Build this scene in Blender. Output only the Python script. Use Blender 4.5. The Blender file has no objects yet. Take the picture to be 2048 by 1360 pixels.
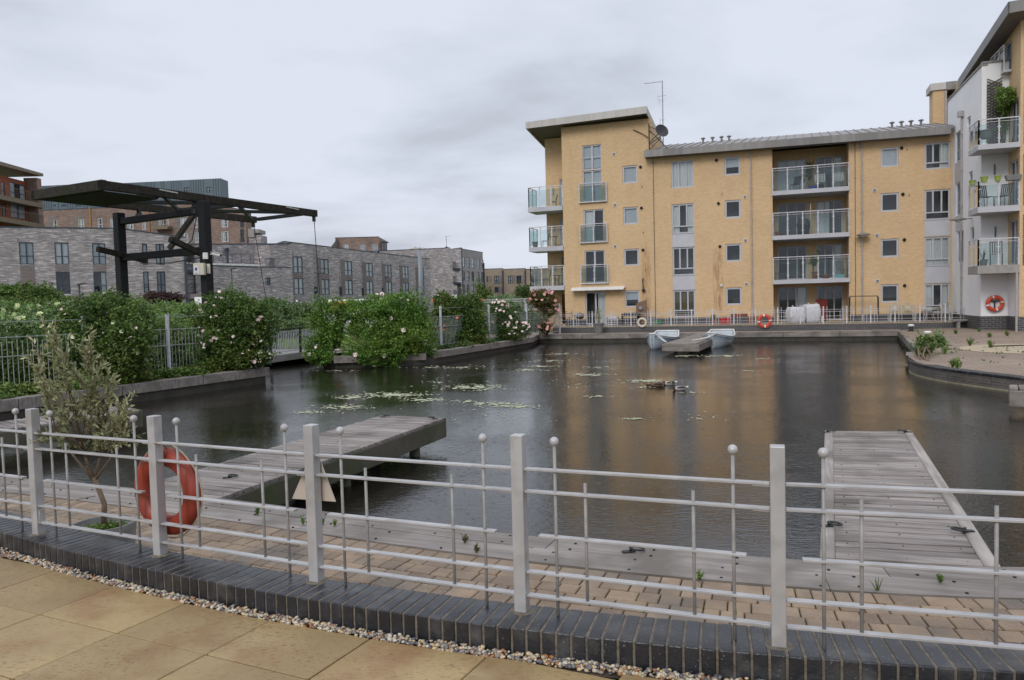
import bpy, math, random
import numpy as np
from mathutils import Vector, Matrix, noise as mnoise
random.seed(7); rng=np.random.default_rng(7)
R=math.radians
scene=bpy.context.scene; COL=scene.collection
# ------------------------------------------------ camera
F=1500.; CX,CY=1024.,680.; EYE=2.5
PIT=math.atan(74/F); ROL=math.atan(.026)
def _basis():
    f=np.array([0,math.cos(PIT),-math.sin(PIT)]); r=np.array([1.,0,0]); u=np.cross(r,f)
    c,s=math.cos(ROL),math.sin(ROL)
    return f, c*r-s*u, s*r+c*u
_f,_r,_u=_basis(); CAMP=np.array([0,0,EYE])
cd=bpy.data.cameras.new('camera'); cam=bpy.data.objects.new('camera',cd); COL.objects.link(cam)
cd.sensor_width=36; cd.sensor_fit='HORIZONTAL'; cd.lens=36*F/2048; cd.clip_start=.05; cd.clip_end=3000
M=Matrix(((_r[0],_u[0],-_f[0],0),(_r[1],_u[1],-_f[1],0),(_r[2],_u[2],-_f[2],EYE),(0,0,0,1)))
cam.matrix_world=M; scene.camera=cam
scene.view_settings.view_transform='Standard'; scene.view_settings.look='None'; scene.view_settings.exposure=0; scene.view_settings.gamma=1
scene.cycles.max_bounces=8; scene.cycles.transparent_max_bounces=16; scene.cycles.caustics_reflective=False; scene.cycles.caustics_refractive=False
# ------------------------------------------------ world: overcast sky
SUN_EL,SUN_AZ=R(36),R(205)   # azimuth of the sun, clockwise from +Y
w=bpy.data.worlds.new('World'); scene.world=w; w.use_nodes=True; nt=w.node_tree; N=nt.nodes; L=nt.links; N.clear()
out=N.new('ShaderNodeOutputWorld'); sky=N.new('ShaderNodeTexSky'); sky.sky_type='NISHITA'; sky.sun_disc=False
sky.sun_elevation=SUN_EL; sky.sun_rotation=SUN_AZ; sky.dust_density=3
bg1=N.new('ShaderNodeBackground'); bg1.inputs[1].default_value=.1; L.new(sky.outputs[0],bg1.inputs[0])
tc=N.new('ShaderNodeTexCoord'); sp=N.new('ShaderNodeSeparateXYZ'); L.new(tc.outputs['Generated'],sp.inputs[0])
# project direction on a cloud layer: (x,y)/(z+.18)
ad=N.new('ShaderNodeMath'); ad.operation='ADD'; ad.inputs[1].default_value=.16; L.new(sp.outputs[2],ad.inputs[0])
mx=N.new('ShaderNodeMath'); mx.operation='MAXIMUM'; mx.inputs[1].default_value=.05; L.new(ad.outputs[0],mx.inputs[0])
dv=N.new('ShaderNodeVectorMath'); dv.operation='DIVIDE'; cb=N.new('ShaderNodeCombineXYZ')
for i in (0,1,2): L.new(mx.outputs[0],cb.inputs[i])
L.new(tc.outputs['Generated'],dv.inputs[0]); L.new(cb.outputs[0],dv.inputs[1])
n1=N.new('ShaderNodeTexNoise'); n1.inputs['Scale'].default_value=1.1; n1.inputs['Detail'].default_value=7; n1.inputs['Roughness'].default_value=.52; n1.inputs['Distortion'].default_value=.25
L.new(dv.outputs[0],n1.inputs['Vector'])
cr=N.new('ShaderNodeValToRGB'); e=cr.color_ramp.elements
e[0].position=.33; e[0].color=(.56,.60,.68,1); e[1].position=.56; e[1].color=(.77,.815,.92,1)
e2=cr.color_ramp.elements.new(.45); e2.color=(.695,.74,.84,1)
L.new(n1.outputs[0],cr.inputs[0])
gr=N.new('ShaderNodeMapRange'); gr.interpolation_type='SMOOTHSTEP'; gr.inputs['From Min'].default_value=.38; gr.inputs['From Max'].default_value=1.0; gr.inputs['To Min'].default_value=1.; gr.inputs['To Max'].default_value=1.75
L.new(sp.outputs[2],gr.inputs[0])
bg2=N.new('ShaderNodeBackground'); L.new(cr.outputs[0],bg2.inputs[0]); L.new(gr.outputs[0],bg2.inputs[1])
ms=N.new('ShaderNodeMixShader'); ms.inputs[0].default_value=.93; L.new(bg1.outputs[0],ms.inputs[1]); L.new(bg2.outputs[0],ms.inputs[2]); L.new(ms.outputs[0],out.inputs[0])
sd=bpy.data.lights.new('sun','SUN'); sd.energy=1.35; sd.angle=R(25); sd.color=(1,.96,.9); so=bpy.data.objects.new('sun',sd); COL.objects.link(so)
sv=Vector((math.sin(SUN_AZ)*math.cos(SUN_EL),math.cos(SUN_AZ)*math.cos(SUN_EL),math.sin(SUN_EL))); so.rotation_euler=sv.to_track_quat('Z','Y').to_euler(); so.location=sv*60
# ------------------------------------------------ pixel rays -> real planes
def ray(x,y): return _f+_r*(x-CX)/F-_u*(y-CY)/F
def G(x,y,z=.55):
    d=ray(x,y); return CAMP+d*(z-EYE)/d[2]
def Dp(x,y,dist):      # point at given depth (world y)
    d=ray(x,y); return CAMP+d*dist/d[1]
class Fr:              # vertical plane frame: u along, w outward, z up
    def __init__(s,O,U):
        s.O=np.array([O[0],O[1],0.]); U=np.array([U[0],U[1],0.]); s.U=U/np.linalg.norm(U); s.N=np.array([s.U[1],-s.U[0],0])
    def p(s,u,w,z): return s.O+s.U*u+s.N*w+np.array([0,0,z])
    def px(s,x,y,w=0):
        d=ray(x,y); t=((s.O+s.N*w-CAMP)@s.N)/(d@s.N); P=CAMP+d*t; return float((P-s.O)@s.U),float(P[2])
W0=Fr((0,0),(1,0)); W0.N=np.array([0,1.,0])   # world axes frame
def fr2(x1,d1,x2,d2):
    P=Dp(x1,600,d1); Q=Dp(x2,600,d2); f=Fr(P,Q-P); f.len=float(np.linalg.norm((Q-P)[:2])); return f
# ------------------------------------------------ mesh builder
class MB:
    def __init__(s): s.v=[]; s.f=[]; s.c=[]; s.m=[]
    def face(s,pts,c=.5,m=0):
        b=len(s.v); s.v+= [tuple(map(float,p)) for p in pts]; s.f.append(tuple(range(b,b+len(pts)))); s.c.append(c); s.m.append(m)
    def hexa(s,P,c=.5,m=0):   # 8 pts: bottom 0-3 ccw, top 4-7
        b=len(s.v); s.v+=[tuple(map(float,p)) for p in P]
        for q in ((3,2,1,0),(4,5,6,7),(0,1,5,4),(1,2,6,5),(2,3,7,6),(3,0,4,7)): s.f.append(tuple(b+i for i in q)); s.c.append(c); s.m.append(m)
    def box(s,u0,u1,w0,w1,z0,z1,fr=None,c=.5,m=0):
        fr=fr or W0; u0,u1=sorted((u0,u1)); w0,w1=sorted((w0,w1)); z0,z1=sorted((z0,z1))
        P=[fr.p(u0,w0,z0),fr.p(u1,w0,z0),fr.p(u1,w1,z0),fr.p(u0,w1,z0),fr.p(u0,w0,z1),fr.p(u1,w0,z1),fr.p(u1,w1,z1),fr.p(u0,w1,z1)]
        if fr is not W0: P=[P[3],P[2],P[1],P[0],P[7],P[6],P[5],P[4]]
        s.hexa(P,c,m)
    def bar(s,a,b,w,h,c=.5,up=(0,0,1),w2=None,h2=None,m=0):
        a=Vector(a); b=Vector(b); d=(b-a).normalized(); up=Vector(up)
        if abs(d.dot(up))>.98: up=Vector((0,1,0))
        x=d.cross(up).normalized(); y=x.cross(d).normalized(); w2=w if w2 is None else w2; h2=h if h2 is None else h2
        P=[a-x*w/2-y*h/2,b-x*w2/2-y*h2/2,b+x*w2/2-y*h2/2,a+x*w/2-y*h/2,a-x*w/2+y*h/2,b-x*w2/2+y*h2/2,b+x*w2/2+y*h2/2,a+x*w/2+y*h/2]
        s.hexa([P[3],P[2],P[1],P[0],P[7],P[6],P[5],P[4]],c,m)
    def tube(s,pts,rad,n=8,c=.5,cap=True,m=0):
        pts=[Vector(p) for p in pts]; k=len(pts); rad=rad if hasattr(rad,'__len__') else [rad]*k
        rings=[]; x=None
        for i,p in enumerate(pts):
            d=(pts[min(i+1,k-1)]-pts[max(i-1,0)]).normalized()
            if x is None: x=d.orthogonal().normalized()
            x=(x-d*x.dot(d)).normalized(); y=d.cross(x); b=len(s.v)
            for j in range(n):
                a=2*math.pi*j/n; s.v.append(tuple(p+(x*math.cos(a)+y*math.sin(a))*rad[i]))
            rings.append(b)
        for i in range(k-1):
            for j in range(n):
                s.f.append((rings[i]+j,rings[i]+(j+1)%n,rings[i+1]+(j+1)%n,rings[i+1]+j)); s.c.append(c); s.m.append(m)
        if cap:
            s.f.append(tuple(rings[0]+j for j in range(n))[::-1]); s.c.append(c); s.m.append(m)
            s.f.append(tuple(rings[-1]+j for j in range(n))); s.c.append(c); s.m.append(m)
    def lathe(s,o,prof,n=16,c=.5,m=0,ax=None):   # prof: (r,z) list, closed at ends if r==0
        o=Vector(o); b=len(s.v); k=len(prof)
        Rm=Vector((0,0,1)).rotation_difference(Vector(ax)).to_matrix() if ax is not None else Matrix.Identity(3)
        for r,z in prof:
            for j in range(n):
                a=2*math.pi*j/n; s.v.append(tuple(o+Rm@Vector((r*math.cos(a),r*math.sin(a),z))))
        for i in range(k-1):
            for j in range(n):
                s.f.append((b+i*n+j,b+i*n+(j+1)%n,b+(i+1)*n+(j+1)%n,b+(i+1)*n+j)); s.c.append(c); s.m.append(m)
    def sphere(s,o,r,n=10,c=.5,sz=1.,m=0):
        k=max(4,n//2); s.lathe(o,[(r*math.sin(math.pi*i/k),-r*sz*math.cos(math.pi*i/k)) for i in range(k+1)],n,c,m)
    def torus(s,o,R_,r,ax,n=32,k=10,c=.5,a0=0,a1=2*math.pi,m=0,rr=None):
        o=Vector(o); ax=Vector(ax).normalized(); x=ax.orthogonal().normalized()
        z=Vector((0,0,1)); 
        if abs(ax.z)<.9: x=z.cross(ax).normalized()
        y=ax.cross(x); full=abs(a1-a0-2*math.pi)<1e-4; cnt=n if full else n+1; b=len(s.v); rr=rr or r
        for i in range(cnt):
            t=a0+(a1-a0)*i/n; d=x*math.cos(t)+y*math.sin(t)
            for j in range(k):
                q=2*math.pi*j/k; s.v.append(tuple(o+d*(R_+r*math.cos(q))+ax*(rr*math.sin(q))))
        for i in range(n):
            i2=(i+1)%cnt
            for j in range(k): s.f.append((b+i*k+j,b+i2*k+j,b+i2*k+(j+1)%k,b+i*k+(j+1)%k)); s.c.append(c); s.m.append(m)
    def prism(s,poly,z0,z1,c=.5,m=0,z1f=None):   # poly xy ccw
        b=len(s.v); n=len(poly)
        for p in poly: s.v.append((float(p[0]),float(p[1]),z0))
        for p in poly: s.v.append((float(p[0]),float(p[1]),z1 if z1f is None else z1f(p)))
        s.f.append(tuple(b+n+i for i in range(n))); s.c.append(c); s.m.append(m)
        s.f.append(tuple(b+i for i in range(n))[::-1]); s.c.append(c); s.m.append(m)
        for i in range(n): s.f.append((b+i,b+(i+1)%n,b+n+(i+1)%n,b+n+i)); s.c.append(c); s.m.append(m)
    def wall(s,fr,u0,u1,z0,z1,holes,w=0,c=.5,topf=None,back=None):
        us=sorted({u0,u1,*[h[0] for h in holes],*[h[1] for h in holes]}); us=[u for u in us if u0<=u<=u1]
        zs=sorted({z0,z1,*[h[2] for h in holes],*[h[3] for h in holes]}); zs=[z for z in zs if z0<=z<=z1]
        for i in range(len(us)-1):
            for j in range(len(zs)-1):
                a,b_,p,q=us[i],us[i+1],zs[j],zs[j+1]; cu,cz=(a+b_)/2,(p+q)/2
                if any(h[0]<cu<h[1] and h[2]<cz<h[3] for h in holes): continue
                qa=qb=q
                if topf and j==len(zs)-2: qa,qb=topf(a),topf(b_)
                s.face([fr.p(a,w,p),fr.p(b_,w,p),fr.p(b_,w,qb),fr.p(a,w,qa)],c)
        if back:
            for h in holes:
                a,b_,p,q=h[:4]; k=w-back
                s.face([fr.p(a,w,p),fr.p(a,w,q),fr.p(a,k,q),fr.p(a,k,p)],c); s.face([fr.p(b_,w,q),fr.p(b_,w,p),fr.p(b_,k,p),fr.p(b_,k,q)],c)
                s.face([fr.p(a,w,q),fr.p(b_,w,q),fr.p(b_,k,q),fr.p(a,k,q)],c); s.face([fr.p(b_,w,p),fr.p(a,w,p),fr.p(a,k,p),fr.p(b_,k,p)],c)
    def build(s,name,mats,parent=None,bevel=0,smooth=False,uv=True,seg=1):
        if not isinstance(mats,(list,tuple)): mats=[mats]
        off=np.array(OFF.get(parent.name,(0,0,0))) if parent else np.zeros(3)
        return mkobj(name,np.array(s.v).reshape(-1,3)-off,s.f,mats,s.c,s.m,parent,off,bevel,smooth,uv,seg)
OFF={}
def mkobj(name,V,Fs,mats,c=None,mi=None,parent=None,off=None,bevel=0,smooth=False,uv=True,seg=1):
    me=bpy.data.meshes.new(name); me.from_pydata(V.tolist() if hasattr(V,'tolist') else V,[],Fs)
    for m in mats: me.materials.append(m)
    nl=len(me.loops); npg=len(me.polygons)
    lt=np.zeros(npg,dtype=np.int32); me.polygons.foreach_get('loop_total',lt)
    if c is not None and len(c)==npg:
        ca=me.color_attributes.new('rnd','FLOAT_COLOR','CORNER'); cc=np.repeat(np.array(c,dtype=np.float32),lt)
        ca.data.foreach_set('color',np.stack([cc,cc,cc,np.ones_like(cc)],1).ravel())
    if mi is not None and len(mats)>1: me.polygons.foreach_set('material_index',np.array(mi,dtype=np.int32))
    if uv:
        nn=np.zeros(npg*3); me.polygons.foreach_get('normal',nn); nn=nn.reshape(-1,3); nr=np.repeat(nn,lt,0)
        vi=np.zeros(nl,dtype=np.int32); me.loops.foreach_get('vertex_index',vi); P=np.array(V)[vi]
        if off is not None: P=P+off
        hor=np.abs(nr[:,2])>.75; t=np.stack([-nr[:,1],nr[:,0]],1); ln=np.linalg.norm(t,axis=1); ln[ln<1e-6]=1; t/=ln[:,None]
        U=np.where(hor,P[:,0],P[:,0]*t[:,0]+P[:,1]*t[:,1]); Vv=np.where(hor,P[:,1],P[:,2])
        ul=me.uv_layers.new(name='UVMap'); ul.data.foreach_set('uv',np.stack([U,Vv],1).ravel())
    if smooth: me.polygons.foreach_set('use_smooth',np.ones(npg,dtype=bool))
    me.update(); o=bpy.data.objects.new(name,me); COL.objects.link(o)
    if parent: o.parent=parent; OFF[o.name]=tuple(off)
    if bevel:
        b=o.modifiers.new('bevel','BEVEL'); b.width=bevel; b.segments=seg; b.limit_method='ANGLE'; b.angle_limit=R(40)
    return o
def thing(name,label,cat,loc=(0,0,0),group=None):
    o=bpy.data.objects.new(name,None); o.empty_display_size=.2; COL.objects.link(o); loc=tuple(float(x) for x in loc); o.location=loc; OFF[o.name]=loc
    return tag(o,label,cat,group)
def tag(o,label,cat,group=None,kind=None):
    o['label']=label; o['category']=cat
    if group: o['group']=group
    if kind: o['kind']=kind
    return o
def struct(o): o['kind']='structure'; return o
def stuff(o,label=None,cat=None):
    o['kind']='stuff'
    if label: o['label']=label
    if cat: o['category']=cat
    return o
def copytree(src,loc,rz,label=None):
    r=src.copy(); COL.objects.link(r); r.location=loc; r.rotation_euler=(0,0,rz)
    if label: r['label']=label
    for ch in list(src.children):
        c=ch.copy(); COL.objects.link(c); c.parent=r
        for g in list(ch.children):
            d=g.copy(); COL.objects.link(d); d.parent=c
    return r
# ------------------------------------------------ materials
def lin(r,g,b): 
    f=lambda x:(x/255/12.92) if x/255<=.04045 else ((x/255+.055)/1.055)**2.4
    return (f(r),f(g),f(b),1)
def new(name):
    m=bpy.data.materials.new(name); m.use_nodes=True; nt=m.node_tree; bs=nt.nodes['Principled BSDF']; return m,nt,bs
def mat(name,c1,c2=None,sc=3,rough=.7,bump=0,bsc=None,rnd=0,metal=0,coord='Object',stretch=(1,1,1),det=5,spec=.5,c3=None,sc3=.4,ramp=(.35,.65),trans=0,emit=None,coat=0,rot=0):
    m,nt,bs=new(name); N,L=nt.nodes,nt.links
    bs.inputs['Roughness'].default_value=rough; bs.inputs['Metallic'].default_value=metal; bs.inputs['Specular IOR Level'].default_value=spec; bs.inputs['Coat Weight'].default_value=coat
    c1=tuple(c1)[:3]+(1,)
    tc=N.new('ShaderNodeTexCoord'); mp=N.new('ShaderNodeMapping'); mp.inputs['Scale'].default_value=stretch
    if rot:
        mr_=N.new('ShaderNodeMapping'); mr_.inputs['Rotation'].default_value=(0,0,rot); L.new(tc.outputs[coord],mr_.inputs[0]); L.new(mr_.outputs[0],mp.inputs[0])
    else: L.new(tc.outputs[coord],mp.inputs[0])
    col=None
    if c2 is not None:
        c2=tuple(c2)[:3]+(1,)
        no=N.new('ShaderNodeTexNoise'); no.inputs['Scale'].default_value=sc; no.inputs['Detail'].default_value=det; L.new(mp.outputs[0],no.inputs['Vector'])
        r=N.new('ShaderNodeValToRGB'); r.color_ramp.elements[0].position=ramp[0]; r.color_ramp.elements[1].position=ramp[1]; r.color_ramp.elements[0].color=c1; r.color_ramp.elements[1].color=c2
        L.new(no.outputs[0],r.inputs[0]); col=r.outputs[0]
        if c3 is not None:
            n3=N.new('ShaderNodeTexNoise'); n3.inputs['Scale'].default_value=sc3; n3.inputs['Detail'].default_value=6; L.new(tc.outputs[coord],n3.inputs['Vector'])
            r3=N.new('ShaderNodeMapRange'); r3.inputs[1].default_value=.5; r3.inputs[2].default_value=.68; L.new(n3.outputs[0],r3.inputs[0])
            mx=N.new('ShaderNodeMix'); mx.data_type='RGBA'; L.new(r3.outputs[0],mx.inputs[0]); L.new(col,mx.inputs[6]); mx.inputs[7].default_value=tuple(c3)[:3]+(1,); col=mx.outputs[2]
    if rnd:
        at=N.new('ShaderNodeAttribute'); at.attribute_name='rnd'
        mr=N.new('ShaderNodeMapRange'); mr.inputs[3].default_value=1-rnd; mr.inputs[4].default_value=1+rnd; L.new(at.outputs['Fac'],mr.inputs[0])
        vm=N.new('ShaderNodeVectorMath'); vm.operation='MULTIPLY'
        if col is None: vm.inputs[0].default_value=c1[:3]
        else: L.new(col,vm.inputs[0])
        L.new(mr.outputs[0],vm.inputs[1]); col=vm.outputs[0]
    if col is None: bs.inputs['Base Color'].default_value=c1
    else: L.new(col,bs.inputs['Base Color'])
    if bump:
        nb=N.new('ShaderNodeTexNoise'); nb.inputs['Scale'].default_value=bsc or sc*4; nb.inputs['Detail'].default_value=5; L.new(mp.outputs[0],nb.inputs['Vector'])
        bp=N.new('ShaderNodeBump'); bp.inputs['Strength'].default_value=bump; bp.inputs['Distance'].default_value=.01; L.new(nb.outputs[0],bp.inputs['Height']); L.new(bp.outputs[0],bs.inputs['Normal'])
    if trans:
        out=N['Material Output']; tr=N.new('ShaderNodeBsdfTranslucent'); ms=N.new('ShaderNodeMixShader'); ms.inputs[0].default_value=trans
        if col is None: tr.inputs[0].default_value=c1
        else: L.new(col,tr.inputs[0])
        L.new(bs.outputs[0],ms.inputs[1]); L.new(tr.outputs[0],ms.inputs[2]); L.new(ms.outputs[0],out.inputs[0])
    if emit: bs.inputs['Emission Color'].default_value=tuple(emit[:3])+(1,); bs.inputs['Emission Strength'].default_value=emit[3]
    return m
def brick(name,ca,cb,mort,bw=.225,bh=.075,ms=.01,rough=.85,var=.25,stain=None,bias=0.,streak=0,mix3=None):
    m,nt,bs=new(name); N,L=nt.nodes,nt.links; bs.inputs['Roughness'].default_value=rough
    uv=N.new('ShaderNodeUVMap'); b=N.new('ShaderNodeTexBrick'); L.new(uv.outputs[0],b.inputs['Vector'])
    b.inputs['Scale'].default_value=1; b.inputs['Brick Width'].default_value=bw; b.inputs['Row Height'].default_value=bh; b.inputs['Mortar Size'].default_value=ms; b.inputs['Bias'].default_value=bias
    b.inputs['Color1'].default_value=ca; b.inputs['Color2'].default_value=cb; b.inputs['Mortar'].default_value=mort; b.inputs['Mortar Smooth'].default_value=.2
    col=b.outputs[0]
    if mix3:   # light smeared bricks in patches
        mp=N.new('ShaderNodeMapping'); mp.inputs['Scale'].default_value=(1.1,6.5,1); L.new(uv.outputs[0],mp.inputs[0])
        n=N.new('ShaderNodeTexNoise'); n.inputs['Scale'].default_value=1.; n.inputs['Detail'].default_value=8; n.inputs['Roughness'].default_value=.65; n.inputs['Distortion'].default_value=.6; L.new(mp.outputs[0],n.inputs['Vector'])
        mr=N.new('ShaderNodeMapRange'); mr.inputs[1].default_value=.5; mr.inputs[2].default_value=.66; mr.inputs[4].default_value=.8; L.new(n.outputs[0],mr.inputs[0])
        mx=N.new('ShaderNodeMix'); mx.data_type='RGBA'; L.new(mr.outputs[0],mx.inputs[0]); L.new(col,mx.inputs[6]); mx.inputs[7].default_value=mix3; col=mx.outputs[2]
    n2=N.new('ShaderNodeTexNoise'); n2.inputs['Scale'].default_value=.45; n2.inputs['Detail'].default_value=6; L.new(uv.outputs[0],n2.inputs['Vector'])
    m2=N.new('ShaderNodeMapRange'); m2.inputs[1].default_value=.3; m2.inputs[2].default_value=.7; m2.inputs[3].default_value=1-var/2; m2.inputs[4].default_value=1+var/2; L.new(n2.outputs[0],m2.inputs[0])
    n5=N.new('ShaderNodeTexNoise'); n5.inputs['Scale'].default_value=7; n5.inputs['Detail'].default_value=4; L.new(uv.outputs[0],n5.inputs['Vector'])
    m5=N.new('ShaderNodeMapRange'); m5.inputs[1].default_value=.3; m5.inputs[2].default_value=.7; m5.inputs[3].default_value=1-var/3; m5.inputs[4].default_value=1+var/3; L.new(n5.outputs[0],m5.inputs[0])
    mm=N.new('ShaderNodeMath'); mm.operation='MULTIPLY'; L.new(m2.outputs[0],mm.inputs[0]); L.new(m5.outputs[0],mm.inputs[1])
    vm=N.new('ShaderNodeVectorMath'); vm.operation='MULTIPLY'; L.new(col,vm.inputs[0]); L.new(mm.outputs[0],vm.inputs[1]); col=vm.outputs[0]
    if stain:
        mp=N.new('ShaderNodeMapping'); mp.inputs['Scale'].default_value=(.9,.12,1); L.new(uv.outputs[0],mp.inputs[0])
        n3=N.new('ShaderNodeTexNoise'); n3.inputs['Scale'].default_value=1.3; n3.inputs['Detail'].default_value=7; L.new(mp.outputs[0],n3.inputs['Vector'])
        r3=N.new('ShaderNodeMapRange'); r3.inputs[1].default_value=.58; r3.inputs[2].default_value=.85; r3.inputs[4].default_value=.4; L.new(n3.outputs[0],r3.inputs[0])
        mx=N.new('ShaderNodeMix'); mx.data_type='RGBA'; L.new(r3.outputs[0],mx.inputs[0]); L.new(col,mx.inputs[6]); mx.inputs[7].default_value=stain; col=mx.outputs[2]
    L.new(col,bs.inputs['Base Color'])
    bp=N.new('ShaderNodeBump'); bp.inputs['Strength'].default_value=.5; bp.inputs['Distance'].default_value=.006; bp.invert=True; L.new(b.outputs['Fac'],bp.inputs['Height']); L.new(bp.outputs[0],bs.inputs['Normal'])
    return m
def glass(name,tint,alpha,rough=.02,sheen=.6):   # window / balustrade glass
    m,nt,bs=new(name); N,L=nt.nodes,nt.links; out=N['Material Output']; N.remove(bs)
    tr=N.new('ShaderNodeBsdfTransparent'); tr.inputs[0].default_value=tint
    gl=N.new('ShaderNodeBsdfGlossy'); gl.inputs['Roughness'].default_value=rough; gl.inputs[0].default_value=(.9,.95,1,1)
    df=N.new('ShaderNodeBsdfDiffuse'); df.inputs[0].default_value=(.35,.42,.45,1)
    fr=N.new('ShaderNodeFresnel'); fr.inputs[0].default_value=1.5
    mu=N.new('ShaderNodeMath'); mu.operation='MULTIPLY_ADD'; mu.inputs[1].default_value=sheen; mu.inputs[2].default_value=alpha; mu.use_clamp=True; L.new(fr.outputs[0],mu.inputs[0])
    m1=N.new('ShaderNodeMixShader'); L.new(mu.outputs[0],m1.inputs[0]); L.new(tr.outputs[0],m1.inputs[1]); L.new(gl.outputs[0],m1.inputs[2])
    m2=N.new('ShaderNodeMixShader'); m2.inputs[0].default_value=.015; L.new(m1.outputs[0],m2.inputs[1]); L.new(df.outputs[0],m2.inputs[2]); L.new(m2.outputs[0],out.inputs[0])
    return m
Y=brick('yellow_brick',(.66,.455,.255,1),(.58,.39,.205,1),(.56,.42,.27,1),var=.11,stain=(.46,.26,.11,1))
BLUE=brick('blue_brick',(.035,.038,.045,1),(.055,.055,.06,1),(.16,.15,.145,1),var=.4,rough=.5)
GREY=brick('grey_brick',(.27,.245,.247,1),(.18,.16,.162,1),(.33,.305,.305,1),bw=.45,bh=.12,ms=.012,var=.3,mix3=(.66,.63,.635,1))
GREYD=brick('grey_brick_plain',(.20,.17,.16,1),(.155,.13,.125,1),(.23,.2,.19,1),bw=.45,bh=.12,var=.3)
BROWN=brick('brown_brick',(.235,.15,.115,1),(.16,.11,.09,1),(.24,.2,.17,1),bw=.45,bh=.15,var=.4,mix3=(.36,.27,.23,1))
BEIGE=brick('beige_brick',(.30,.235,.18,1),(.25,.195,.15,1),(.25,.2,.16,1),bw=.45,bh=.15,var=.2)
QUAY=brick('quay_brick',(.075,.068,.062,1),(.1,.09,.08,1),(.15,.13,.11,1),var=.5,rough=.6)
RENDER=mat('white_render',(.84,.84,.85),(.78,.78,.79),sc=.6,rough=.85,bump=.15,bsc=40,c3=(.72,.71,.70),sc3=.25)
ZINC=mat('zinc_fascia',(.19,.18,.175),(.23,.22,.21),sc=1.2,rough=.55,stretch=(3,3,.4),rnd=.15)
ZINCL=mat('pale_fascia',(.43,.405,.38),(.5,.48,.455),sc=1.2,rough=.6,stretch=(3,3,.4))
SEAM=mat('seam_roof',(.19,.175,.165),(.225,.21,.20),sc=.8,rough=.5,rnd=.1)
SOFF=mat('dark_soffit',(.13,.12,.115),(.15,.14,.135),sc=2,rough=.7)
FRM=mat('window_frame_metal',(.42,.43,.47),(.47,.48,.52),sc=2,rough=.45)
FRMD=mat('dark_window_frame',(.035,.05,.07),rough=.4)
PANEL=mat('grey_panel',(.44,.44,.47),(.49,.49,.52),sc=1.5,rough=.5)
WMET=mat('pale_painted_metal',(.60,.60,.64),(.52,.52,.56),sc=6,rough=.42,c3=(.42,.41,.41),sc3=5)
PANE=glass('window_glass',(.94,.97,.99,1),.03,.015,.8)
BALG=glass('balustrade_glass',(.66,.78,.78,1),.02,.02,.8)
ROOM=mat('room_interior',(.10,.095,.09),(.05,.05,.05),sc=.9,rough=.9,ramp=(.4,.6))
CURT=mat('curtain',(.78,.8,.78),(.66,.68,.66),sc=9,rough=.9,stretch=(1,1,.05))
BLIND=mat('roller_blind',(.55,.6,.63),(.5,.55,.58),sc=2,rough=.9)
BLINDW=mat('white_blind',(.88,.9,.92),rough=.9)
BRCUR=mat('brown_curtain',(.16,.12,.05),(.1,.07,.03),sc=12,rough=.9,stretch=(1,1,.05))
CONC=mat('concrete',(.33,.31,.29),(.26,.25,.23),sc=4,rough=.85,bump=.3)
BLK=mat('black_painted_timber',(.008,.009,.011),(.016,.016,.017),sc=3,rough=.65,bump=.3,stretch=(1,1,8),spec=.25)
BLKM=mat('black_metal',(.02,.02,.022),rough=.45)
BEAMT=mat('weathered_dark_timber',(.020,.018,.015),(.045,.038,.030),sc=6,rough=.85,spec=.25,bump=.5,rnd=.2,c3=(.025,.03,.013),sc3=1.2)
STEEL=mat('dull_steel',(.30,.30,.31),(.2,.2,.21),sc=8,rough=.4,metal=.6)
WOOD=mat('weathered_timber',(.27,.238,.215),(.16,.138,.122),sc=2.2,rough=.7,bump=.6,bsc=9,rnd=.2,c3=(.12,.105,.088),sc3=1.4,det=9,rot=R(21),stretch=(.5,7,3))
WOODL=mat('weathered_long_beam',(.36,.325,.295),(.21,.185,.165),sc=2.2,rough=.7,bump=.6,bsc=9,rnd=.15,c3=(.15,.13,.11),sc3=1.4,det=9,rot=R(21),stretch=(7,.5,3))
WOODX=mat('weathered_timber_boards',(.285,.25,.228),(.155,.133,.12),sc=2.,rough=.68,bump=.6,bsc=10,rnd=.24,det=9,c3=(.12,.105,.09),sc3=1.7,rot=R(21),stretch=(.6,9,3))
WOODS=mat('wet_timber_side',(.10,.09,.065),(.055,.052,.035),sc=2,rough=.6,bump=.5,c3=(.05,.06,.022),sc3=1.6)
ORNG=mat('orange_plastic',(.31,.042,.018),(.24,.032,.014),sc=3,rough=.5,bump=.1,c3=(.3,.05,.03),sc3=5,coat=.0)
ORRD=mat('red_orange_plastic',(.62,.07,.03),(.52,.05,.025),sc=3,rough=.45)
WHT=mat('white_plastic',(.72,.71,.69),(.6,.59,.57),sc=5,rough=.5)
CREAM=mat('cream_plastic',(.62,.57,.46),(.55,.5,.4),sc=5,rough=.6)
ROPE=mat('rope',(.45,.38,.28),(.32,.27,.2),sc=60,rough=.9)
SOIL=mat('soil',(.045,.032,.022),(.08,.055,.035),sc=6,rough=.95,bump=.8)
TERRA=mat('terracotta',(.36,.12,.06),(.3,.1,.05),sc=5,rough=.8)
GPOT=mat('grey_pot',(.16,.155,.15),(.2,.19,.18),sc=5,rough=.7)
def leafm(name,c1,c2,c3=None,sc=1.2): return mat(name,c1,c2,sc=sc,rough=.5,rnd=.45,trans=.3,c3=c3,sc3=.7,spec=.35,det=3)
LF1=leafm('leaf_mid',(.095,.165,.028),(.13,.205,.038),(.16,.2,.04)); LF2=leafm('leaf_deep',(.05,.098,.022),(.085,.145,.03),(.11,.14,.03)); LF3=leafm('leaf_bright',(.14,.25,.045),(.19,.29,.06))
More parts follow.
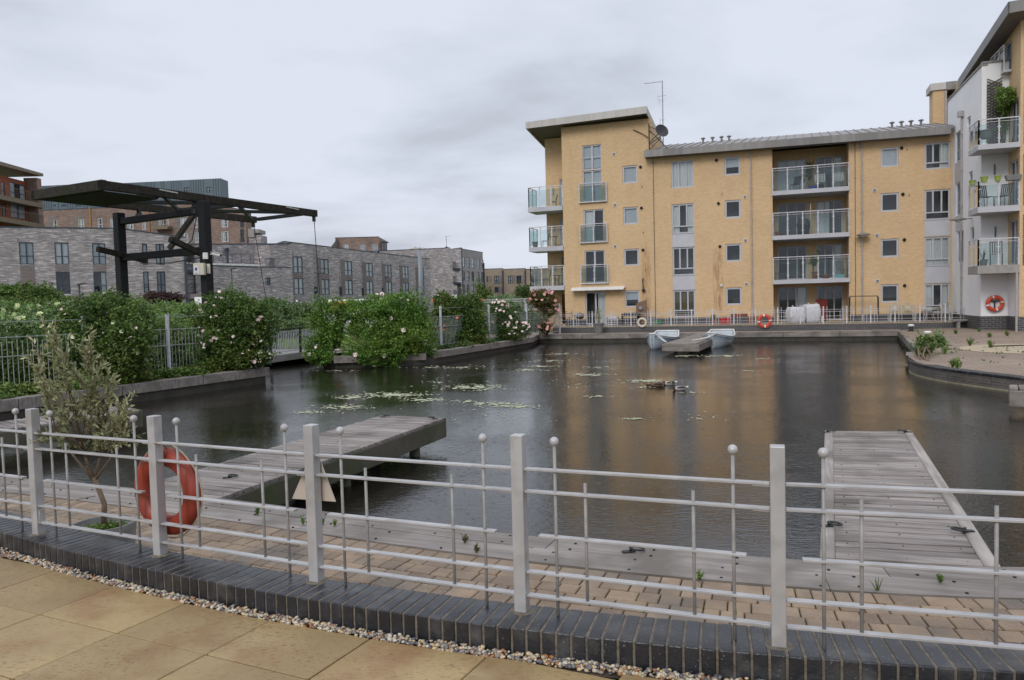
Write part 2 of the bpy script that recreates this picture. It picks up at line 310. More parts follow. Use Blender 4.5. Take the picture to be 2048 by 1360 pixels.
LFY=leafm('leaf_vine',(.08,.18,.024),(.125,.24,.033),(.17,.25,.04)); LFO=leafm('leaf_olive',(.30,.32,.17),(.38,.38,.22),(.42,.36,.19)); LFG=leafm('leaf_grey_green',(.15,.23,.10),(.21,.30,.14)); LFP=leafm('leaf_purple',(.05,.025,.025),(.08,.035,.035))
LFR=leafm('leaf_rusty',(.09,.12,.03),(.16,.10,.04))
BARK=mat('bark',(.12,.085,.055),(.2,.15,.1),sc=14,rough=.9,bump=.6)
PINK=mat('pink_petal',(.72,.36,.36),rough=.7,rnd=.25); PALE=mat('pale_pink_petal',(.8,.64,.6),rough=.7,rnd=.2); CRM=mat('cream_petal',(.74,.72,.5),rough=.7,rnd=.15); ORP=mat('orange_petal',(.8,.2,.07),rough=.7,rnd=.2)
ELD=mat('elder_flower',(.55,.6,.32),rough=.8,rnd=.15)
# ================================================ SETTING: ground, water
from mathutils.geometry import tessellate_polygon
FARW=(20.3,39.3); 
hole=[(-13.9,13.0),(-6.25,9.01),(-4.95,8.34),(-3.28,7.68),(-2.13,7.29),(-1.45,6.86),(-.14,6.27),(1.03,5.76),(2.1,5.48),(3.37,5.15),(5.2,4.75),(8,4.4),(11,4.6),(13.6,6.5),(14.2,10),
 (13.4,14),(12.55,16.8),(12.26,18.5),(12.05,20.0),(12.0,21.2),(12.2,22.6),(12.8,24.2),(13.8,25.7),(14.8,27.3),FARW,(1.57,45.95),(1.02,42.26),(-3.28,31.76),(-4.0,31.2),(-7.3,30.9),(-8.0,31.6),
 (-9.0,35.6),(-11,41),(-16,42),(-17,37),(-12.6,29.5),(-9.6,26.3),(-8.41,25.41),(-12.1,17.6)]
outer=[(-1500,-300),(1500,-300),(1500,2500),(-1500,2500)]
tri=tessellate_polygon([[Vector((x,y,0)) for x,y in outer],[Vector((x,y,0)) for x,y in hole]])
pts=outer+hole; mb=MB(); 
for t in tri:
    q=[(pts[i][0],pts[i][1],.30) for i in t]
    a=(q[1][0]-q[0][0])*(q[2][1]-q[0][1])-(q[1][1]-q[0][1])*(q[2][0]-q[0][0])
    mb.face(q if a>0 else q[::-1])
GRASSG=mat('rough_ground',(.07,.10,.035),(.11,.13,.05),sc=.6,rough=.95,bump=.6,bsc=8,c3=(.14,.12,.08))
struct(mb.build('ground',GRASSG))
mb=MB()
for i in range(len(hole)):
    a,b=hole[i],hole[(i+1)%len(hole)]; mb.face([(b[0],b[1],-1),(a[0],a[1],-1),(a[0],a[1],.30),(b[0],b[1],.30)])
struct(mb.build('quay_wall',mat('dark_wet_wall',(.03,.028,.022),(.05,.045,.035),sc=3,rough=.7)))
# water
def watermat():
    m,nt,bs=new('pond_water'); N,L=nt.nodes,nt.links
    bs.inputs['Base Color'].default_value=(.014,.012,.009,1); bs.inputs['Roughness'].default_value=.05; bs.inputs['IOR'].default_value=1.5; bs.inputs['Specular IOR Level'].default_value=.5
    tc=N.new('ShaderNodeTexCoord')
    def nz(scale,det,st=(1,1,1),rot=0):
        mp=N.new('ShaderNodeMapping'); mp.inputs['Scale'].default_value=st; mp.inputs['Rotation'].default_value=(0,0,rot); L.new(tc.outputs['Object'],mp.inputs[0])
        n=N.new('ShaderNodeTexNoise'); n.inputs['Scale'].default_value=scale; n.inputs['Detail'].default_value=det; n.inputs['Distortion'].default_value=.4; L.new(mp.outputs[0],n.inputs['Vector']); return n.outputs[0]
    a=nz(6.5,2,(1,1.7,1),.35); b=nz(24,2,(1,1.6,1),-.2); c=nz(.35,3); 
    # rough patches: wind modulates ripple height
    mr=N.new('ShaderNodeMapRange'); mr.inputs[1].default_value=.4; mr.inputs[2].default_value=.62; mr.inputs[3].default_value=.55; mr.inputs[4].default_value=1.4; L.new(c,mr.inputs[0])
    s=N.new('ShaderNodeMath'); s.operation='MULTIPLY_ADD'; s.inputs[1].default_value=.55; L.new(b,s.inputs[0]); L.new(a,s.inputs[2])
    # rain rings
    vs=[]
    for sc,of in ((1.7,0),(2.6,7.3)):
        mp=N.new('ShaderNodeMapping'); mp.inputs['Location'].default_value=(of,of*.7,0); L.new(tc.outputs['Object'],mp.inputs[0])
        v=N.new('ShaderNodeTexVoronoi'); v.voronoi_dimensions='2D'; v.inputs['Scale'].default_value=sc; L.new(mp.outputs[0],v.inputs['Vector'])
        sn=N.new('ShaderNodeMath'); sn.operation='MULTIPLY'; sn.inputs[1].default_value=95/1.; L.new(v.outputs['Distance'],sn.inputs[0])
        si=N.new('ShaderNodeMath'); si.operation='SINE'; L.new(sn.outputs[0],si.inputs[0])
        fo=N.new('ShaderNodeMapRange'); fo.inputs[1].default_value=0; fo.inputs[2].default_value=.17; fo.inputs[3].default_value=1; fo.inputs[4].default_value=0; L.new(v.outputs['Distance'],fo.inputs[0])
        mu=N.new('ShaderNodeMath'); mu.operation='MULTIPLY'; L.new(si.outputs[0],mu.inputs[0]); L.new(fo.outputs[0],mu.inputs[1]); vs.append(mu.outputs[0])
    ss=N.new('ShaderNodeMath'); ss.operation='ADD'; L.new(vs[0],ss.inputs[0]); L.new(vs[1],ss.inputs[1])
    tt=N.new('ShaderNodeMath'); tt.operation='MULTIPLY_ADD'; tt.inputs[1].default_value=.16; L.new(ss.outputs[0],tt.inputs[0]); L.new(s.outputs[0],tt.inputs[2])
    hh=N.new('ShaderNodeMath'); hh.operation='MULTIPLY'; L.new(tt.outputs[0],hh.inputs[0]); L.new(mr.outputs[0],hh.inputs[1])
    bp=N.new('ShaderNodeBump'); bp.inputs['Strength'].default_value=1; bp.inputs['Distance'].default_value=.0048; L.new(hh.outputs[0],bp.inputs['Height']); L.new(bp.outputs[0],bs.inputs['Normal'])
    return m
mb=MB(); mb.face([(-40,-2,0),(40,-2,0),(40,60,0),(-40,60,0)]); struct(mb.build('water',watermat()))
mb=MB(); mb.face([(-40,-2,-1),(40,-2,-1),(40,60,-1),(-40,60,-1)]); struct(mb.build('pond_bed',SOIL))
# ------------------------------------------------ near side curves
kfp=np.array([(-3.88,5.56),(-2.99,5.05),(-1.73,4.36),(-.92,4.0),(-.1,3.70),(.62,3.46),(1.26,3.28),(2.08,3.12)]); kf=np.poly1d(np.polyfit(kfp[:,0],kfp[:,1],2))
gep=np.array([(-3.82,5.43),(-2.56,4.80),(-1.33,4.23),(-.74,3.95),(.27,3.55),(.66,3.37)]); ge=np.poly1d(np.polyfit(gep[:,0],gep[:,1],2))
dip=np.array([(-5.78,8.31),(-3.97,7.58),(-2.6,6.90),(-1.41,6.26),(-.14,5.69),(.94,5.28),(1.91,5.0),(3.06,4.69)]); di=np.poly1d(np.polyfit(dip[:,0],dip[:,1],3))
dop=np.array([(-6.25,9.01),(-4.95,8.34),(-3.28,7.75),(-2.13,7.25),(-1.45,6.88),(-.14,6.27),(1.03,5.79),(2.1,5.45),(3.37,5.15)]); do=np.poly1d(np.polyfit(dop[:,0],dop[:,1],3))
def cur(f,x0,x1,step):   # walk along y=f(x), returns (point,tangent,normal away from camera)
    x=x0; o=[]
    while x<x1:
        d=f.deriv()(x) if hasattr(f,'deriv') else (f(x+.01)-f(x-.01))/.02
        t=np.array([1,d])/math.hypot(1,d); o.append((np.array([x,f(x)]),t,np.array([-t[1],t[0]]))); x+=step*t[0]
    return o
def ext(f,lo,hi):        # linear continuation outside the measured range
    def g(x):
        if x<lo: return f(lo)+(x-lo)*f.deriv()(lo)
        if x>hi: return f(hi)+(x-hi)*f.deriv()(hi)
        return f(x)
    return g
kf=ext(kf,-4.2,3.0); ge=ext(ge,-4.2,1.2); di=ext(di,-6,3.3); do=ext(do,-6.2,3.5)
ge=(lambda g:(lambda x: min(g(x),kf(x)-.07)))(ge)
# paving base and slabs
mb=MB(); P=[(x,ge(x)-.002,.72) for x in np.linspace(-9,8,60)]
mb.face([(-9,-8,.72),(8,-8,.72)]+P[::-1]); struct(mb.build('paving_joint_bed',SOIL))
TILE=mat('buff_slab',(.345,.25,.118),(.27,.188,.088),sc=1.6,rough=.5,bump=.35,bsc=30,rnd=.14,c3=(.24,.14,.062),sc3=2.2,det=8)
# flaked brown speckle where the slab face has worn
def speck(m,scale,thr,colr,stretch=(1,2.2,1)):
    nt=m.node_tree; N,L=nt.nodes,nt.links; bs=N['Principled BSDF']; src=bs.inputs['Base Color'].links[0].from_socket
    tc=N.new('ShaderNodeTexCoord'); mp=N.new('ShaderNodeMapping'); mp.inputs['Scale'].default_value=stretch; L.new(tc.outputs['Object'],mp.inputs[0])
    n=N.new('ShaderNodeTexNoise'); n.inputs['Scale'].default_value=scale; n.inputs['Detail'].default_value=4; n.inputs['Roughness'].default_value=.6; L.new(mp.outputs[0],n.inputs['Vector'])
    r=N.new('ShaderNodeMapRange'); r.inputs[1].default_value=thr; r.inputs[2].default_value=thr+.05; r.inputs[4].default_value=.75; L.new(n.outputs[0],r.inputs[0])
    n4=N.new('ShaderNodeTexNoise'); n4.inputs['Scale'].default_value=1.3; L.new(tc.outputs['Object'],n4.inputs['Vector'])
    r4=N.new('ShaderNodeMapRange'); r4.inputs[1].default_value=.4; r4.inputs[2].default_value=.6; r4.inputs[3].default_value=.3; L.new(n4.outputs[0],r4.inputs[0])
    mu=N.new('ShaderNodeMath'); mu.operation='MULTIPLY'; L.new(r.outputs[0],mu.inputs[0]); L.new(r4.outputs[0],mu.inputs[1])
    mx=N.new('ShaderNodeMix'); mx.data_type='RGBA'; L.new(mu.outputs[0],mx.inputs[0]); L.new(src,mx.inputs[6]); mx.inputs[7].default_value=colr; L.new(mx.outputs[2],bs.inputs['Base Color'])
speck(TILE,38,.565,(.17,.075,.03,1))
ta=np.array([math.sin(R(115.3)),math.cos(R(115.3))]); tb=np.array([math.sin(R(27.0)),math.cos(R(27.0))]); T0=np.array([-2.205,4.03]); LA,LB=.664,.549
def clip(poly,p,n):
    o=[]
    for i in range(len(poly)):
        a,b=poly[i],poly[(i+1)%len(poly)]; da,db=(a-p)@n,(b-p)@n
        if da<=0: o.append(a)
        if (da<0)!=(db<0) and abs(da-db)>1e-9: o.append(a+(b-a)*da/(da-db))
    return o
mb=MB(); joints=[]
for i in range(-12,16):
    for j in range(-14,12):
        c=T0+ta*LA*i+tb*LB*j; g=.004
        q=[c+ta*g+tb*g,c+ta*(LA-g)+tb*g,c+ta*(LA-g)+tb*(LB-g),c+ta*g+tb*(LB-g)]
        m_=sum(q)/4
        if m_[1]<-1.5 or m_[0]<-6.5 or m_[0]>7: continue
        x=m_[0]+.1; d=(ge(x+.01)-ge(x-.01))/.02; n=np.array([-d,1])/math.hypot(1,d)
        q=clip(q,np.array([x,ge(x)]),n)
        if len(q)<3: continue
        ar=sum(q[k][0]*q[(k+1)%len(q)][1]-q[(k+1)%len(q)][0]*q[k][1] for k in range(len(q)))/2
        if abs(ar)<.01: continue
        q=q if ar>0 else q[::-1]; dz=random.uniform(-.0015,.0015); mb.prism(q,.70,.75+dz,random.random())
        joints.append((c,ta if random.random()<.5 else tb))
struct(mb.build('paving',TILE,bevel=.004))
# red bud scales caught in the joints
mb=MB()
for k in range(900):
    c,t=random.choice(joints); L_=LA if t is ta else LB
    if random.random()<.55: continue
    s=mnoise.noise(Vector((c[0]*1.7,c[1]*1.7,3)))
    if s<.02: continue
    cl=random.random(); p=c+t*L_*min(1,max(0,cl+random.gauss(0,.12)))+np.array([-t[1],t[0]])*random.gauss(0,.006)
    a=random.uniform(0,6.28); r1,r2=random.uniform(.004,.009),random.uniform(.0015,.003); z=.753
    e1=np.array([math.cos(a),math.sin(a)])*r1; e2=np.array([-math.sin(a),math.cos(a)])*r2
    mb.face([(*(p-e1),z),(*(p-e2),z+.001),(*(p+e1),z+.002),(*(p+e2),z+.001)],random.random())
stuff(mb.build('bud_scales',mat('bud_scale',(.22,.03,.02),rough=.7,rnd=.5)),'dark red bud scales blown into the joints of the buff paving','debris')
# gravel strip
mb=MB(); X=np.linspace(-7,7,90)
for a,b in zip(X[:-1],X[1:]): mb.face([(a,ge(a)-.02,.735),(b,ge(b)-.02,.735),(b,kf(b)+.03,.735),(a,kf(a)+.03,.735)])
struct(mb.build('gravel_bed',SOIL))
ico=None
import bmesh
bm=bmesh.new(); bmesh.ops.create_icosphere(bm,subdivisions=1,radius=1); IV=np.array([v.co[:] for v in bm.verts]); IF=[tuple(v.index for v in f.verts) for f in bm.faces]; bm.free()
V=[];Fc=[];Cc=[]; nb=0
for k in range(5400):
    x=random.uniform(-6,5.2); g0,g1=ge(x)+.0,kf(x)-.004
    y=random.uniform(g0,g1); r=random.choice([.007,.009,.011,.013,.015]); s=np.array([random.uniform(.8,1.4),random.uniform(.7,1.1),random.uniform(.5,.8)])*r
    a=random.uniform(0,6.28); v=IV*s*(1+rng.normal(0,.06,(len(IV),1))); ti=random.uniform(-.5,.5)
    v=np.stack([v[:,0],v[:,1]*math.cos(ti)-v[:,2]*math.sin(ti),v[:,1]*math.sin(ti)+v[:,2]*math.cos(ti)],1)
    v=np.stack([v[:,0]*math.cos(a)-v[:,1]*math.sin(a),v[:,0]*math.sin(a)+v[:,1]*math.cos(a),v[:,2]],1)
    z=.742+random.uniform(0,.016)+(y-g0)/(g1-g0+1e-6)*.008
    V.append(v+np.array([x,y,z])); b=len(IV)*nb; nb+=1; c=random.random()
    for f in IF: Fc.append((f[0]+b,f[1]+b,f[2]+b)); Cc.append(c)
def pebmat():
    m,nt,bs=new('pebble'); N,L=nt.nodes,nt.links; at=N.new('ShaderNodeAttribute'); at.attribute_name='rnd'; r=N.new('ShaderNodeValToRGB'); r.color_ramp.interpolation='CONSTANT'; E=r.color_ramp.elements
    cs=[(.42,.33,.20),(.16,.15,.15),(.52,.47,.38),(.30,.13,.05),(.33,.27,.2),(.09,.09,.10),(.46,.40,.30),(.24,.2,.17),(.55,.42,.25)]
    E[0].color=cs[0]+(1,); E[1].position=1/9; E[1].color=cs[1]+(1,)
    for i in range(2,9): e=E.new(i/9); e.color=cs[i]+(1,)
    L.new(at.outputs['Fac'],r.inputs[0]); L.new(r.outputs[0],bs.inputs['Base Color']); bs.inputs['Roughness'].default_value=.45; return m
stuff(mkobj('gravel',np.concatenate(V),Fc,[pebmat()],Cc,smooth=True,uv=False),'strip of wet multicoloured pebbles between the buff paving and the dark brick kerb','gravel')
# ------------------------------------------------ brick kerb
KB=mat('blue_kerb_brick',(.010,.0115,.016),(.019,.021,.028),sc=5,rough=.33,bump=.25,bsc=60,rnd=.3,c3=(.06,.06,.06),sc3=6,spec=.6)
speck(KB,70,.66,(.30,.30,.30,1),(1,1,1))
MORT=mat('mortar',(.19,.16,.12),(.11,.095,.075),sc=25,rough=.95,bump=.6)
kt=thing('brick_kerb','curved dark blue brick kerb carrying the near silver fence','kerb',(-.1,3.85,.5))
mb=MB(); mo=MB(); C_=cur(kf,-7.4,7.6,.0765)
for i,(p,t,n) in enumerate(C_):
    h=.033; d=.30; r_=random.uniform(-.002,.002); a,b=p-t*h+n*(.0+r_),p+t*h+n*r_
    q=[a,b,b+n*d,a+n*d]; z=.88+random.uniform(-.0015,.0015); mb.prism(q,.60,z,random.random())
mb.build('bricks',KB,kt,bevel=.007,seg=2)
for i in range(len(C_)-1):
    p,t,n=C_[i]; p2,t2,n2=C_[i+1]; a,b=p+n*.006,p2+n2*.006; mo.prism([a,b,b+n2*.288,a+n*.288],.58,.8765)
mo.build('mortar',MORT,kt)
# ------------------------------------------------ block paving between kerb and timber
mb=MB(); X=np.linspace(-12,9,80)
for a,b in zip(X[:-1],X[1:]): mb.face([(a,kf(a)+.05,.512),(b,kf(b)+.05,.512),(b,do(b)-.1,.512),(a,do(a)-.1,.512)])
struct(mb.build('brick_paving_bed',mat('moss_joint',(.045,.05,.02),(.06,.05,.03),sc=9,rough=.95)))
PAV=mat('block_paver',(.27,.192,.122),(.20,.138,.09),sc=5,rough=.6,bump=.6,bsc=50,rnd=.24,c3=(.15,.12,.09),sc3=1.6)
speck(PAV,60,.62,(.40,.33,.26,1),(1,1,1))
mb=MB()
for row in range(14):
    C_=cur(di,-9 if row<13 else -9,6.5,.02); i=0; dd=.012+row*.158
    while i<len(C_)-14:
        wd=random.choice([.115,.155,.155,.155,.2,.2]); k=max(2,int(wd/.02)); 
        p,t,n=C_[i]; p2,t2,n2=C_[min(i+k,len(C_)-1)]
        a,b=p-n*dd+t*.004,p2-n2*dd-t2*.004; a2,b2=a-n*.15,b-n2*.15
        if (b2[1]+a2[1])/2>kf((a2[0]+b2[0])/2)+.1: mb.prism([a2,b2,b,a],.49,.53+random.uniform(-.003,.003),random.random())
        i+=k
struct(mb.build('brick_paving',PAV,bevel=.006))
# timber quay edging, near
def bolts(mb,P,n=1,r=.011,c=.5):
    for p in P: mb.lathe((p[0],p[1],p[2]),[(0,.0),(r,.0),(r,-.002)][::-1],10,c)
HOLE=mat('bolt_hole',(.012,.01,.008),rough=.9)
tq=thing('timber_quay_edge','weathered grey timber edging along the near side of the pond','quay edge',(0,5.9,.3))
mb=MB(); hb=MB()
for lane,(o0,o1) in enumerate([(0,.305),(.31,.57)]):
    C_=cur(di,-11,8.5,.05); i=random.randint(0,9)
    brk=list(range(-int(20*random.random())-10,len(C_),44+lane*7))
    for s in brk:
        e=s+44+lane*7
        c=random.random(); dz=random.uniform(-.003,.003)
        for j in range(max(0,s),min(e,len(C_)-1)):
            p,t,n=C_[j]; p2,t2,n2=C_[j+1]; q2=(.006 if j==s else 0); p=p+t*q2; mb.prism([p+n*o0,p2+n2*o0,p2+n2*o1,p+n*o1],.27,.538+dz,c)
        for j in range(max(2,s+4),min(e,len(C_)-1),13):
            p,t,n=C_[j]
            for o in (o0+.06,o1-.06): mb.lathe((*(p+n*(o+random.uniform(-.02,.02))),.5435),[(.0,0),(.011,0),(.011,-.01)],10,m=1)
mb.build('boards',[WOOD,HOLE],tq)
def ring_fit(parent,P,a,rad=.055):
    P=Vector(P); m1=MB(); d=Vector((math.cos(a),math.sin(a),0)); s=Vector((-d.y,d.x,0))
    m1.prism([tuple((P+d*x+s*y))[:2] for x,y in ((-.07,-.022),(.03,-.022),(.03,.022),(-.07,.022))],P.z,P.z+.008)
    m1.tube([P+Vector((0,0,.005)),P+Vector((0,0,.035))],.011,8)
    m1.torus(P+d*(rad*.9)+Vector((0,0,.022)),rad,.009,(.12,.05,1),24,8)
    return m1.build('mooring_ring',BLKM,parent,smooth=True)
for x,y in ((1262,1103),): ring_fit(tq,G(x,y,.54),.2)
ring_fit(tq,G(458,955,.545),.4,.05)
# ------------------------------------------------ jetties
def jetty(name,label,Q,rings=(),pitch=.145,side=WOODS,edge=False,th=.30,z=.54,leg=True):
    # Q: far-left, far-right, near-right, near-left (xy)
    Q=[np.array(q,float) for q in Q]; c=sum(Q)/4; t=thing(name,label,'jetty',(c[0],c[1],0)); fl,frr,nr,nl=Q
    L_=np.linalg.norm(nl-fl); k=int(L_/pitch); mb=MB(); ew=.1 if edge else 0; W_=np.linalg.norm(frr-fl); e=ew/W_
    for i in range(k):
        a,b=i/k+.004*random.random(),(i+1)/k-.011/L_; l0,l1=fl+(nl-fl)*a,fl+(nl-fl)*b; r0,r1=frr+(nr-frr)*a,frr+(nr-frr)*b
        p=lambda l,r,s: l+(r-l)*s
        s0,s1=e+.004,1-e-.004
        j=random.uniform(-.003,.003); mb.prism([p(l1,r1,s0),p(l1,r1,s1),p(l0,r0,s1),p(l0,r0,s0)],z-.045,z+j,random.random())
    dk=mb
    sb=MB(); zz=z+.012 if edge else z-.047
    for (a,b,s) in ((fl,nl,1),(frr,nr,-1)):
        d=(b-a)/np.linalg.norm(b-a); n=np.array([d[1],-d[0]])*.105*(-s)
        q=[a,b,b+n,a+n] 
        ar=(q[1]-q[0])[0]*(q[2]-q[0])[1]-(q[1]-q[0])[1]*(q[2]-q[0])[0]; q=q if ar>0 else q[::-1]
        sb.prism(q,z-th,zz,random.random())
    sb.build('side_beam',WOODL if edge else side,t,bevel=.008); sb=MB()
    eb=MB(); d=(frr-fl)/W_; n=np.array([-d[1],d[0]])*.05; eb.prism([fl-n*.0+d*0,frr,frr+n,fl+n],z-th,z-.003,.4); eb.build('end_beam',side,t,bevel=.006)
    ub=MB(); 
    if leg:
        for s in (.12,.5,.85):
            for m_ in (.2,.8):
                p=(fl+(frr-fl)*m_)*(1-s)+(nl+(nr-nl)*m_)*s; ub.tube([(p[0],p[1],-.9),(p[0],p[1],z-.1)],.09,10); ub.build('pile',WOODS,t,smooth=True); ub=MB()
    nb_=MB()
    for i in range(1,k,2):
        a=(i+.45)/k
        for s in (.08+e,.5,.92-e):
            l,r=fl+(nl-fl)*a,frr+(nr-frr)*a; p=l+(r-l)*s; dk.lathe((p[0],p[1],z+.0045),[(0,0),(.007,0),(.007,-.008)],8,m=1)
    dk.build('deck_boards',[WOODX,HOLE],t,bevel=.004)
    for (x,y,a) in rings: ring_fit(t,G(x,y,z+.015),a)
    return t
jetty('jetty','long weathered jetty at the right with pale edge beams and four mooring rings',[(4.47,10.72),(5.62,10.53),(3.42,5.22),(2.26,5.52)],[(1655,864,.1),(1812,864,2.9),(1658,1052,0),(1930,1063,3.2)],edge=True,th=.26)
jetty('jetty','green sided timber jetty jutting out past the triangular board',[(-2.40,13.42),(-1.20,12.92),(-3.13,7.70),(-4.30,8.25)],[(768,833,0),(868,837,2.9)],th=.34)
jetty('jetty','jetty at the left edge seen through the silvery shrub',[(-8.35,15.85),(-7.52,15.0),(-10.6,10.2),(-11.6,10.9)],[],th=.34)
jetty('jetty','distant jetty between the two white rowing boats',[(10.9,43.2),(12.1,42.6),(8.03,32.6),(6.74,33.22)][2:]+[(12.1,42.6),(10.9,43.2)][:2] if False else [(6.74,33.22),(8.03,32.6),(12.15,42.5),(10.86,42.95)],[],th=.36,side=WOOD)
q0=G(2019,769,.54)[:2]; q1=G(2019,776,.54)[:2]
jetty('jetty','corner of a pale timber jetty cut off by the right edge',[q0,q1,q1+np.array([3.4,-2.4]),q0+np.array([3.6,-1.6])],[],th=.36,side=WOOD)
# ================================================ BUILDINGS
def window(par,fr,u0,u1,z0,z1,kind='small',w=0,frm=None,fill='room',back=.10,name='window',sub=True,fw=.075):
    """recessed metal window: frame mesh (part) > pane, curtain (sub-parts)"""
    if frm is None and name=='window': fw={'small':.105,'tri':.095,'tri3':.095}.get(kind,fw)
    frm=frm or FRM; k=w-back; mb=MB()
    def bar(a,b,c,d,dd=.05): mb.box(a,b,k-.0,k+dd,c,d,fr)
    bar(u0+.002,u0+fw,z0+.002,z1-.002); bar(u1-fw,u1-.002,z0+.002,z1-.002); bar(u0+fw,u1-fw,z1-fw,z1-.002); bar(u0+fw,u1-fw,z0+.002,z0+fw)
    h=fw*.75
    if kind=='tri':
        zt=z0+(z1-z0)*.25; bar(u0+fw,u1-fw,zt-h/2,zt+h/2,.045)
        for s in (1/3,2/3): 
            c=u0+(u1-u0)*s; bar(c-h*.6,c+h*.6,zt+h/2,z1-fw,.045)
    if kind=='tri3':
        for s in (1/3,2/3): 
            c=u0+(u1-u0)*s; bar(c-h*.6,c+h*.6,z0+fw,z1-fw,.045)
    if kind=='door2':
        c=(u0+u1)/2; bar(c-h,c+h,z0+fw,z1-fw,.045)
    if kind=='quad':
        c=(u0+u1)/2; zt=z0+(z1-z0)*.38; bar(c-h,c+h,z0+fw,z1-fw,.045); bar(u0+fw,c-h,zt-h/2,zt+h/2,.044); bar(c+h,u1-fw,zt-h/2,zt+h/2,.044)
    if kind=='grid4':
        c=(u0+u1)/2; zt=(z0+z1)/2; bar(c-h,c+h,z0+fw,z1-fw,.045); bar(u0+fw,c-h,zt-h/2,zt+h/2,.044); bar(c+h,u1-fw,zt-h/2,zt+h/2,.044)
    if kind=='split': zt=z0+(z1-z0)*.4; bar(u0+fw,u1-fw,zt-h/2,zt+h/2,.044)
    o=mb.build(name,frm,par)
    if kind!='panelonly':
        p=MB(); p.face([fr.p(u0+fw*.5,k+.02,z0+fw*.5),fr.p(u1-fw*.5,k+.02,z0+fw*.5),fr.p(u1-fw*.5,k+.02,z1-fw*.5),fr.p(u0+fw*.5,k+.02,z1-fw*.5)]); p.build('pane',PANE,o)
    # room behind the glass
    r=MB(); d=k-.9; a,b=u0-.25,u1+.25; zb,zt_=z0-.1,z1+.15
    Pq=lambda u,w_,z: fr.p(u,w_,z)
    r.face([Pq(a,d,zb),Pq(b,d,zb),Pq(b,d,zt_),Pq(a,d,zt_)]); r.face([Pq(a,k-.03,zb),Pq(a,d,zb),Pq(a,d,zt_),Pq(a,k-.03,zt_)]); r.face([Pq(b,d,zb),Pq(b,k-.03,zb),Pq(b,k-.03,zt_),Pq(b,d,zt_)])
    r.face([Pq(a,d,zb),Pq(a,k-.03,zb),Pq(b,k-.03,zb),Pq(b,d,zb)]); r.face([Pq(a,d,zt_),Pq(b,d,zt_),Pq(b,k-.03,zt_),Pq(a,k-.03,zt_)])
    if sub: r.build('room',ROOM,o)
    def sheet(nm,m,a,b,c,d,folds=True,ww=.07):
        s=MB(); n=max(2,int((b-a)/.045)) if folds else 1
        for i in range(n):
            x0,x1=a+(b-a)*i/n,a+(b-a)*(i+1)/n; o0,o1=(.02*(i%2),.02*((i+1)%2)) if folds else (0,0)
            s.face([fr.p(x0,k-ww-o0,c),fr.p(x1,k-ww-o1,c),fr.p(x1,k-ww-o1,d),fr.p(x0,k-ww-o0,d)])
        s.build(nm,m,o)
    W_=u1-u0
    if fill=='curtains': sheet('curtain',CURT,u0,u0+W_*.33,z0,z1); sheet('curtain',CURT,u1-W_*.3,u1,z0,z1)
    if fill=='closed': sheet('curtain',CURT,u0,u1,z0,z1)
    if fill=='left': sheet('curtain',CURT,u0,u0+W_*.5,z0,z1)
    if fill=='right': sheet('curtain',CURT,u0+W_*.6,u1,z0,z1)
    if fill=='blind': sheet('blind',BLIND,u0,u1,z0,z1,False)
    if fill=='halfblind': sheet('blind',BLIND,u0,u1,z0+(z1-z0)*.45,z1,False)
    if fill=='white': sheet('blind',BLINDW,u0,u1,z0,z1,False)
    if fill=='brown': sheet('curtain',BRCUR,u0,u1,z0,z1)
    return o
def railing(par,fr,path,z0,z1,post_at=None,glassz=None,rw=.065,name='railing'):
    """glass balustrade along a polyline of (u,w) points"""
    mb=MB(); gl=[]; 
    for (a,b) in zip(path[:-1],path[1:]):
        A=np.array(a,float);B=np.array(b,float); Ln=np.linalg.norm(B-A); n=max(1,int(round(Ln/.85)))
        P=lambda s,z: fr.p(*(A+(B-A)*s),z)
        mb.bar(P(0,z1),P(1,z1),.055,.045); mb.bar(P(0,z1-.13),P(1,z1-.13),.025,.02)
        for i in range(n+1):
            mb.bar(P(i/n,z0),P(i/n,z1-.02),rw,rw*.5)
            if i<n or True:
                for zz in (z0+.28,z1-.38):
                    s0,s1=max(0,i/n-.07/Ln),min(1,i/n+.07/Ln); mb.bar(P(s0,zz),P(s1,zz),.03,.045)
        for i in range(n):
            g=.045/Ln; gl.append([P(i/n+g,z0+.08),P((i+1)/n-g,z0+.08),P((i+1)/n-g,z1-.2),P(i/n+g,z1-.2)])
    o=mb.build(name,WMET,par)
    for q in gl:
        g=MB(); g.face(q); g.build('glass_panel',BALG,o)
    return o
OB=(3.59,49.91); FB=Fr(OB,(.943,-.333))
yb=thing('apartment_building','yellow brick apartment block with grey eaves across the far side of the pond','building',(*(FB.p(11,-5,0))[:2],.5))
FLZ=[3.2+2.66*i for i in range(3)]  # balcony slab undersides
H=[]; 
def addw(u0,u1,z0,z1,kind,fill): H.append((u0,u1,z0,z1,kind,fill))
sm=[(2.02,3.1),(4.69,5.78),(7.35,8.45),(9.96,11.08)]
for i,f in enumerate(['halfblind','room','blind','blind']): addw(4.0,4.96,*sm[i],'small',f)
for i,f in enumerate(['room','room','room','halfblind']): addw(10.3,11.24,*sm[i],'small',f)
for i,f in enumerate(['room','room','room','blind']): addw(18.97,19.9,sm[i][0]-.07-.05*i,sm[i][1]-.09-.05*i,'small',f)
tz=[(1.32,3.03),(3.95,5.72),(6.57,8.43),(9.42,11.1)]
for i,f in enumerate(['brown','room','curtains','closed']): addw(7.08,8.45,*tz[i],'tri' if i<3 else 'tri3',f)
for i,f in enumerate(['curtains','closed','room','right']): addw(21.22,22.5,tz[i][0],tz[i][1]-.05*i-.05,'tri',f)
dz_=[(.95,3.08),(3.7,5.8),(6.36,8.45)]
for i,f in enumerate(['right','room','left']): addw(1.4,2.74,*dz_[i],'door2',f)
addw(1.38,2.66,8.98,10.98,'door2','blind'); addw(1.38,2.66,11.0,12.62,'grid4','blind')
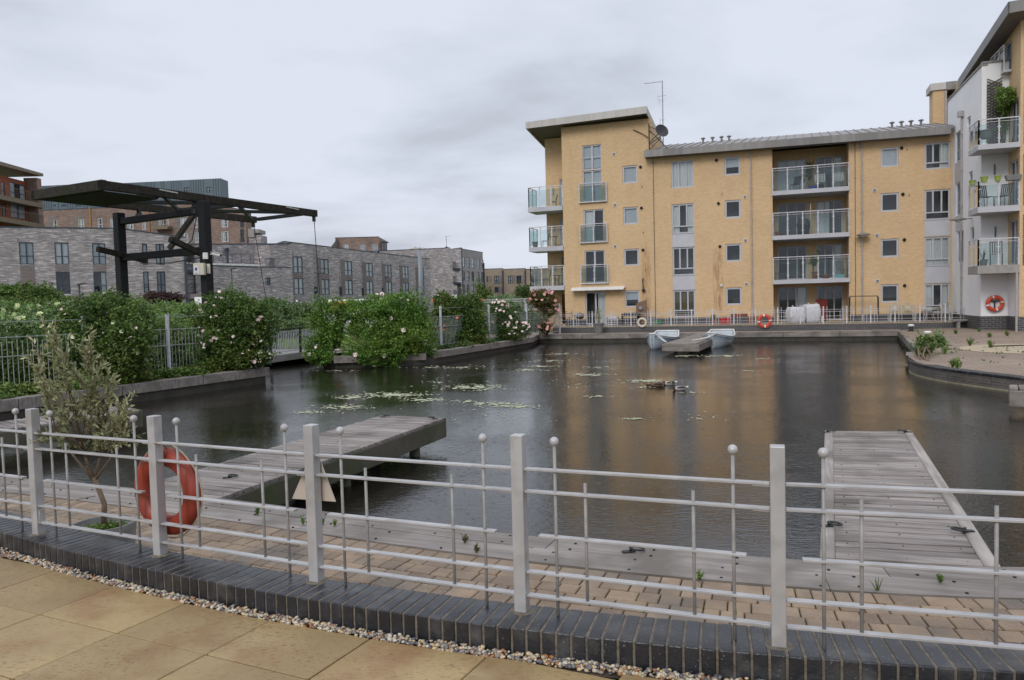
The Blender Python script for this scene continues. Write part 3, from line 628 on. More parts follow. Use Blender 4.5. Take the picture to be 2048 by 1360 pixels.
SL=lambda u: 11.45
RU0,RU1=13.08,17.28
holesA=[h[:4] for h in H]+[(RU0,RU1,.9,11.3)]
panels=[(7.08,8.45,3.03,3.95),(7.08,8.45,5.72,6.57),(21.22,22.5,3.0,3.95),(21.22,22.5,5.65,6.57)]
holesA+=panels
mb=MB()
mb.wall(FB,0,5.9,1.3,13.92,[h for h in holesA if h[0]<5.9],back=.1)
mb.wall(FB,5.9,22.62,1.3,11.5,[h for h in holesA if h[0]>5.9],back=.1)
# gable return of the tower above the lower roof, left end, recess walls
def slope(w,z0=14.05): return z0+.12*(w-.8)
P=FB.p
mb.face([P(5.9,0,10),P(5.9,-9,10),P(5.9,-9,slope(-9)-.2),P(5.9,0,slope(0)-.2)])
mb.face([P(0,-1.8,1.3),P(0,0,1.3),P(0,0,13.9),P(0,-1.8,13.7)])
holB=[(-.72,0-.02,z,z+2.05) for z in (.95,3.55,6.2,8.86)]
mb.wall(FB,-1.68,0,.5,13.7,holB,w=-1.8,back=.1)
mb.face([P(-1.68,-10,.5),P(-1.68,-1.8,.5),P(-1.68,-1.8,13.7),P(-1.68,-10,12.8)])
mb.face([P(22.62,0,.5),P(22.62,-10,.5),P(22.62,-10,11.5),P(22.62,0,11.5)])
mb.face([P(22.6,-10,.5),P(-1.68,-10,.5),P(-1.68,-10,11.4),P(22.6,-10,11.4)])
# recessed balcony bay
doors=[]
RD=-1.9
for z in (.95,3.5,6.16,8.82): doors+= [(13.35,15.05,z,z+2.1),(15.6,17.1,z,z+2.1)]
mb.wall(FB,RU0,RU1,.9,11.5,doors,w=RD,back=.08)
mb.face([P(RU0,0,.9),P(RU0,0,11.5),P(RU0,RD,11.5),P(RU0,RD,.9)]); mb.face([P(RU1,0,11.5),P(RU1,0,.9),P(RU1,RD,.9),P(RU1,RD,11.5)])
mb.build('brick_wall',Y,yb)
mb=MB()
mb.wall(FB,0,22.62,.35,1.3,[h for h in holesA if h[2]<1.3],w=.012,back=.1); mb.build('plinth',BLUE,yb)
for h in panels:
    m=MB(); m.box(h[0],h[1],-.06,-.02,h[2]+.01,h[3]-.01,FB); m.build('spandrel_panel',PANEL,yb)
for h in H: window(yb,FB,*h[:4],h[4],fill=h[5])
for i,h in enumerate(holB[1:]): window(yb,FB,*h,'door2',w=-1.8,fill='blind',name='balcony_door')
for i,h in enumerate(doors):
    f=['right','room','room','right','room','left','blind','right'][i]
    window(yb,FB,*h,'tri3',w=RD,fill=f,name='balcony_door',frm=PANEL if False else FRM)
# roofs
def slab(name,m,pts,par=yb,**k):   # pts: top quad then thickness down
    mb=MB(); top=[np.array(p) for p in pts]; t=k.get('t',.12); mb.hexa([p-np.array([0,0,t]) for p in top]+top); return mb.build(name,m,par)
# tower monopitch
a0,a1=-2.16,5.72
tp=[P(a0,.8,14.28),P(a1,.8,14.46),P(a1,-8.2,13.35),P(a0,-8.2,13.2)]
mb=MB(); mb.hexa([q-np.array([0,0,.22]) for q in tp]+tp); mb.build('tower_roof',SOFF,yb)
mb=MB(); F0,F1=P(a0-.03,.83,13.90),P(a1+.03,.83,14.05); F2,F3=P(a1+.03,.83,14.50),P(a0-.03,.83,14.32); bk=FB.N*-.06
mb.hexa([F1,F0,F0+bk,F1+bk,F2,F3,F3+bk,F2+bk][::1]); 
F4=P(a1+.03,-8.3,13.38); sd_=FB.U*-.06
mb.hexa([F1+bk,P(a1+.03,-8.3,12.98),P(a1+.03,-8.3,12.98)+sd_,F1+bk+sd_,F2+bk,F4,F4+sd_,F2+bk+sd_])
F5,F6=P(a0-.03,-8.3,12.85),P(a0-.03,-8.3,13.25)
mb.hexa([F5,F0+bk,F0+bk-sd_,F5-sd_,F6,F3+bk,F3+bk-sd_,F6-sd_])
mb.build('tower_fascia',ZINCL,yb)
# main roof: soffit, fascia, standing seam sheet
e0,e1=5.5,22.4
eb=lambda u: 11.42-.012*(u-e0)
mb=MB(); mb.hexa([P(e1,.6,eb(e1)),P(e0,.6,eb(e0)),P(e0,-.02,eb(e0)),P(e1,-.02,eb(e1)),P(e1,.6,eb(e1)+.06),P(e0,.6,eb(e0)+.06),P(e0,-.02,eb(e0)+.06),P(e1,-.02,eb(e1)+.06)]); mb.build('soffit',SOFF,yb)
mb=MB()
for i in range(14):
    x0,x1=e0+(e1-e0)*i/14+.003,e0+(e1-e0)*(i+1)/14-.003
    mb.hexa([P(x1,.68,eb(x1)-.02),P(x0,.68,eb(x0)-.02),P(x0,.6,eb(x0)-.02),P(x1,.6,eb(x1)-.02),P(x1,.68,eb(x1)+.4),P(x0,.68,eb(x0)+.4),P(x0,.6,eb(x0)+.4),P(x1,.6,eb(x1)+.4)],random.random())
mb.build('fascia',ZINC,yb)
mb=MB(); rz=lambda w: 11.8+(.6-w)*.255
r0=[P(5.6,.66,11.78),P(22.5,.66,11.6),P(22.5,-5.2,13.0),P(5.95,-5.2,13.2)]
mb.hexa([q-np.array([0,0,.08]) for q in r0]+r0); r1=[P(22.6,-5.2,13.0),P(22.6,-10.4,11.7),P(5.9,-10.4,11.8),P(5.9,-5.2,13.2)]
mb.hexa([q-np.array([0,0,.08]) for q in (r0[3],r0[2],r1[1],r1[2])]+[r0[3],r0[2],r1[1],r1[2]])
for i in range(34):
    s=i/33; A=r0[0]+(r0[1]-r0[0])*s; B=r0[3]+(r0[2]-r0[3])*s; mb.bar(A+np.array([0,0,.02]),B+np.array([0,0,.02]),.03,.05,random.random())
mb.build('seam_roof',SEAM,yb)
for x in (1406,1425,1443,1458,1784,1803,1822,1842):
    u=FB.px(x,265,-3.6)[0]; s=(u-5.6)/17; z0=11.78-.18*s+(.66+3.6)/5.86*(1.42-.02*s)
    m=MB(); m.lathe(P(u,-3.6,z0-.05),[(.07,0),(.07,.28),(.0,.28)],10); m.lathe(P(u,-3.6,z0+.27),[(0,0),(.15,0),(.15,.05),(.05,.1),(0,.1)],12); m.build('roof_vent',ZINC,yb)
# pipes, flues, vents
def pipe(u,z0,z1,r=.045,m_=STEEL,fr=FB,par=yb,w=.07,name='downpipe'):
    m=MB(); m.tube([fr.p(u,w,z0),fr.p(u,w,z1)],r,8)
    z=z0+.6
    while z<z1: m.box(u-r*1.5,u+r*1.5,.0,w+r*1.15,z,z+.04,fr); z+=1.9
    return m.build(name,m_,par,smooth=False)
PIPE=mat('grey_pipe',(.40,.37,.36),(.33,.30,.29),sc=3,rough=.5)
pipe(11.86,.9,11.4,m_=PIPE); pipe(17.98,.9,11.3,m_=PIPE); pipe(17.62,1,11.3,.014,BLKM,name='cable'); pipe(5.97,1,11.35,.014,BLKM,name='cable')
for x,y in [(1228,308),(1230,410),(1230.5,493),(1233.6,576),(1490,394),(1491,481),(1493,568),(1749,381),(1754,471),(1755,562)]:
    u,z=FB.px(x,y); m=MB(); m.box(u-.1,u+.1,0,.03,z-.1,z+.1,FB); o=m.build('wall_vent',WHT,yb)
    m=MB(); 
    for k in range(4): m.box(u-.075,u+.075,.03,.036,z-.075+k*.04,z-.05+k*.04,FB)
    m.build('vent_slot',BLKM,o)
for x,y in [(1281,334),(1283,416),(1286,500),(1433,320.5),(1437,407),(1440,493),(1443,571),(1803,296),(1805.5,388.5),(1808.5,479.5),(1809,571)]:
    u,z=FB.px(x,y); m=MB(); m.lathe(P(u,.0,z),[(.09,0),(.09,.07),(.055,.09),(.0,.03)],14,ax=tuple(FB.N)); m.build('flue',WHT if (x,y)==(1443,571) else BLKM,yb,smooth=False)
RS,nt_,bs_=new('rust_stain'); N_,L_n=nt_.nodes,nt_.links; bs_.inputs['Base Color'].default_value=(.33,.15,.045,1); bs_.inputs['Roughness'].default_value=.9
u_=N_.new('ShaderNodeUVMap'); mp_=N_.new('ShaderNodeMapping'); mp_.inputs['Scale'].default_value=(3.2,.55,1); L_n.new(u_.outputs[0],mp_.inputs[0]); no_=N_.new('ShaderNodeTexNoise'); no_.inputs['Scale'].default_value=1.4; no_.inputs['Detail'].default_value=9; no_.inputs['Roughness'].default_value=.7; L_n.new(mp_.outputs[0],no_.inputs['Vector'])
at_=N_.new('ShaderNodeAttribute'); at_.attribute_name='rnd'; mr_=N_.new('ShaderNodeMapRange'); mr_.inputs[1].default_value=.42; mr_.inputs[2].default_value=.72; mr_.inputs[4].default_value=.85; L_n.new(no_.outputs[0],mr_.inputs[0]); mu_=N_.new('ShaderNodeMath'); mu_.operation='MULTIPLY'; L_n.new(mr_.outputs[0],mu_.inputs[0]); L_n.new(at_.outputs['Fac'],mu_.inputs[1]); L_n.new(mu_.outputs[0],bs_.inputs['Alpha'])
for ua,ub_,zlo,zhi in ((9.5,10.2,1.35,5.7),(5.05,5.75,1.4,6.2)):
    V_=[];F_=[];c_=[]; nu,nz_=6,16
    me=bpy.data.meshes.new('rust_stain')
    for i in range(nu+1):
        for j in range(nz_+1): V_.append(tuple(P(ua+(ub_-ua)*i/nu,.004,zlo+(zhi-zlo)*j/nz_)-np.array(OFF[yb.name])))
    for i in range(nu):
        for j in range(nz_): F_.append((i*(nz_+1)+j,(i+1)*(nz_+1)+j,(i+1)*(nz_+1)+j+1,i*(nz_+1)+j+1))
    o=mkobj('rust_stain',np.array(V_),F_,[RS],None,None,yb,np.array(OFF[yb.name])); ca=o.data.color_attributes.new('rnd','FLOAT_COLOR','POINT')
    for i in range(nu+1):
        for j in range(nz_+1): q=math.sin(math.pi*i/nu)*math.sin(math.pi*min(1,(j/nz_)*1.0))**.5; ca.data[i*(nz_+1)+j].color=(q,q,q,1)
# small rust coloured brackets and hooks
for x,y in [(1284,373),(1287,465),(1291,540),(1444,388),(1814,298),(1818,390)]:
    u,z=FB.px(x,y); m=MB(); m.box(u-.015,u+.015,0,.05,z-.08,z+.04,FB); m.build('wall_hook',mat('rust%d'%x,(.2,.08,.03),rough=.9) if x==1284 else bpy.data.materials['rust1284'],yb)
# bent black flue by the ground floor window
m=MB(); u,z=FB.px(1287,582); m.tube([P(u,.02,z+.75),P(u-.02,.12,z+.78),P(u-.03,.14,z+.7),P(u+.02,.14,z+.1)],.03,8); m.sphere(P(u+.02,.14,z+.05),.11,10); m.build('bent_flue',BLKM,yb,smooth=True)
# recessed bay slabs and balustrades
SLB=mat('balcony_slab',(.47,.47,.50),(.42,.42,.45),sc=2,rough=.6)
for i,z in enumerate(FLZ):
    m=MB(); m.box(RU0-.03,RU1+.03,.004,.17,z+.02,z+.27,FB); m.box(RU0+.005,RU1-.005,RD+.005,.0,z,z+.24,FB); o=m.build('balcony',SLB,yb)
    railing(o,FB,[(RU0,.1),(RU1,.1)],z+.25,z+1.62)
# juliet balconies
for z0,z1 in ((8.9,10.15),(6.28,7.5),(3.62,4.85)):
    m=MB(); m.box(1.12,2.98,.02,.16,z0,z0+.06,FB); o=m.build('juliet_balcony',WMET,yb); railing(o,FB,[(1.15,.13),(2.95,.13)],z0+.04,z1)
# corner balconies on the left end
for i,z in enumerate((3.28,5.9,8.55)):
    m=MB(); m.hexa([P(-.02,-1.78,z),P(-2.42,-1.78,z),P(-2.42,.05,z),P(-.02,.05,z),P(-.02,-1.78,z+.3),P(-2.42,-1.78,z+.3),P(-2.42,.05,z+.3),P(-.02,.05,z+.3)][::1]); o=m.build('balcony',SLB,yb)
    railing(o,FB,[(-.04,0),(-2.36,0),(-2.36,-1.72)],z+.3,z+1.62)
for z in (4.9,7.6,10.1):
    m=MB(); m.box(-1.2,-1.12,-1.8,-1.72,z-.25,z+.2,FB); m.build('wall_light',STEEL,yb)
# awning
m=MB(); m.box(.55,4.05,.02,.2,3.28,3.4,FB); m.hexa([P(4.05,.62,3.17),P(.55,.62,3.17),P(.55,.2,3.29),P(4.05,.2,3.29),P(4.05,.62,3.24),P(.55,.62,3.24),P(.55,.2,3.39),P(4.05,.2,3.39)]); m.build('awning',WHT,yb,bevel=.01)
# aerial and dish
m=MB(); b=P(6.55,-.5,12.2); m.tube([b,b+np.array([0,0,4.1])],.03,8); t=b+np.array([0,0,4.05]); U_=FB.U
m.bar(t-U_*1.15,t+U_*.02,.03,.03); 
for zz,ln in ((-.9,.5),(-1.15,.35),(-2.4,.3)): m.bar(t+np.array([0,0,zz])-U_*ln*.6,t+np.array([0,0,zz])+U_*ln*.4,.02,.02); m.bar(t+np.array([0,0,zz+.15])-U_*ln*.6,t+np.array([0,0,zz-.3])-U_*ln*.6,.015,.015)
for k in range(6): m.bar(t-U_*(.15+.17*k)+np.array([0,0,0])-FB.N*.12,t-U_*(.15+.17*k)+FB.N*.12,.012,.012)
m.build('aerial',STEEL,yb)
m=MB(); dc=P(6.55,.35,12.95); ax=(FB.N*.75+FB.U*.55+np.array([0,0,.35])); ax/=np.linalg.norm(ax)
m.lathe(dc,[(0,.0),(.22,.025),(.42,.1),(.44,.11),(.42,.09),(.2,.0),(0,-.03)],24,ax=tuple(ax)); o=m.build('satellite_dish',BLKM,yb,smooth=True)
m=MB(); m.bar(P(5.75,.1,13.6),P(5.75,.1,11.9),.05,.05); m.bar(P(5.75,.1,13.4),dc,.04,.04); m.bar(P(5.75,.1,12.4),dc,.04,.04); m.bar(P(5.75,.1,12.3),dc-np.array([0,0,.3]),.04,.04); m.bar(P(5.75,.1,13.2),P(6.9,.1,11.9),.05,.05); m.bar(P(5.75,.1,11.95),P(6.5,.1,12.6),.04,.04); m.tube([P(4.75,.06,13.3),P(5.3,.08,13.0),P(5.7,.1,12.7)],.025,6); m.build('dish_bracket',BLKM,yb)
# wall lamp heads
def lamphead(par,Pw,dirv,r=.34,arm=.5):
    Pw=np.array(Pw); dirv=np.array(dirv)/np.linalg.norm(dirv); c=Pw+dirv*arm
    m=MB(); m.bar(Pw,c,.05,.05); m.lathe(c,[(0,.12),(.12,.1),(r,.0),(r,-.04),(0,-.04)][::-1],20); o=m.build('wall_lamp',ZINC,par)
    m=MB(); m.lathe(c-np.array([0,0,.16]),[(0,0),(.14,.05),(.2,.115),(0,.115)],14); m.build('lamp_glass',WHT,o)
u,z=FB.px(1725,470); lamphead(yb,P(u,.02,z),FB.N,.38,.35)
# ------------------------------------------------ white rendered wing on the right
KW=np.array([23.06,36.85]); hA=R(18.4); bA=np.array([math.sin(hA),math.cos(hA)])
FA=Fr(KW,-bA)         # face A: u runs toward the viewer, N points left over the water
FBW=Fr(KW,(bA[1],-bA[0]))   # faces the viewer: u to the right
for f_ in (FA,FBW): pass
wg=thing('apartment_building','white rendered and yellow brick apartment wing on the right with planted balconies','building',(25.5,39,.5))
mb=MB(); TOPW=13.35
def wz(x,y): return FA.px(x,y)
hw=[]
def addpx(x0,x1,ys0,ys1,kind,fill):
    u0=FA.px(x0,(ys0+ys1)/2)[0]; u1=FA.px(x1,(ys0+ys1)/2)[0]; z1=FA.px((x0+x1)/2,ys0)[1]; z0=FA.px((x0+x1)/2,ys1)[1]; hw.append((u0,u1,z0,z1,kind,fill))
addpx(1911,1924,262,322,'quad','blind'); addpx(1912,1924,365,430,'quad','blind'); addpx(1914.5,1927,462,525,'quad','curtains')
addpx(1934.5,1941,233,253,'small','room'); addpx(1938,1945,343,365,'small','room'); addpx(1941,1948,455,480,'small','room')
cor=[(.0,1.2)]
mb.wall(FA,-6.95,0,1.25,TOPW,[h[:4] for h in hw],back=.12)
mb.wall(FBW,0,1.14,1.25,TOPW+.1,[])
FC=Fr(FBW.p(1.14,0,0)[:2],-bA)
mb.wall(FC,0,1.7,1.25,3.45,[])
mb.build('render_wall',RENDER,wg)
mb=MB(); mb.wall(FA,-6.95,0.01,.3,1.25,[],w=.012); mb.wall(FBW,-.01,1.14,.3,1.25,[],w=.012); mb.wall(FC,0,1.7,.3,1.25,[],w=.012)
FD=Fr(FC.p(1.7,0,0)[:2],(bA[1],-bA[0])); mb.wall(FD,0,5,.3,1.25,[],w=.012); mb.build('plinth',brick('plinth_brick',(.03,.032,.04,1),(.05,.05,.055,1),(.20,.19,.18,1),bw=.3,bh=.1,ms=.012,var=.4,rough=.5),wg)
for h in hw:
    window(wg,FA,*h[:4],h[4],fill=h[5],back=.12)
for a,b in ((0,1),(1,2)):
    m=MB(); h0,h1=hw[a],hw[b]; m.box(h0[0],h0[1],.0,.02,h1[3]+.03,h0[2]-.03,FA); m.build('spandrel_panel',PANEL,wg)
# brick part: recess side wall and street face
mb=MB(); dC=[(.25,1.45,z,z+2.1) for z in (3.72,6.5,9.3)]
mb.wall(FC,0,1.7,3.45,12.2,dC,back=.1)
mb.wall(FD,0,5,1.25,15.0,[])
mb.build('brick_wall',Y,wg)
for h in dC: window(wg,FC,*h,'door2',fill='blind',name='balcony_door')
# coping of the white wall and upper brick storey
mb=MB(); mb.box(-6.95,.03,-.25,.05,TOPW,TOPW+.1,FA); mb.box(0,1.2,-.25,.05,TOPW+.1,TOPW+.2,FBW); mb.build('coping',ZINC,wg)
mb=MB(); FU=Fr(FBW.p(1.14,0,0)[:2],-bA); _a=FU.px(1998,100); _b=FU.px(2023,100); _z0,_z1=FU.px(2010,150)[1],FU.px(2010,92)[1]; _c=FU.px(1978,135)[0]; _d=FU.px(1990,135)[0]; _y0,_y1=FU.px(1984,150)[1],FU.px(1984,122)[1]
UW=[(_a[0],_b[0],_z0,_z1),(_c,_d,_y0,_y1)]; mb.wall(FU,-12,1.7,12.2,16.2,UW,back=.1,topf=lambda u: 15.15); mb.build('upper_brick_wall',Y,wg)
for h in UW: window(wg,FU,*h,'door2',fill='blind')
# roof over the wing with deep overhang: fascia found along face A offset outwards
fw_=-.35
za=FA.px(2015,28,fw_); zb=FA.px(1927,165,fw_)
mb=MB(); FAw=lambda u,w_,z: FA.p(u,w_,z)
ua,ub=za[0]+.1,zb[0]-1.2; z1a,z1b=za[1],zb[1]
def fasc(ua,za_,ub,zb_,w0,h): return [FAw(ub,w0,zb_),FAw(ua,w0,za_),FAw(ua,w0-.06,za_),FAw(ub,w0-.06,zb_),FAw(ub,w0,zb_+h),FAw(ua,w0,za_+h),FAw(ua,w0-.06,za_+h),FAw(ub,w0-.06,zb_+h)]
mb.hexa(fasc(ua,z1a,ub,z1b,fw_,.5))
mb.hexa([FAw(ua,fw_,z1a),FAw(ua,-6,z1a+.35),FAw(ua-.06,-6,z1a+.35),FAw(ua-.06,fw_,z1a),FAw(ua,fw_,z1a+.5),FAw(ua,-6,z1a+.85),FAw(ua-.06,-6,z1a+.85),FAw(ua-.06,fw_,z1a+.5)])
mb.build('fascia',ZINC,wg)
mb=MB(); mb.hexa([FAw(ub,fw_-.06,z1b),FAw(ua-.06,fw_-.06,z1a),FAw(ua-.06,-6,z1a+.35),FAw(ub,-6,z1b+.35),FAw(ub,fw_-.06,z1b+.3),FAw(ua-.06,fw_-.06,z1a+.3),FAw(ua-.06,-6,z1a+.7),FAw(ub,-6,z1b+.7)]); mb.build('wing_roof',SOFF,wg)
# wing balconies in the notch
BU0=-.95
for i,(z0,z1,zr) in enumerate(((3.3,3.68,4.92),(6.15,6.42,7.62),(9.07,9.3,10.45))):
    m=MB(); FDp=FD.p
    m.hexa([FDp(0,-1.7,z0),FDp(-1.7,-1.7,z0),FDp(-1.7,.05,z0),FDp(0,.05,z0),FDp(0,-1.7,z1),FDp(-1.7,-1.7,z1),FDp(-1.7,.05,z1),FDp(0,.05,z1)]); o=m.build('balcony',CONC if i==0 else SLB,wg)
    railing(o,FD,[(-.03,.0),(-1.66,.0),(-1.66,-1.66)],z1-.02,zr)
m=MB(); m.box(UW[0][0]-.1,UW[0][1]+.1,.02,.35,UW[0][2]-.12,UW[0][2]-.02,FU); o=m.build('juliet_balcony',WMET,wg); railing(o,FU,[(UW[0][0]-.08,.32),(UW[0][1]+.08,.32)],UW[0][2]-.02,UW[0][2]+1.15)
def pipe2(x,y0,y1,fr,par,r=.045):
    u,zt=fr.px(x,y0,.07); zb=fr.px(x,y1,.07)[1]; pipe(u,max(.6,zb),zt,r,PIPE,fr,par)
pipe2(1923,232,650,FA,wg); m=MB(); u,z=FA.px(1922,228,.1); m.box(u-.14,u+.14,.01,.25,z-.15,z+.15,FA); m.build('rainwater_hopper',PIPE,wg)
m=MB(); q=FD.p(-.12,.09,0); m.tube([q+np.array([0,0,.55]),q+np.array([0,0,3.35])],.05,8); m.build('downpipe',PIPE,wg)
u,z=FA.px(1945,437); lamphead(wg,FA.p(u,.02,z),FA.N,.38,.62)
m=MB(); m.bar(FBW.p(.55,.03,8.1),FBW.p(.55,.03,8.6),.05,.05); m.bar(FBW.p(.6,.03,5.1),FBW.p(.6,.03,5.6),.05,.05); m.bar(FA.p(-6.9,.05,6.2),FA.p(-6.9,.05,5.7),.06,.06); m.build('wall_light',STEEL,wg)
# penthouse behind the corner
A1=Dp(1866,200,47); FP=Fr(A1,(FB.U[0],FB.U[1])); ph=thing('roof_penthouse','yellow brick rooftop storey with a pale fascia above the corner of the two wings','building',(A1[0]+1,A1[1]+2,11.3))
u1=FP.px(1893,215)[0]; u2=FP.px(1935,215,-.8)[0]; zt=FP.px(1880,180)[1]; zb=11.2
mb=MB(); mb.box(0,u1,-1.2,0,zb,zt,FP); mb.box(u1,u2+3,-3,-.8,zb,zt-.2,FP); mb.build('brick_wall',Y,ph)
mb=MB(); mb.box(-.15,u1-.05,-1.4,.1,zt,zt+.42,FP); mb.build('pale_fascia',ZINCL,ph); mb=MB(); mb.box(u1-.05,u2+3,-3,.12,zt-.05,zt+.43,FP); mb.build('grey_fascia',ZINC,ph)
mb=MB(); mb.box(u1-.12,u1,.0,.1,zb,zt-.1,FP); mb.build('downpipe',PIPE,ph)
window(ph,Fr(FP.p(u1,-.8,0)[:2],(FB.U[0],FB.U[1])),.1,u2-u1+1.5,zb+1.0,zt-.35,'tri3',fill='blind',back=-.06)
# ================================================ BACKGROUND BUILDINGS (left)
def bwin(par,fr,u0,u1,z0,z1,kind='quad',fill='blind',frm=None,fw=.09,w=0,back=.14):
    return window(par,fr,u0,u1,z0,z1,kind,w=w,frm=frm or FRMD,fill=fill,fw=fw,back=.08)
def body(name,fr,u0,u1,z0,ztop,depth,m,par,holes=(),zt2=None,w=0,back=.14):
    """front wall with openings + sides, back, flat roof"""
    mb=MB(); zt2=ztop if zt2 is None else zt2; tf=lambda u: ztop+(zt2-ztop)*(u-u0)/(u1-u0); p=fr.p
    mb.wall(fr,u0,u1,z0,min(ztop,zt2),list(holes),w=w,topf=tf,back=back)
    mb.face([p(u0,w-depth,z0),p(u0,w,z0),p(u0,w,ztop),p(u0,w-depth,ztop)]); mb.face([p(u1,w,z0),p(u1,w-depth,z0),p(u1,w-depth,zt2),p(u1,w,zt2)])
    mb.face([p(u1,w-depth,z0),p(u0,w-depth,z0),p(u0,w-depth,ztop),p(u1,w-depth,zt2)]); mb.face([p(u0,w,ztop-.3),p(u1,w,zt2-.3),p(u1,w-depth,zt2-.3),p(u0,w-depth,ztop-.3)])
    o=mb.build(name,m,par)
    c=MB(); a,b=p(u0-.03,w+.04,ztop),p(u1+.03,w+.04,zt2); bk=-fr.N*.4; hz=np.array([0,0,.12])
    c.hexa([b,a,a+bk,b+bk,b+hz,a+hz,a+bk+hz,b+bk+hz]); c.build('coping',FRMD,par)
    return o
def pxw(fr,rects,w=0):   # (x0,y0,x1,y1) pixel rects -> u,z rects
    o=[]
    for x0,y0,x1,y1 in rects:
        ym,xm=(y0+y1)/2,(x0+x1)/2; o.append((fr.px(x0,ym,w)[0],fr.px(x1,ym,w)[0],fr.px(xm,y1,w)[1],fr.px(xm,y0,w)[1]))
    return o
# --- grey brick terrace, left
f1=fr2(0,72,330,79); g1=thing('terrace_house','long pale grey brick house with tall paired windows behind the left hedge','building',f1.p(6,-4,0))
S6=lambda x,y:(x/7.554,440+y/7.554)
r1=[S6(292,370)+S6(512,697),S6(830,355)+S6(1042,690),S6(1395,345)+S6(1598,675),(248,487,262,531),(285,489,295,531),(312,492,329,532)]
r2=[S6(850,790)+S6(1062,1130),S6(1415,775)+S6(1612,1110),(250,543,265,586),(287,545,298,587),(314,546,331,586)]
w1=pxw(f1,r1); w2=pxw(f1,r2); za=np.mean([w[3] for w in w1]); 
allw=[(a,b,7.45,9.62) for a,b,_,_ in w1]+[(a,b,4.55,6.75) for a,b,_,_ in w2]
p1=[(w1[0][0],w1[0][1],4.0,7.40),(w2[0][0],w2[0][1],6.8,7.42),(w2[1][0],w2[1][1],6.8,7.42)]
body('brick_wall',f1,-14,10.9,.4,10.75,9,GREY,g1,allw,zt2=11.1)
fills=['blind','white','blind','closed','white','white','room','right','curtains','white','blind']
for h,f in zip(allw,fills): bwin(g1,f1,*h,'quad' if h[1]-h[0]>.7 else 'split',f)
mb=MB()
for h in p1: mb.box(h[0],h[1],.0,.02,h[2],h[3],f1); mb.build('brick_panel',GREYD,g1); mb=MB()
mb=MB(); mb.box(-14,19,-.01,.04,3.85,4.35,f1); mb.build('brick_band',GREYD,g1)
mb=MB(); mb.box(10.0,10.35,.0,.22,.4,10.9,f1); mb.build('downpipe',ZINC,g1)
g2=thing('terrace_house','grey brick house with a sloping parapet and dark balconies behind the black gantry','building',f1.p(14,-4,0))
r3=[h for h in allw if h[0]>11]; holes=[h for h in r3]
body('brick_wall',f1,10.95,16.6,.4,11.05,9,GREY,g2,holes,zt2=10.3,w=-.0)
for h,f in zip(holes,['white','white','blind','blind']): bwin(g2,f1,*h,'quad' if h[1]-h[0]>.7 else 'split',f)
mb=MB(); mb.box(16.4,16.65,.02,.2,.4,9.6,f1); mb.build('downpipe',FRMD,g2)
# recessed balcony bay
f2=fr2(343,80.5,393,82.5)
mb=MB(); L2=f2.len
bay=pxw(f2,[(343,567-24,366,586),(348,508,372,540)],w=-1.5)
mb.wall(f2,0,L2,.4,9.2,bay,w=-1.5,back=.14); mb.face([f2.p(L2,0,.4),f2.p(L2,-1.5,.4),f2.p(L2,-1.5,9.2),f2.p(L2,0,9.2)]); mb.build('bay_wall',GREYD,g2)
for b_ in bay: bwin(g2,f2,*b_,'door2','blind',w=-1.5)
for z0 in (7.0,4.3):
    m=MB(); m.box(.0,L2-.1,-1.4,.5,z0-.3,z0,f2); o=m.build('balcony',FRMD,g2)
    m=MB(); 
    for i in range(23): m.bar(f2.p(L2*i/22.5,.47,z0),f2.p(L2*i/22.5,.47,z0+1.1),.02,.02)
    m.bar(f2.p(0,.47,z0+1.1),f2.p(L2-.1,.47,z0+1.1),.05,.05); m.build('railing',FRMD,o)
# --- grey house with planted roof terrace (right of gantry)
f3=fr2(395,83,545,91); g3=thing('terrace_house','grey brick house with a planted roof terrace seen right of the gantry post','building',f3.p(5,-4,0))
L3=f3.len; S=pxw(f3,[(530,555,546,570),(529,522,541,546)])
body('brick_wall',f3,-3.5,L3+2.9,.4,f3.px(470,529)[1]-.25,7,GREY,g3,S[:1])
bwin(g3,f3,*S[0],'quad','curtains')
body('upper_wall',f3,-4,L3+5.5,3,f3.px(430,497,-3)[1],6,GREY,g3,[],zt2=f3.px(560,487,-3)[1],w=-3)
_l0,_l1=f3.px(527,520)[0],L3+3.1
body('link_wall',f3,_l0+.9,_l1,.4,f3.px(545,490)[1],6,GREY,g3,[],zt2=f3.px(575,487)[1],w=.03)
zt=f3.px(470,529)[1]-.25
mb=MB()
for i in range(12): mb.box(-1.6+i*.85,-.85+i*.85,-.45,.02,zt+.12,zt+.34,f3)
mb.build('planter_trough',WHT,g3)
mb=MB(); 
for i in range(9): mb.bar(f3.p(-2.5+i*1.2,-.2,zt+.1),f3.p(-2.5+i*1.2,-.2,zt+1.5),.05,.05)
mb.bar(f3.p(-2.5,-.2,zt+1.5),f3.p(7.3,-.2,zt+1.5),.05,.05); mb.build('terrace_rail',FRMD,g3)
for x in (455,542):
    u=f3.px(x,510,-2.7)[0]; z0=f3.px(x,510,-2.7)[1]; mb=MB(); mb.tube([f3.p(u,-2.7,z0-1.7),f3.p(u,-2.7,z0+.6)],.14,8); mb.lathe(f3.p(u,-2.7,z0+.5),[(.2,0),(.26,.3),(0,.3)],10); mb.build('flue',FRMD,g3)
mb=MB(); a,b=pxw(f3,[(530,525,548,548)])[0][:2]; 
for i in range(10): mb.bar(f3.p(a+(b-a)*i/9,.05,zt+.1),f3.p(a+(b-a)*i/9,.05,zt+1.1),.03,.03)
mb.bar(f3.p(a,.05,zt+1.1),f3.p(b,.05,zt+1.1),.06,.06); mb.build('railing',FRMD,g3)
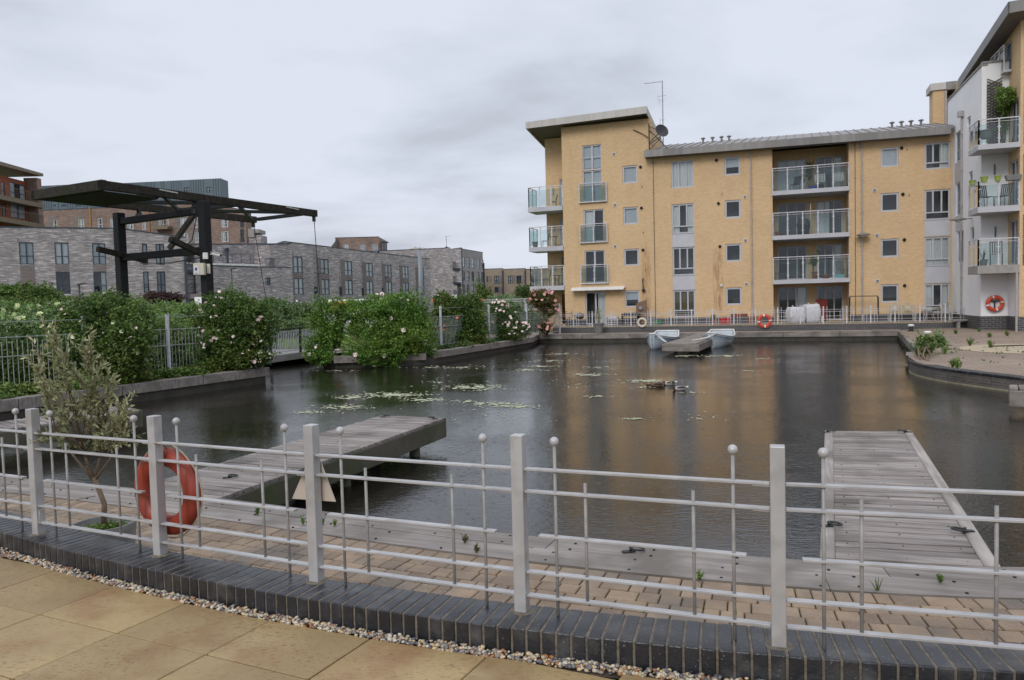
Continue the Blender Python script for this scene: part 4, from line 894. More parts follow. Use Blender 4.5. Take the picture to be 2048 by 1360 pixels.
# --- stepped row of seven terrace houses
f4=fr2(560,92,880,140); PT=6.35; FW=['white','closed','white','white','closed','white','white']
for i in range(7):
    a=1.15+PT*(i-.12); o=f4.p(a,0,0); 
    lb=['terrace house with wide grey gable nearest the tall grey house, one window tilted open','terrace house crossed by the bridge chain','terrace house with a tilted lower window behind the flagged van','terrace house just left of the brown rooftop storey, lower window curtained','terrace house behind the dark street lamp in mid row','terrace house above the tallest rose climber','last terrace house of the row beside the tall lamp column'][i]
    t=thing('terrace_house',lb,'building',f4.p(a+3,-4,0),group='row of grey brick terrace houses')
    # sawtooth plan: left face turned away, right face toward the water
    A=f4.p(a,-.3,0); B=f4.p(a+2.45,-1.0,0); C_=f4.p(a+PT,.6,0); fl=Fr(A,B-A); fr_=Fr(B,C_-B); ll,lr=np.linalg.norm(B-A),np.linalg.norm(C_-B)
    mb=MB(); sH=[(.55,lr-2.15+1.0,4.35,9.5)]; wu=(1.25,2.6); 
    wn=[(wu[0],wu[1],7.05,9.15),(wu[0],wu[1],4.3,6.4)]
    mb.wall(fr_,0,lr,.4,10.75,wn+[(.7,1.7,1.0,3.6)],back=.14,topf=lambda u,l=lr: 10.95-.25*u/l)
    mb.wall(fl,0,ll,.4,10.75,[],topf=lambda u,l=ll: 10.45+.5*u/l)
    E_=C_+(-f4.N*.9+0); mb.face([C_+np.array([0,0,.4]),f4.p(a+PT,-1.0,.4),f4.p(a+PT,-1.0,10.7),C_+np.array([0,0,10.7])])
    mb.face([A+np.array([0,0,10.3]),B+np.array([0,0,10.5]),C_+np.array([0,0,10.4]),f4.p(a+PT,-8,10.4),f4.p(a,-8,10.3)])
    mb.build('brick_wall',GREY,t)
    mb=MB()
    for q0,q1,za_,zb_ in ((A,B,10.45,10.95),(B,C_,10.95,10.7)):
        q0=q0+f4.N*.04+np.array([0,0,za_]); q1=q1+f4.N*.04+np.array([0,0,zb_]); bk=-f4.N*.35; hz=np.array([0,0,.1]); mb.hexa([q1,q0,q0+bk,q1+bk,q1+hz,q0+hz,q0+bk+hz,q1+bk+hz])
    mb.build('coping',FRMD,t)
    mb=MB(); mb.box(.6,1.22,-.04,.012,4.2,9.3,fr_); mb.build('brick_panel',GREYD,t); mb=MB(); mb.box(1.22,2.63,-.04,.012,6.45,7.0,fr_); mb.build('brick_panel',GREYD,t)
    bwin(t,fr_,*wn[0],'quad',FW[i]); bwin(t,fr_,*wn[1],'quad',FW[(i+3)%7])
    mb=MB(); mb.box(.75,1.65,-.5,-.45,1.0,3.6,fr_); mb.build('garage_recess',FRMD,t)
    mb=MB(); mb.box(.15,ll-.7,.02,.75,4.0,4.2,fl); o=mb.build('balcony',FRMD,t)
    mb=MB()
    for k in range(18): mb.bar(fl.p(.15+(ll-.85)*k/17,.72,4.2),fl.p(.15+(ll-.85)*k/17,.72,5.35),.03,.03)
    mb.bar(fl.p(.15,.72,5.35),fl.p(ll-.7,.72,5.35),.05,.05); mb.build('railing',FRMD,o)
    mb=MB(); mb.sphere(fl.p(.5,.1,6.9),.14,8); mb.build('flue',FRMD,t)
# --- end block, four storeys
f5=fr2(812,150,905,150); g5=thing('apartment_building','grey brick corner block with three dark balconies and an aerial','building',f5.p(4,-5,0)); L5=f5.len
S5=lambda x,y:(800+x/7.314,470+y/7.314)
c1=pxw(f5,[S5(530,312)+S5(580,470),S5(535,520)+S5(588,675),S5(540,725)+S5(595,840)])
body('brick_wall',f5,-9,L5-.2,.4,f5.px(800,502)[1],9,GREY,g5,c1,zt2=f5.px(898,496)[1])
for h,f in zip(c1,['white','room','room']): bwin(g5,f5,*h,'split',f)
f6=fr2(905,150,926,147); mb=MB(); hb_=pxw(f6,[S5(775,320)+S5(800,470),S5(760,520)+S5(800,680),S5(760,720)+S5(800,860)])
mb.wall(f6,-.2,f6.len,.4,13.6,[]); mb.build('bay_wall',GREYD,g5)
for y in (540,568,595):
    z=f6.px(912,y-3)[1]; m=MB(); m.box(-.7,f6.len-.2,.02,1.3,z-.35,z,f6); o=m.build('balcony',FRMD,g5)
    m=MB(); 
    for k in range(22): m.bar(f6.p(-.7+(f6.len+.5)*k/21,1.28,z),f6.p(-.7+(f6.len+.5)*k/21,1.28,z+1.2),.05,.04)
    m.bar(f6.p(-.7,1.28,z+1.2),f6.p(f6.len-.2,1.28,z+1.2),.06,.06); m.build('railing',FRMD,o)
f7=fr2(925,147,968,166); L7=f7.len
cols=[(925,929.5),(933.5,939),(943.5,948),(955,959),(963,967)]; rws=[((310,470),),]
rc=[]
for k,(x0,x1) in enumerate(cols):
    for (ya,yb_) in ((316+k*12,470+k*8),(525+k*5,672+k*4),(725,870)): rc.append((x0,470+ya/7.314,x1,470+yb_/7.314))
c7=pxw(f7,rc); body('side_wall',f7,0,L7,.4,f7.px(926,499)[1],9,GREY,g5,c7,zt2=f7.px(968,506)[1])
for k,h in enumerate(c7): bwin(g5,f7,*h,'split',['white','curtains','blind','room'][k%4],fw=.12)
mb=MB(); mb.tube([f7.p(.1,.1,.4),f7.p(.1,.1,13.5)],.14,6); mb.tube([f7.p(L7+.2,.1,.4),f7.p(L7+.2,.1,11.5)],.2,6); mb.build('downpipe',FRMD,g5)
b=Dp(893,496,151); mb=MB(); mb.tube([b,b+np.array([0,0,2.4])],.05,6); mb.bar(b+np.array([-.3,0,2.3]),b+np.array([1.0,0,2.35]),.04,.04); mb.build('aerial',STEEL,g5); mb=MB(); mb.sphere(b,.35,8); mb.build('roof_vent',FRMD,g5)
mb=MB(); b=Dp(830,500,151); mb.box(b[0]-1,b[0]+1.3,b[1],b[1]+1,b[2]-.3,b[2]+.4); mb.box(b[0]-.2,b[0]+.2,b[1],b[1]+1,b[2]+.4,b[2]+.7); mb.bar(b+np.array([1.3,0,.4]),b+np.array([2.2,0,.3]),.1,.1); mb.build('roof_plant',CREAM,g5)
# --- brown rooftop block behind the row
f8=fr2(675,150,768,150); g8=thing('apartment_building','brown brick block rising behind the middle of the terrace row','building',f8.p(4,-5,0)); L8=f8.len
S8=lambda x,y:(560+x/7.877,470+y/7.877)
c8=pxw(f8,[S8(1005,140)+S8(1080,260),S8(1258,145)+S8(1342,265),S8(1445,145)+S8(1538,270)])
body('brick_wall',f8,0,L8-.6,6,f8.px(720,475)[1],8,BROWN,g8,c8); 
for h,f in zip(c8,['white','blind','blind']): bwin(g8,f8,*h,'quad',f,frm=FRM)
q=[Dp(675,475,150),Dp(657,500,143)]; mb=MB(); mb.face([(q[1][0],q[1][1],4),(q[0][0],q[0][1],4),(q[0][0],q[0][1],f8.px(720,475)[1]),(q[1][0],q[1][1],q[1][2])]); mb.build('sloping_wall',GREYD,g8)
mb=MB()
for x in (762.5,767.5,772): u=f8.px(x,490)[0]; mb.bar(f8.p(u,-.5,8),f8.p(u,-.5,f8.px(770,483)[1]),.25,.25)
mb.box(f8.px(762,483)[0],f8.px(773,483)[0],-3,-.2,f8.px(770,484)[1],f8.px(770,482)[1],f8); mb.box(f8.px(762,483)[0],f8.px(773,483)[0],-.4,-.3,8,f8.px(770,499)[1],f8); mb.build('corner_balcony',FRMD,g8)
# --- beige far houses
f9=fr2(966,176,1110,172); S9=S5
for j,(xa,xb) in enumerate(((966,1006),(1007,1051),(1052,1110))):
    t=thing('terrace_house',['beige brick house half hidden by the grey corner block','beige brick house with a purple curtained window, middle of the far row','beige brick house partly behind the lowest corner balcony'][j],'building',f9.p((j+.5)*5,-4,0),group='far row of beige houses')
    wr={0:[(1265,600,1285,690),(1380,597,1445,712),(1385,760,1440,840)],1:[(1580,595,1645,712),(1705,592,1775,712),(1705,755,1775,860)],2:[(1915,600,1975,700),(1915,800,1975,860)]}[j]
    c=pxw(f9,[S5(a_,b_)+S5(c_,d_) for a_,b_,c_,d_ in wr]); u0,u1=f9.px(xa,560)[0],f9.px(xb,560)[0]
    body('brick_wall',f9,u0,u1,.4,f9.px((xa+xb)/2,538)[1],8,BEIGE,t,c,w=-.002*j)
    for k,h in enumerate(c): bwin(t,f9,*h,'quad',['white','blind','room'][(k+j)%3],fw=.14,w=-.002*j)
    mb=MB(); mb.tube([f9.p(u1,.15,.4),f9.p(u1,.15,f9.px(xb,541)[1])],.17,6); mb.build('downpipe',FRMD,t)
    mb=MB(); 
    for h in c: mb.box(h[1]+.02,h[1]+.85,.0,.05,h[2],h[3],f9); mb.build('brick_panel',GREYD,t); mb=MB()
# --- orange clad block, far left
f10=fr2(0,98,92,108); go=thing('apartment_building','orange clad apartment block with bronze balconies at the left edge','building',f10.p(2,-6,0)); L10=f10.len
ORC=mat('orange_cladding',(.33,.085,.03),(.27,.07,.025),sc=.5,rough=.6); BRZ=mat('bronze_metal',(.19,.15,.10),(.16,.125,.08),sc=2,rough=.5)
S10=lambda x,y:(x/7.877,310+y/7.877)
rw=[S10(20,430)+S10(78,650),S10(160,455)+S10(405,690),S10(30,765)+S10(92,960),S10(170,780)+S10(410,1000),S10(110,1100)+S10(440,1175)]
c10=pxw(f10,rw,w=-1.2); uO=f10.px(65,400,-1.2)[0]; zt0,zt1=f10.px(0,345)[1],f10.px(92,345)[1]
mb=MB(); mb.wall(f10,-10,uO,6,zt0,c10,w=-1.2,back=.14); mb.build('orange_wall',ORC,go)
for k in range(22):
    pass
mb=MB(); 
for k in range(34):
    u=-10+(uO+10)*k/33
    if not any(h[0]-.1<u<h[1]+.1 for h in c10): mb.box(u-.02,u+.02,-1.2,-1.17,6,zt0,f10)
mb.build('cladding_seam',mat('cladding_joint',(.16,.045,.02),rough=.7),go)
for h,f in zip(c10,['blind','curtains','curtains','blind','blind']): bwin(go,f10,*h,'quad' if h[1]-h[0]>2.2 else 'split',f,w=-1.2)
mb=MB(); mb.wall(f10,uO,L10-1.9,6,zt0,[],w=-1.8); mb.face([f10.p(uO,-1.2,6),f10.p(uO,-1.8,6),f10.p(uO,-1.8,zt0),f10.p(uO,-1.2,zt0)]); mb.build('recess_wall',GREYD,go)
mb=MB(); mb.box(L10-1.0,L10+.05,-1.6,.25,6,zt1-1.2,f10); mb.build('brick_pier',BROWN,go)
mb=MB(); za,zb=f10.px(0,331,.4)[1],f10.px(92,345,.4)[1]; p=f10.p
mb.hexa([p(L10+.2,.5,zb-.7),p(-10,.5,za-.1),p(-10,-8,za-.1),p(L10+.2,-8,zb-.7),p(L10+.2,.5,zb-.3),p(-10,.5,za+.5),p(-10,-8,za+.5),p(L10+.2,-8,zb-.3)]); mb.build('roof',BRZ,go)
for y in (398,440):
    z=f10.px(50,y+2,.4)[1]; m=MB(); m.hexa([p(L10-.1,.45,z-.6),p(-10,.45,z-.6),p(-10,-1.9,z-.6),p(L10-.1,-1.9,z-.6),p(L10-.1,.45,z),p(-10,.45,z),p(-10,-1.9,z),p(L10-.1,-1.9,z)]); o=m.build('balcony',BRZ,go)
    m=MB()
    for k in range(60): m.bar(p(-10+(L10+9.8)*k/59,.4,z),p(-10+(L10+9.8)*k/59,.4,z+1.25),.025,.02)
    m.bar(p(-10,.4,z+1.25),p(L10-.1,.4,z+1.25),.06,.06); m.build('railing',BRZ,o)
# --- long brown brick block with dark blue-grey top storeys
f11=fr2(80,128,435,124); gb=thing('apartment_building','long brown brick block with a blue grey metal clad top behind the gantry','building',f11.p(14,-6,0))
TEAL=mat('blue_grey_cladding',(.085,.12,.145),(.10,.14,.165),sc=.4,rough=.5,stretch=(6,6,.5))
S11=lambda x,y:(60+x/7.158,350+y/7.158); S12=lambda x,y:(300+x/7.554,360+y/7.554)
rw=[S11(325,640)+S11(390,765),S11(690,630)+S11(775,765),S11(970,620)+S11(1035,770),S11(1150,625)+S11(1205,770),S11(1390,615)+S11(1480,780),S11(1605,620)+S11(1655,780),
    S12(115,560)+S12(280,735),S12(455,570)+S12(555,730),S12(670,560)+S12(775,720),S12(470,800)+S12(575,950),S12(675,785)+S12(785,945),S12(935,780)+S12(975,945),S12(930,590)+S12(965,720)]
c11=pxw(f11,rw); L11=f11.px(432,480)[0]; zm=f11.px(250,414)[1]
body('brick_wall',f11,-6,L11,4,zm,2.5,BROWN,gb,c11)
for k,h in enumerate(c11): bwin(gb,f11,*h,'quad' if h[1]-h[0]>1 else 'split',['curtains','blind','curtains','white'][k%4],frm=CREAM if k<2 else WMET,fw=.1)
mb=MB()
for k in (0,1,4,6,7,8,9,10): h=c11[k]; mb.box(h[0]-.9,h[0]-.02,.01,.04,h[2],h[3]+.4,f11); mb.box(h[0]-.02,h[1]+.02,.01,.04,h[3]+.02,h[3]+.6,f11); mb.build('brick_panel',GREYD,gb); mb=MB()
zt=f11.px(60,373,-1)[1]; z2=f11.px(350,361,-1)[1]; us=f11.px(189,361,-1)[0]
tw=pxw(f11,[S12(510,110)+S12(595,190),S12(848,105)+S12(940,190),S12(90,325)+S12(175,380),S12(255,325)+S12(290,380),S11(335,420)+S11(372,452),S11(450,420)+S11(525,452),S11(660,420)+S11(750,452),(245,371,253,378)],w=-1)
mb=MB(); mb.wall(f11,-6,us,zm-.3,zt,[h for h in tw if h[0]<us],w=-1,back=.14); L12=f11.px(442,375,-1)[0]; mb.wall(f11,us,L12,zm-.3,z2,[h for h in tw if h[0]>us],w=-1,back=.14)
p=f11.p; mb.face([p(L12,-1,zm-.3),p(L12-.3,-4,zm-.3),p(L12-.3,-4,z2),p(L12,-1,z2)]); mb.face([p(-6,-1,zt-.1),p(us,-1,zt-.1),p(us,-9,zt-.1),p(-6,-9,zt-.1)]); mb.face([p(us,-1,z2-.1),p(L12,-1,z2-.1),p(L12-.3,-4,z2-.1),p(us,-4,z2-.1)]); mb.build('metal_clad_storeys',TEAL,gb)
mb=MB()
for k in range(90):
    u=-6+(L12+6)*k/89
    if not any(h[0]-.1<u<h[1]+.1 for h in tw): mb.box(u-.02,u+.02,-1,-.95,zm-.3,zt if u<us else z2,f11)
mb.build('cladding_seam',FRMD,gb)
for h in tw: bwin(gb,f11,*h,'quad','blind',w=-1,fw=.14)
o1=pxw(f11,[S12(105,700)+S12(335,745)])[0]; m=MB(); m.box(o1[0],o1[1],.02,1.3,o1[2]-.1,o1[2]+.4,f11); o=m.build('balcony',BRZ,gb); m=MB()
for k in range(20): m.bar(p(o1[0]+(o1[1]-o1[0])*k/19,1.25,o1[2]+.4),p(o1[0]+(o1[1]-o1[0])*k/19,1.25,o1[2]+1.6),.04,.03)
m.build('railing',BRZ,o)
for x in (181,298): u,z=f11.px(x,430); m=MB(); m.box(u-.1,u+.1,.02,.15,z-8,z+1.3,f11); m.build('downpipe',mat('ochre_pipe%d'%x,(.33,.17,.05),rough=.6),gb)
f13=fr2(430,124,499,121); g13=thing('apartment_building','brown brick end tower with a dark glazed stair slot, right of the gantry post','building',f13.p(3,-6,0))
c13=pxw(f13,[S12(1075,560)+S12(1180,715),S12(1080,775)+S12(1185,935),S12(1080,985)+S12(1170,1040),S12(1365,600)+S12(1425,720),S12(1365,740)+S12(1425,945),S12(1365,965)+S12(1425,1020)])
body('brick_wall',f13,0,f13.len,4,f13.px(470,405)[1],1.2,BROWN,g13,c13,w=.01,zt2=f13.px(499,420)[1])
for k,h in enumerate(c13): bwin(g13,f13,*h,'quad','curtains' if k<3 else 'room',frm=WMET if k<3 else FRMD,w=.01)
f14=fr2(503,118,527,118); g14=thing('stair_tower','small grey concrete topped roof tower right of the brown end tower','tower',f14.p(1,-2,0))
body('brick_wall',f14,0,f14.len,4,f14.px(515,470)[1],3,GREY,g14); mb=MB(); mb.box(0,.9,-3,.2,f14.px(515,470)[1]-.3,f14.px(515,457)[1],f14); mb.box(.8,f14.len-.2,-3,.1,f14.px(515,466)[1],f14.px(515,458.5)[1],f14); mb.build('concrete_hood',CONC,g14)
# --- low white walls, hoarding, fence panels and vehicles beyond the hedges
def lowwall(nm,lb,x0,x1,d,y0,y1,m):
    f=fr2(x0,d,x1,d); z1=f.px((x0+x1)/2,y0)[1]; mb=MB(); mb.box(0,f.len,-.3,0,.4,z1,f); tag(mb.build(nm,m),lb,'wall'); return f
lowwall('white_wall','low white painted wall below the grey house behind the gantry post',389,482,78,593,640,RENDER)
lowwall('white_wall','stained white wall below the grey corner block',882,915,135,590,615,RENDER)
def heras(x0,x1,d,y0,lb,n):
    f=fr2(x0,d,x1,d*1.02); zt=f.px((x0+x1)/2,y0)[1]; zb=zt-2.0; L_=f.len
    for k in range(n):
        a,b=L_*k/n+.03,L_*(k+1)/n-.03; mb=MB(); P_=f.p
        mb.tube([P_(a,0,zb),P_(a,0,zt),P_(b,0,zt),P_(b,0,zb)],.035,6); mb.bar(P_(a,0,zb+1.2),P_(b,0,zb+1.2),.03,.03)
        for i in range(1,14): mb.bar(P_(a+(b-a)*i/14,0,zb),P_(a+(b-a)*i/14,0,zt),.008,.008)
        t=tag(mb.build('fence_panel',WMET),lb%['first','second','third','fourth','fifth','sixth','seventh'][k],'fence panel','temporary site fence panels')
heras(572,655,62,603,'galvanised temporary fence panel, %s from the left above the hedge beside the bridge',4)
heras(715,790,66,602,'galvanised temporary fence panel, %s from the left behind the leafy arch',3)
# white railing far, right of the rose bushes
f=fr2(955,66,1100,62); zt=f.px(1030,598)[1]; t=thing('metal_fence','white barred railing far behind the pale pink roses','fence',f.p(3,0,.4)); mb=MB(); L_=f.len
mb.bar(f.p(0,0,zt),f.p(L_,0,zt),.06,.05); mb.bar(f.p(0,0,zt-.9),f.p(L_,0,zt-.9),.05,.04); mb.bar(f.p(0,0,zt-.2),f.p(L_,0,zt-.2),.04,.04); mb.build('rail',WMET,t)
mb=MB()
for k in range(60): mb.bar(f.p(L_*k/59,0,zt-1.0),f.p(L_*k/59,0,zt),.022,.022)
stuff(mb.build('baluster',WMET,t))
for k in range(4): mb=MB(); mb.bar(f.p(L_*k/3,0,.4),f.p(L_*k/3,0,zt+.05),.08,.08); mb.build('post',WMET,t)
# van with chevrons and a parked car, both mostly hidden
VW=mat('van_white',(.7,.7,.7),rough=.35); 
A=Dp(645,605,56); fv=Fr(A,(1,.12)); zt=fv.px(690,599)[1]; v=thing('van','white works van with red and yellow chevrons, its roof showing over the leafy arch','van',(*(fv.p(2.2,-1,0)[:2]),.4))
mb=MB(); mb.hexa([fv.p(4.9,0,.9),fv.p(0,0,.9),fv.p(0,-1.9,.9),fv.p(4.9,-1.9,.9),fv.p(4.3,-.1,zt),fv.p(.1,-.05,zt),fv.p(.1,-1.85,zt),fv.p(4.3,-1.8,zt)]); mb.build('body',VW,v,bevel=.12,seg=3)
chev=[]; mb=MB(); mc=MB()
for k in range(9):
    u=.75+k*.19; q=[fv.p(u,.02,zt-.75),fv.p(u+.19,.02,zt-.75),fv.p(u+.19-.35,.02,zt-.12),fv.p(u-.35,.02,zt-.12)]; (mb if k%2 else mc).face(q)
mb.build('red_chevron',mat('chevron_red',(.6,.05,.03),rough=.4),v); mc.build('yellow_chevron',mat('chevron_yellow',(.75,.5,.03),rough=.4),v)
mb=MB()
for u in (1.0,4.0): mb.lathe(fv.p(u,.05,.75),[(0,-.1),(.34,-.1),(.34,.1),(0,.1)],16,ax=tuple(fv.N)); mb.build('wheel',BLKM,v); mb=MB()
A=Dp(398,612,60); fc_=Fr(A,(1,.1)); c=thing('parked_car','silver car half hidden behind the black gantry post and hedge','car',(*(fc_.p(2,-1,0)[:2]),.4)); zt=fc_.px(410,600)[1]
mb=MB(); 
mb.hexa([fc_.p(4.1,0,.9),fc_.p(0,0,.9),fc_.p(0,-1.7,.9),fc_.p(4.1,-1.7,.9),fc_.p(4.0,-.05,zt-.6),fc_.p(.05,-.05,zt-.6),fc_.p(.05,-1.65,zt-.6),fc_.p(4.0,-1.65,zt-.6)]); mb.build('body',STEEL,c,bevel=.15,seg=3)
mb=MB(); mb.hexa([fc_.p(3.2,-.08,zt-.6),fc_.p(.3,-.08,zt-.6),fc_.p(.3,-1.6,zt-.6),fc_.p(3.2,-1.6,zt-.6),fc_.p(2.5,-.25,zt),fc_.p(1.0,-.25,zt),fc_.p(1.0,-1.45,zt),fc_.p(2.5,-1.45,zt)]); mb.build('glasshouse',FRMD,c,bevel=.1,seg=3)
mb=MB(); 
for u in (.8,3.3): mb.lathe(fc_.p(u,.03,.72),[(0,-.1),(.31,-.1),(.31,.1),(0,.1)],16,ax=tuple(fc_.N)); mb.build('wheel',BLKM,c); mb=MB()
# street lamps
def slamp(x,yt,d,lb,h=.7,r=.05,m=BLKM,side=1):
    T=Dp(x,yt,d); t=thing('street_lamp',lb,'street lamp',(T[0],T[1],.4),group='street lamps beyond the hedges'); mb=MB(); mb.tube([(T[0],T[1],.4),(T[0],T[1],T[2])],[r*1.5,r],8); mb.build('pole',m,t,smooth=True)
    if h: mb=MB(); mb.bar((T[0]-.1*side,T[1],T[2]),(T[0]+h*side,T[1],T[2]+.04),.16,.07); mb.build('lamp_head',m,t)
    else: mb=MB(); mb.tube([(T[0],T[1],T[2]),(T[0],T[1],T[2]+.3)],[r,.01],8); mb.build('cap',m,t,smooth=True)
slamp(158,569,50,'black street lamp in front of the left grey house, behind the hedge',.45)
slamp(463,538,60,'thin dark street lamp between the gantry post and the bridge chain',.4,.04)
slamp(636,547,64,'dark street lamp beside the right hand bridge chain',.6,.06)
slamp(771,554,84,'slim black street lamp in front of the middle of the terrace row',.4,.06)
slamp(839,500,72,'tall thick grey lamp column in front of the last terrace house',0,.17,mat('grey_column',(.20,.23,.26),rough=.5))
slamp(960,560,100,'short slim lamp before the grey corner block',.4,.05)
# ================================================ FAR QUAY, TERRACE AND PLAZA
# far deck path strip and timber edging
fq=Fr((1.57,45.95),(FARW[0]-1.57,FARW[1]-45.95)); LQ=math.hypot(FARW[0]-1.57,FARW[1]-45.95); fqN=fq.N   # N toward the viewer (over water)
PINKP=mat('pink_block_paving',(.33,.245,.19),(.27,.20,.16),sc=6,rough=.8,bump=.3,c3=(.22,.19,.15),sc3=.7)
mb=MB(); mb.box(-3.5,LQ+.2,-3.3,-.2,.3,.52,fq); struct(mb.build('path',PINKP))
t=thing('timber_quay_edge','grey timber edging along the far side of the pond','quay edge',(*(fq.p(LQ/2,0,0)[:2]),.3)); 
for k in range(7):
    mb=MB(); mb.box(LQ*k/7+.01,LQ*(k+1)/7-.01,-.32,.06,.24,.535,fq,random.random()); mb.build('beam',WOOD,t,bevel=.01)
# terrace: low blue brick wall, coping, patio
TW=-1.55   # wall face behind quay edge
ft=Fr(fq.p(0,TW,0)[:2],fq.U)
wu0,wu1=ft.px(1106,660)[0],ft.px(1945,650)[0]
tw=thing('terrace_wall','low dark brick retaining wall under the far terrace fence','wall',(*(ft.p(9,0,0)[:2]),.5)); mb=MB(); mb.box(wu0,wu1,-.22,0,.45,.86,ft); mb.build('brick_face',BLUE,tw)
mb=MB(); mb.box(wu0,wu1,-.24,.02,.86,.90,ft); mb.build('coping',mat('buff_coping',(.38,.31,.22),(.3,.25,.18),sc=3,rough=.8),tw)
mb=MB(); mb.box(wu0,wu1+1,-6,-.24,.45,.885,ft); struct(mb.build('terrace_paving',mat('terrace_paver',(.3,.25,.19),(.24,.2,.16),sc=3,rough=.85)))
# far fence
def mesh_panel(mb,P,a,b,z,h,rails=(.09,.22,.42,.66,.78),talls=(.16,.84),shorts=(.28,.72),rt=.02):
    for k,r in enumerate(rails):
        s0,s1=(.09,.91) if k==2 else (0,1); mb.bar(P(a+(b-a)*s0,z+r),P(a+(b-a)*s1,z+r),.03,.016)
    for s in talls: mb.bar(P(a+(b-a)*s,z),P(a+(b-a)*s,z+.9),rt,rt); mb.sphere(P(a+(b-a)*s,z+.92),.026,6)
    for s in shorts: mb.bar(P(a+(b-a)*s,z+.08),P(a+(b-a)*s,z+.72),rt,rt)
ff=thing('metal_fence','pale metal fence with thin rails running along the far terrace wall','fence',(*(ft.p(9,-.1,0)[:2]),.9))
n=19; a0,a1=ft.px(1109,640)[0],ft.px(1943,640)[0]
for i in range(n+1):
    u=a0+(a1-a0)*i/n; mb=MB(); mb.box(u-.033,u+.033,-.14,-.075,.9,1.86,ft); mb.build('post',WMET,ff)
    if i<n:
        v=a0+(a1-a0)*(i+1)/n; mb=MB(); mesh_panel(mb,lambda q,z: ft.p(q,-.107,z),u,v,.9,1); mb.build('rail_panel',WMET,ff)
# left end fence return near the corner (posts beside the rose)
# ------------------------------------------------ life rings
def lifering(name,lb,c,ax,Rr,rr,m,bands=4,bandm=WHT,rope=True,group=None,off=math.pi/4,flat=.8):
    c=np.array(c,float); t=thing(name,lb,'life ring',tuple(c),group=group); mb=MB(); mb.torus(c,Rr,rr,ax,48,14,rr=rr*flat); mb.build('ring',m,t,smooth=True)
    if bands:
        mb=MB()
        for k in range(bands): a=off+2*math.pi*k/bands; mb.torus(c,Rr,rr*1.03,ax,4,14,a0=a-.11,a1=a+.11,rr=rr*flat*1.04)
        mb.build('reflective_band',bandm,t,smooth=True)
    if rope:
        mb=MB(); axv=Vector(ax).normalized(); x=Vector((0,0,1)).cross(axv).normalized(); y=axv.cross(x); pts=[]
        for k in range(49):
            a=2*math.pi*k/48; rad=Rr+rr*(1.05+.25*abs(math.sin(2*(a-off)))); pts.append(Vector(c)+(x*math.cos(a)+y*math.sin(a))*rad)
        mb.tube(pts,rr*.09,6,cap=False); mb.build('grab_line',ROPE,t,smooth=True)
    return t
c=ft.px(1284,645,.12); lifering('life_ring','plain cream life ring hanging on the far terrace wall left of the boats',ft.p(c[0],.10,c[1]),tuple(ft.N),.235,.065,CREAM,0,rope=False)
c=ft.px(1529,642,.14); lifering('life_ring','orange life ring with four white bands on the far terrace fence',ft.p(c[0],.12,c[1]),tuple(ft.N),.31,.09,ORRD,4,off=math.pi/2+.1)
c=FBW.px(1990,607,.12); m_=lifering('life_ring','red life ring with white bands on the white rendered wall above the dark bricks','' or FBW.p(c[0],.13,c[1]),tuple(FBW.N),.31,.085,ORRD,4,off=.25)
mb=MB(); mb.box(c[0]-.16,c[0]+.16,0.0,.14,c[1]+.1,c[1]+.15,FBW); mb.box(c[0]-.025,c[0]+.025,0,.1,c[1]-.22,c[1]+.1,FBW); tag(mb.build('ring_bracket',BLKM),'black T shaped bracket inside the red life ring on the white wall','bracket')
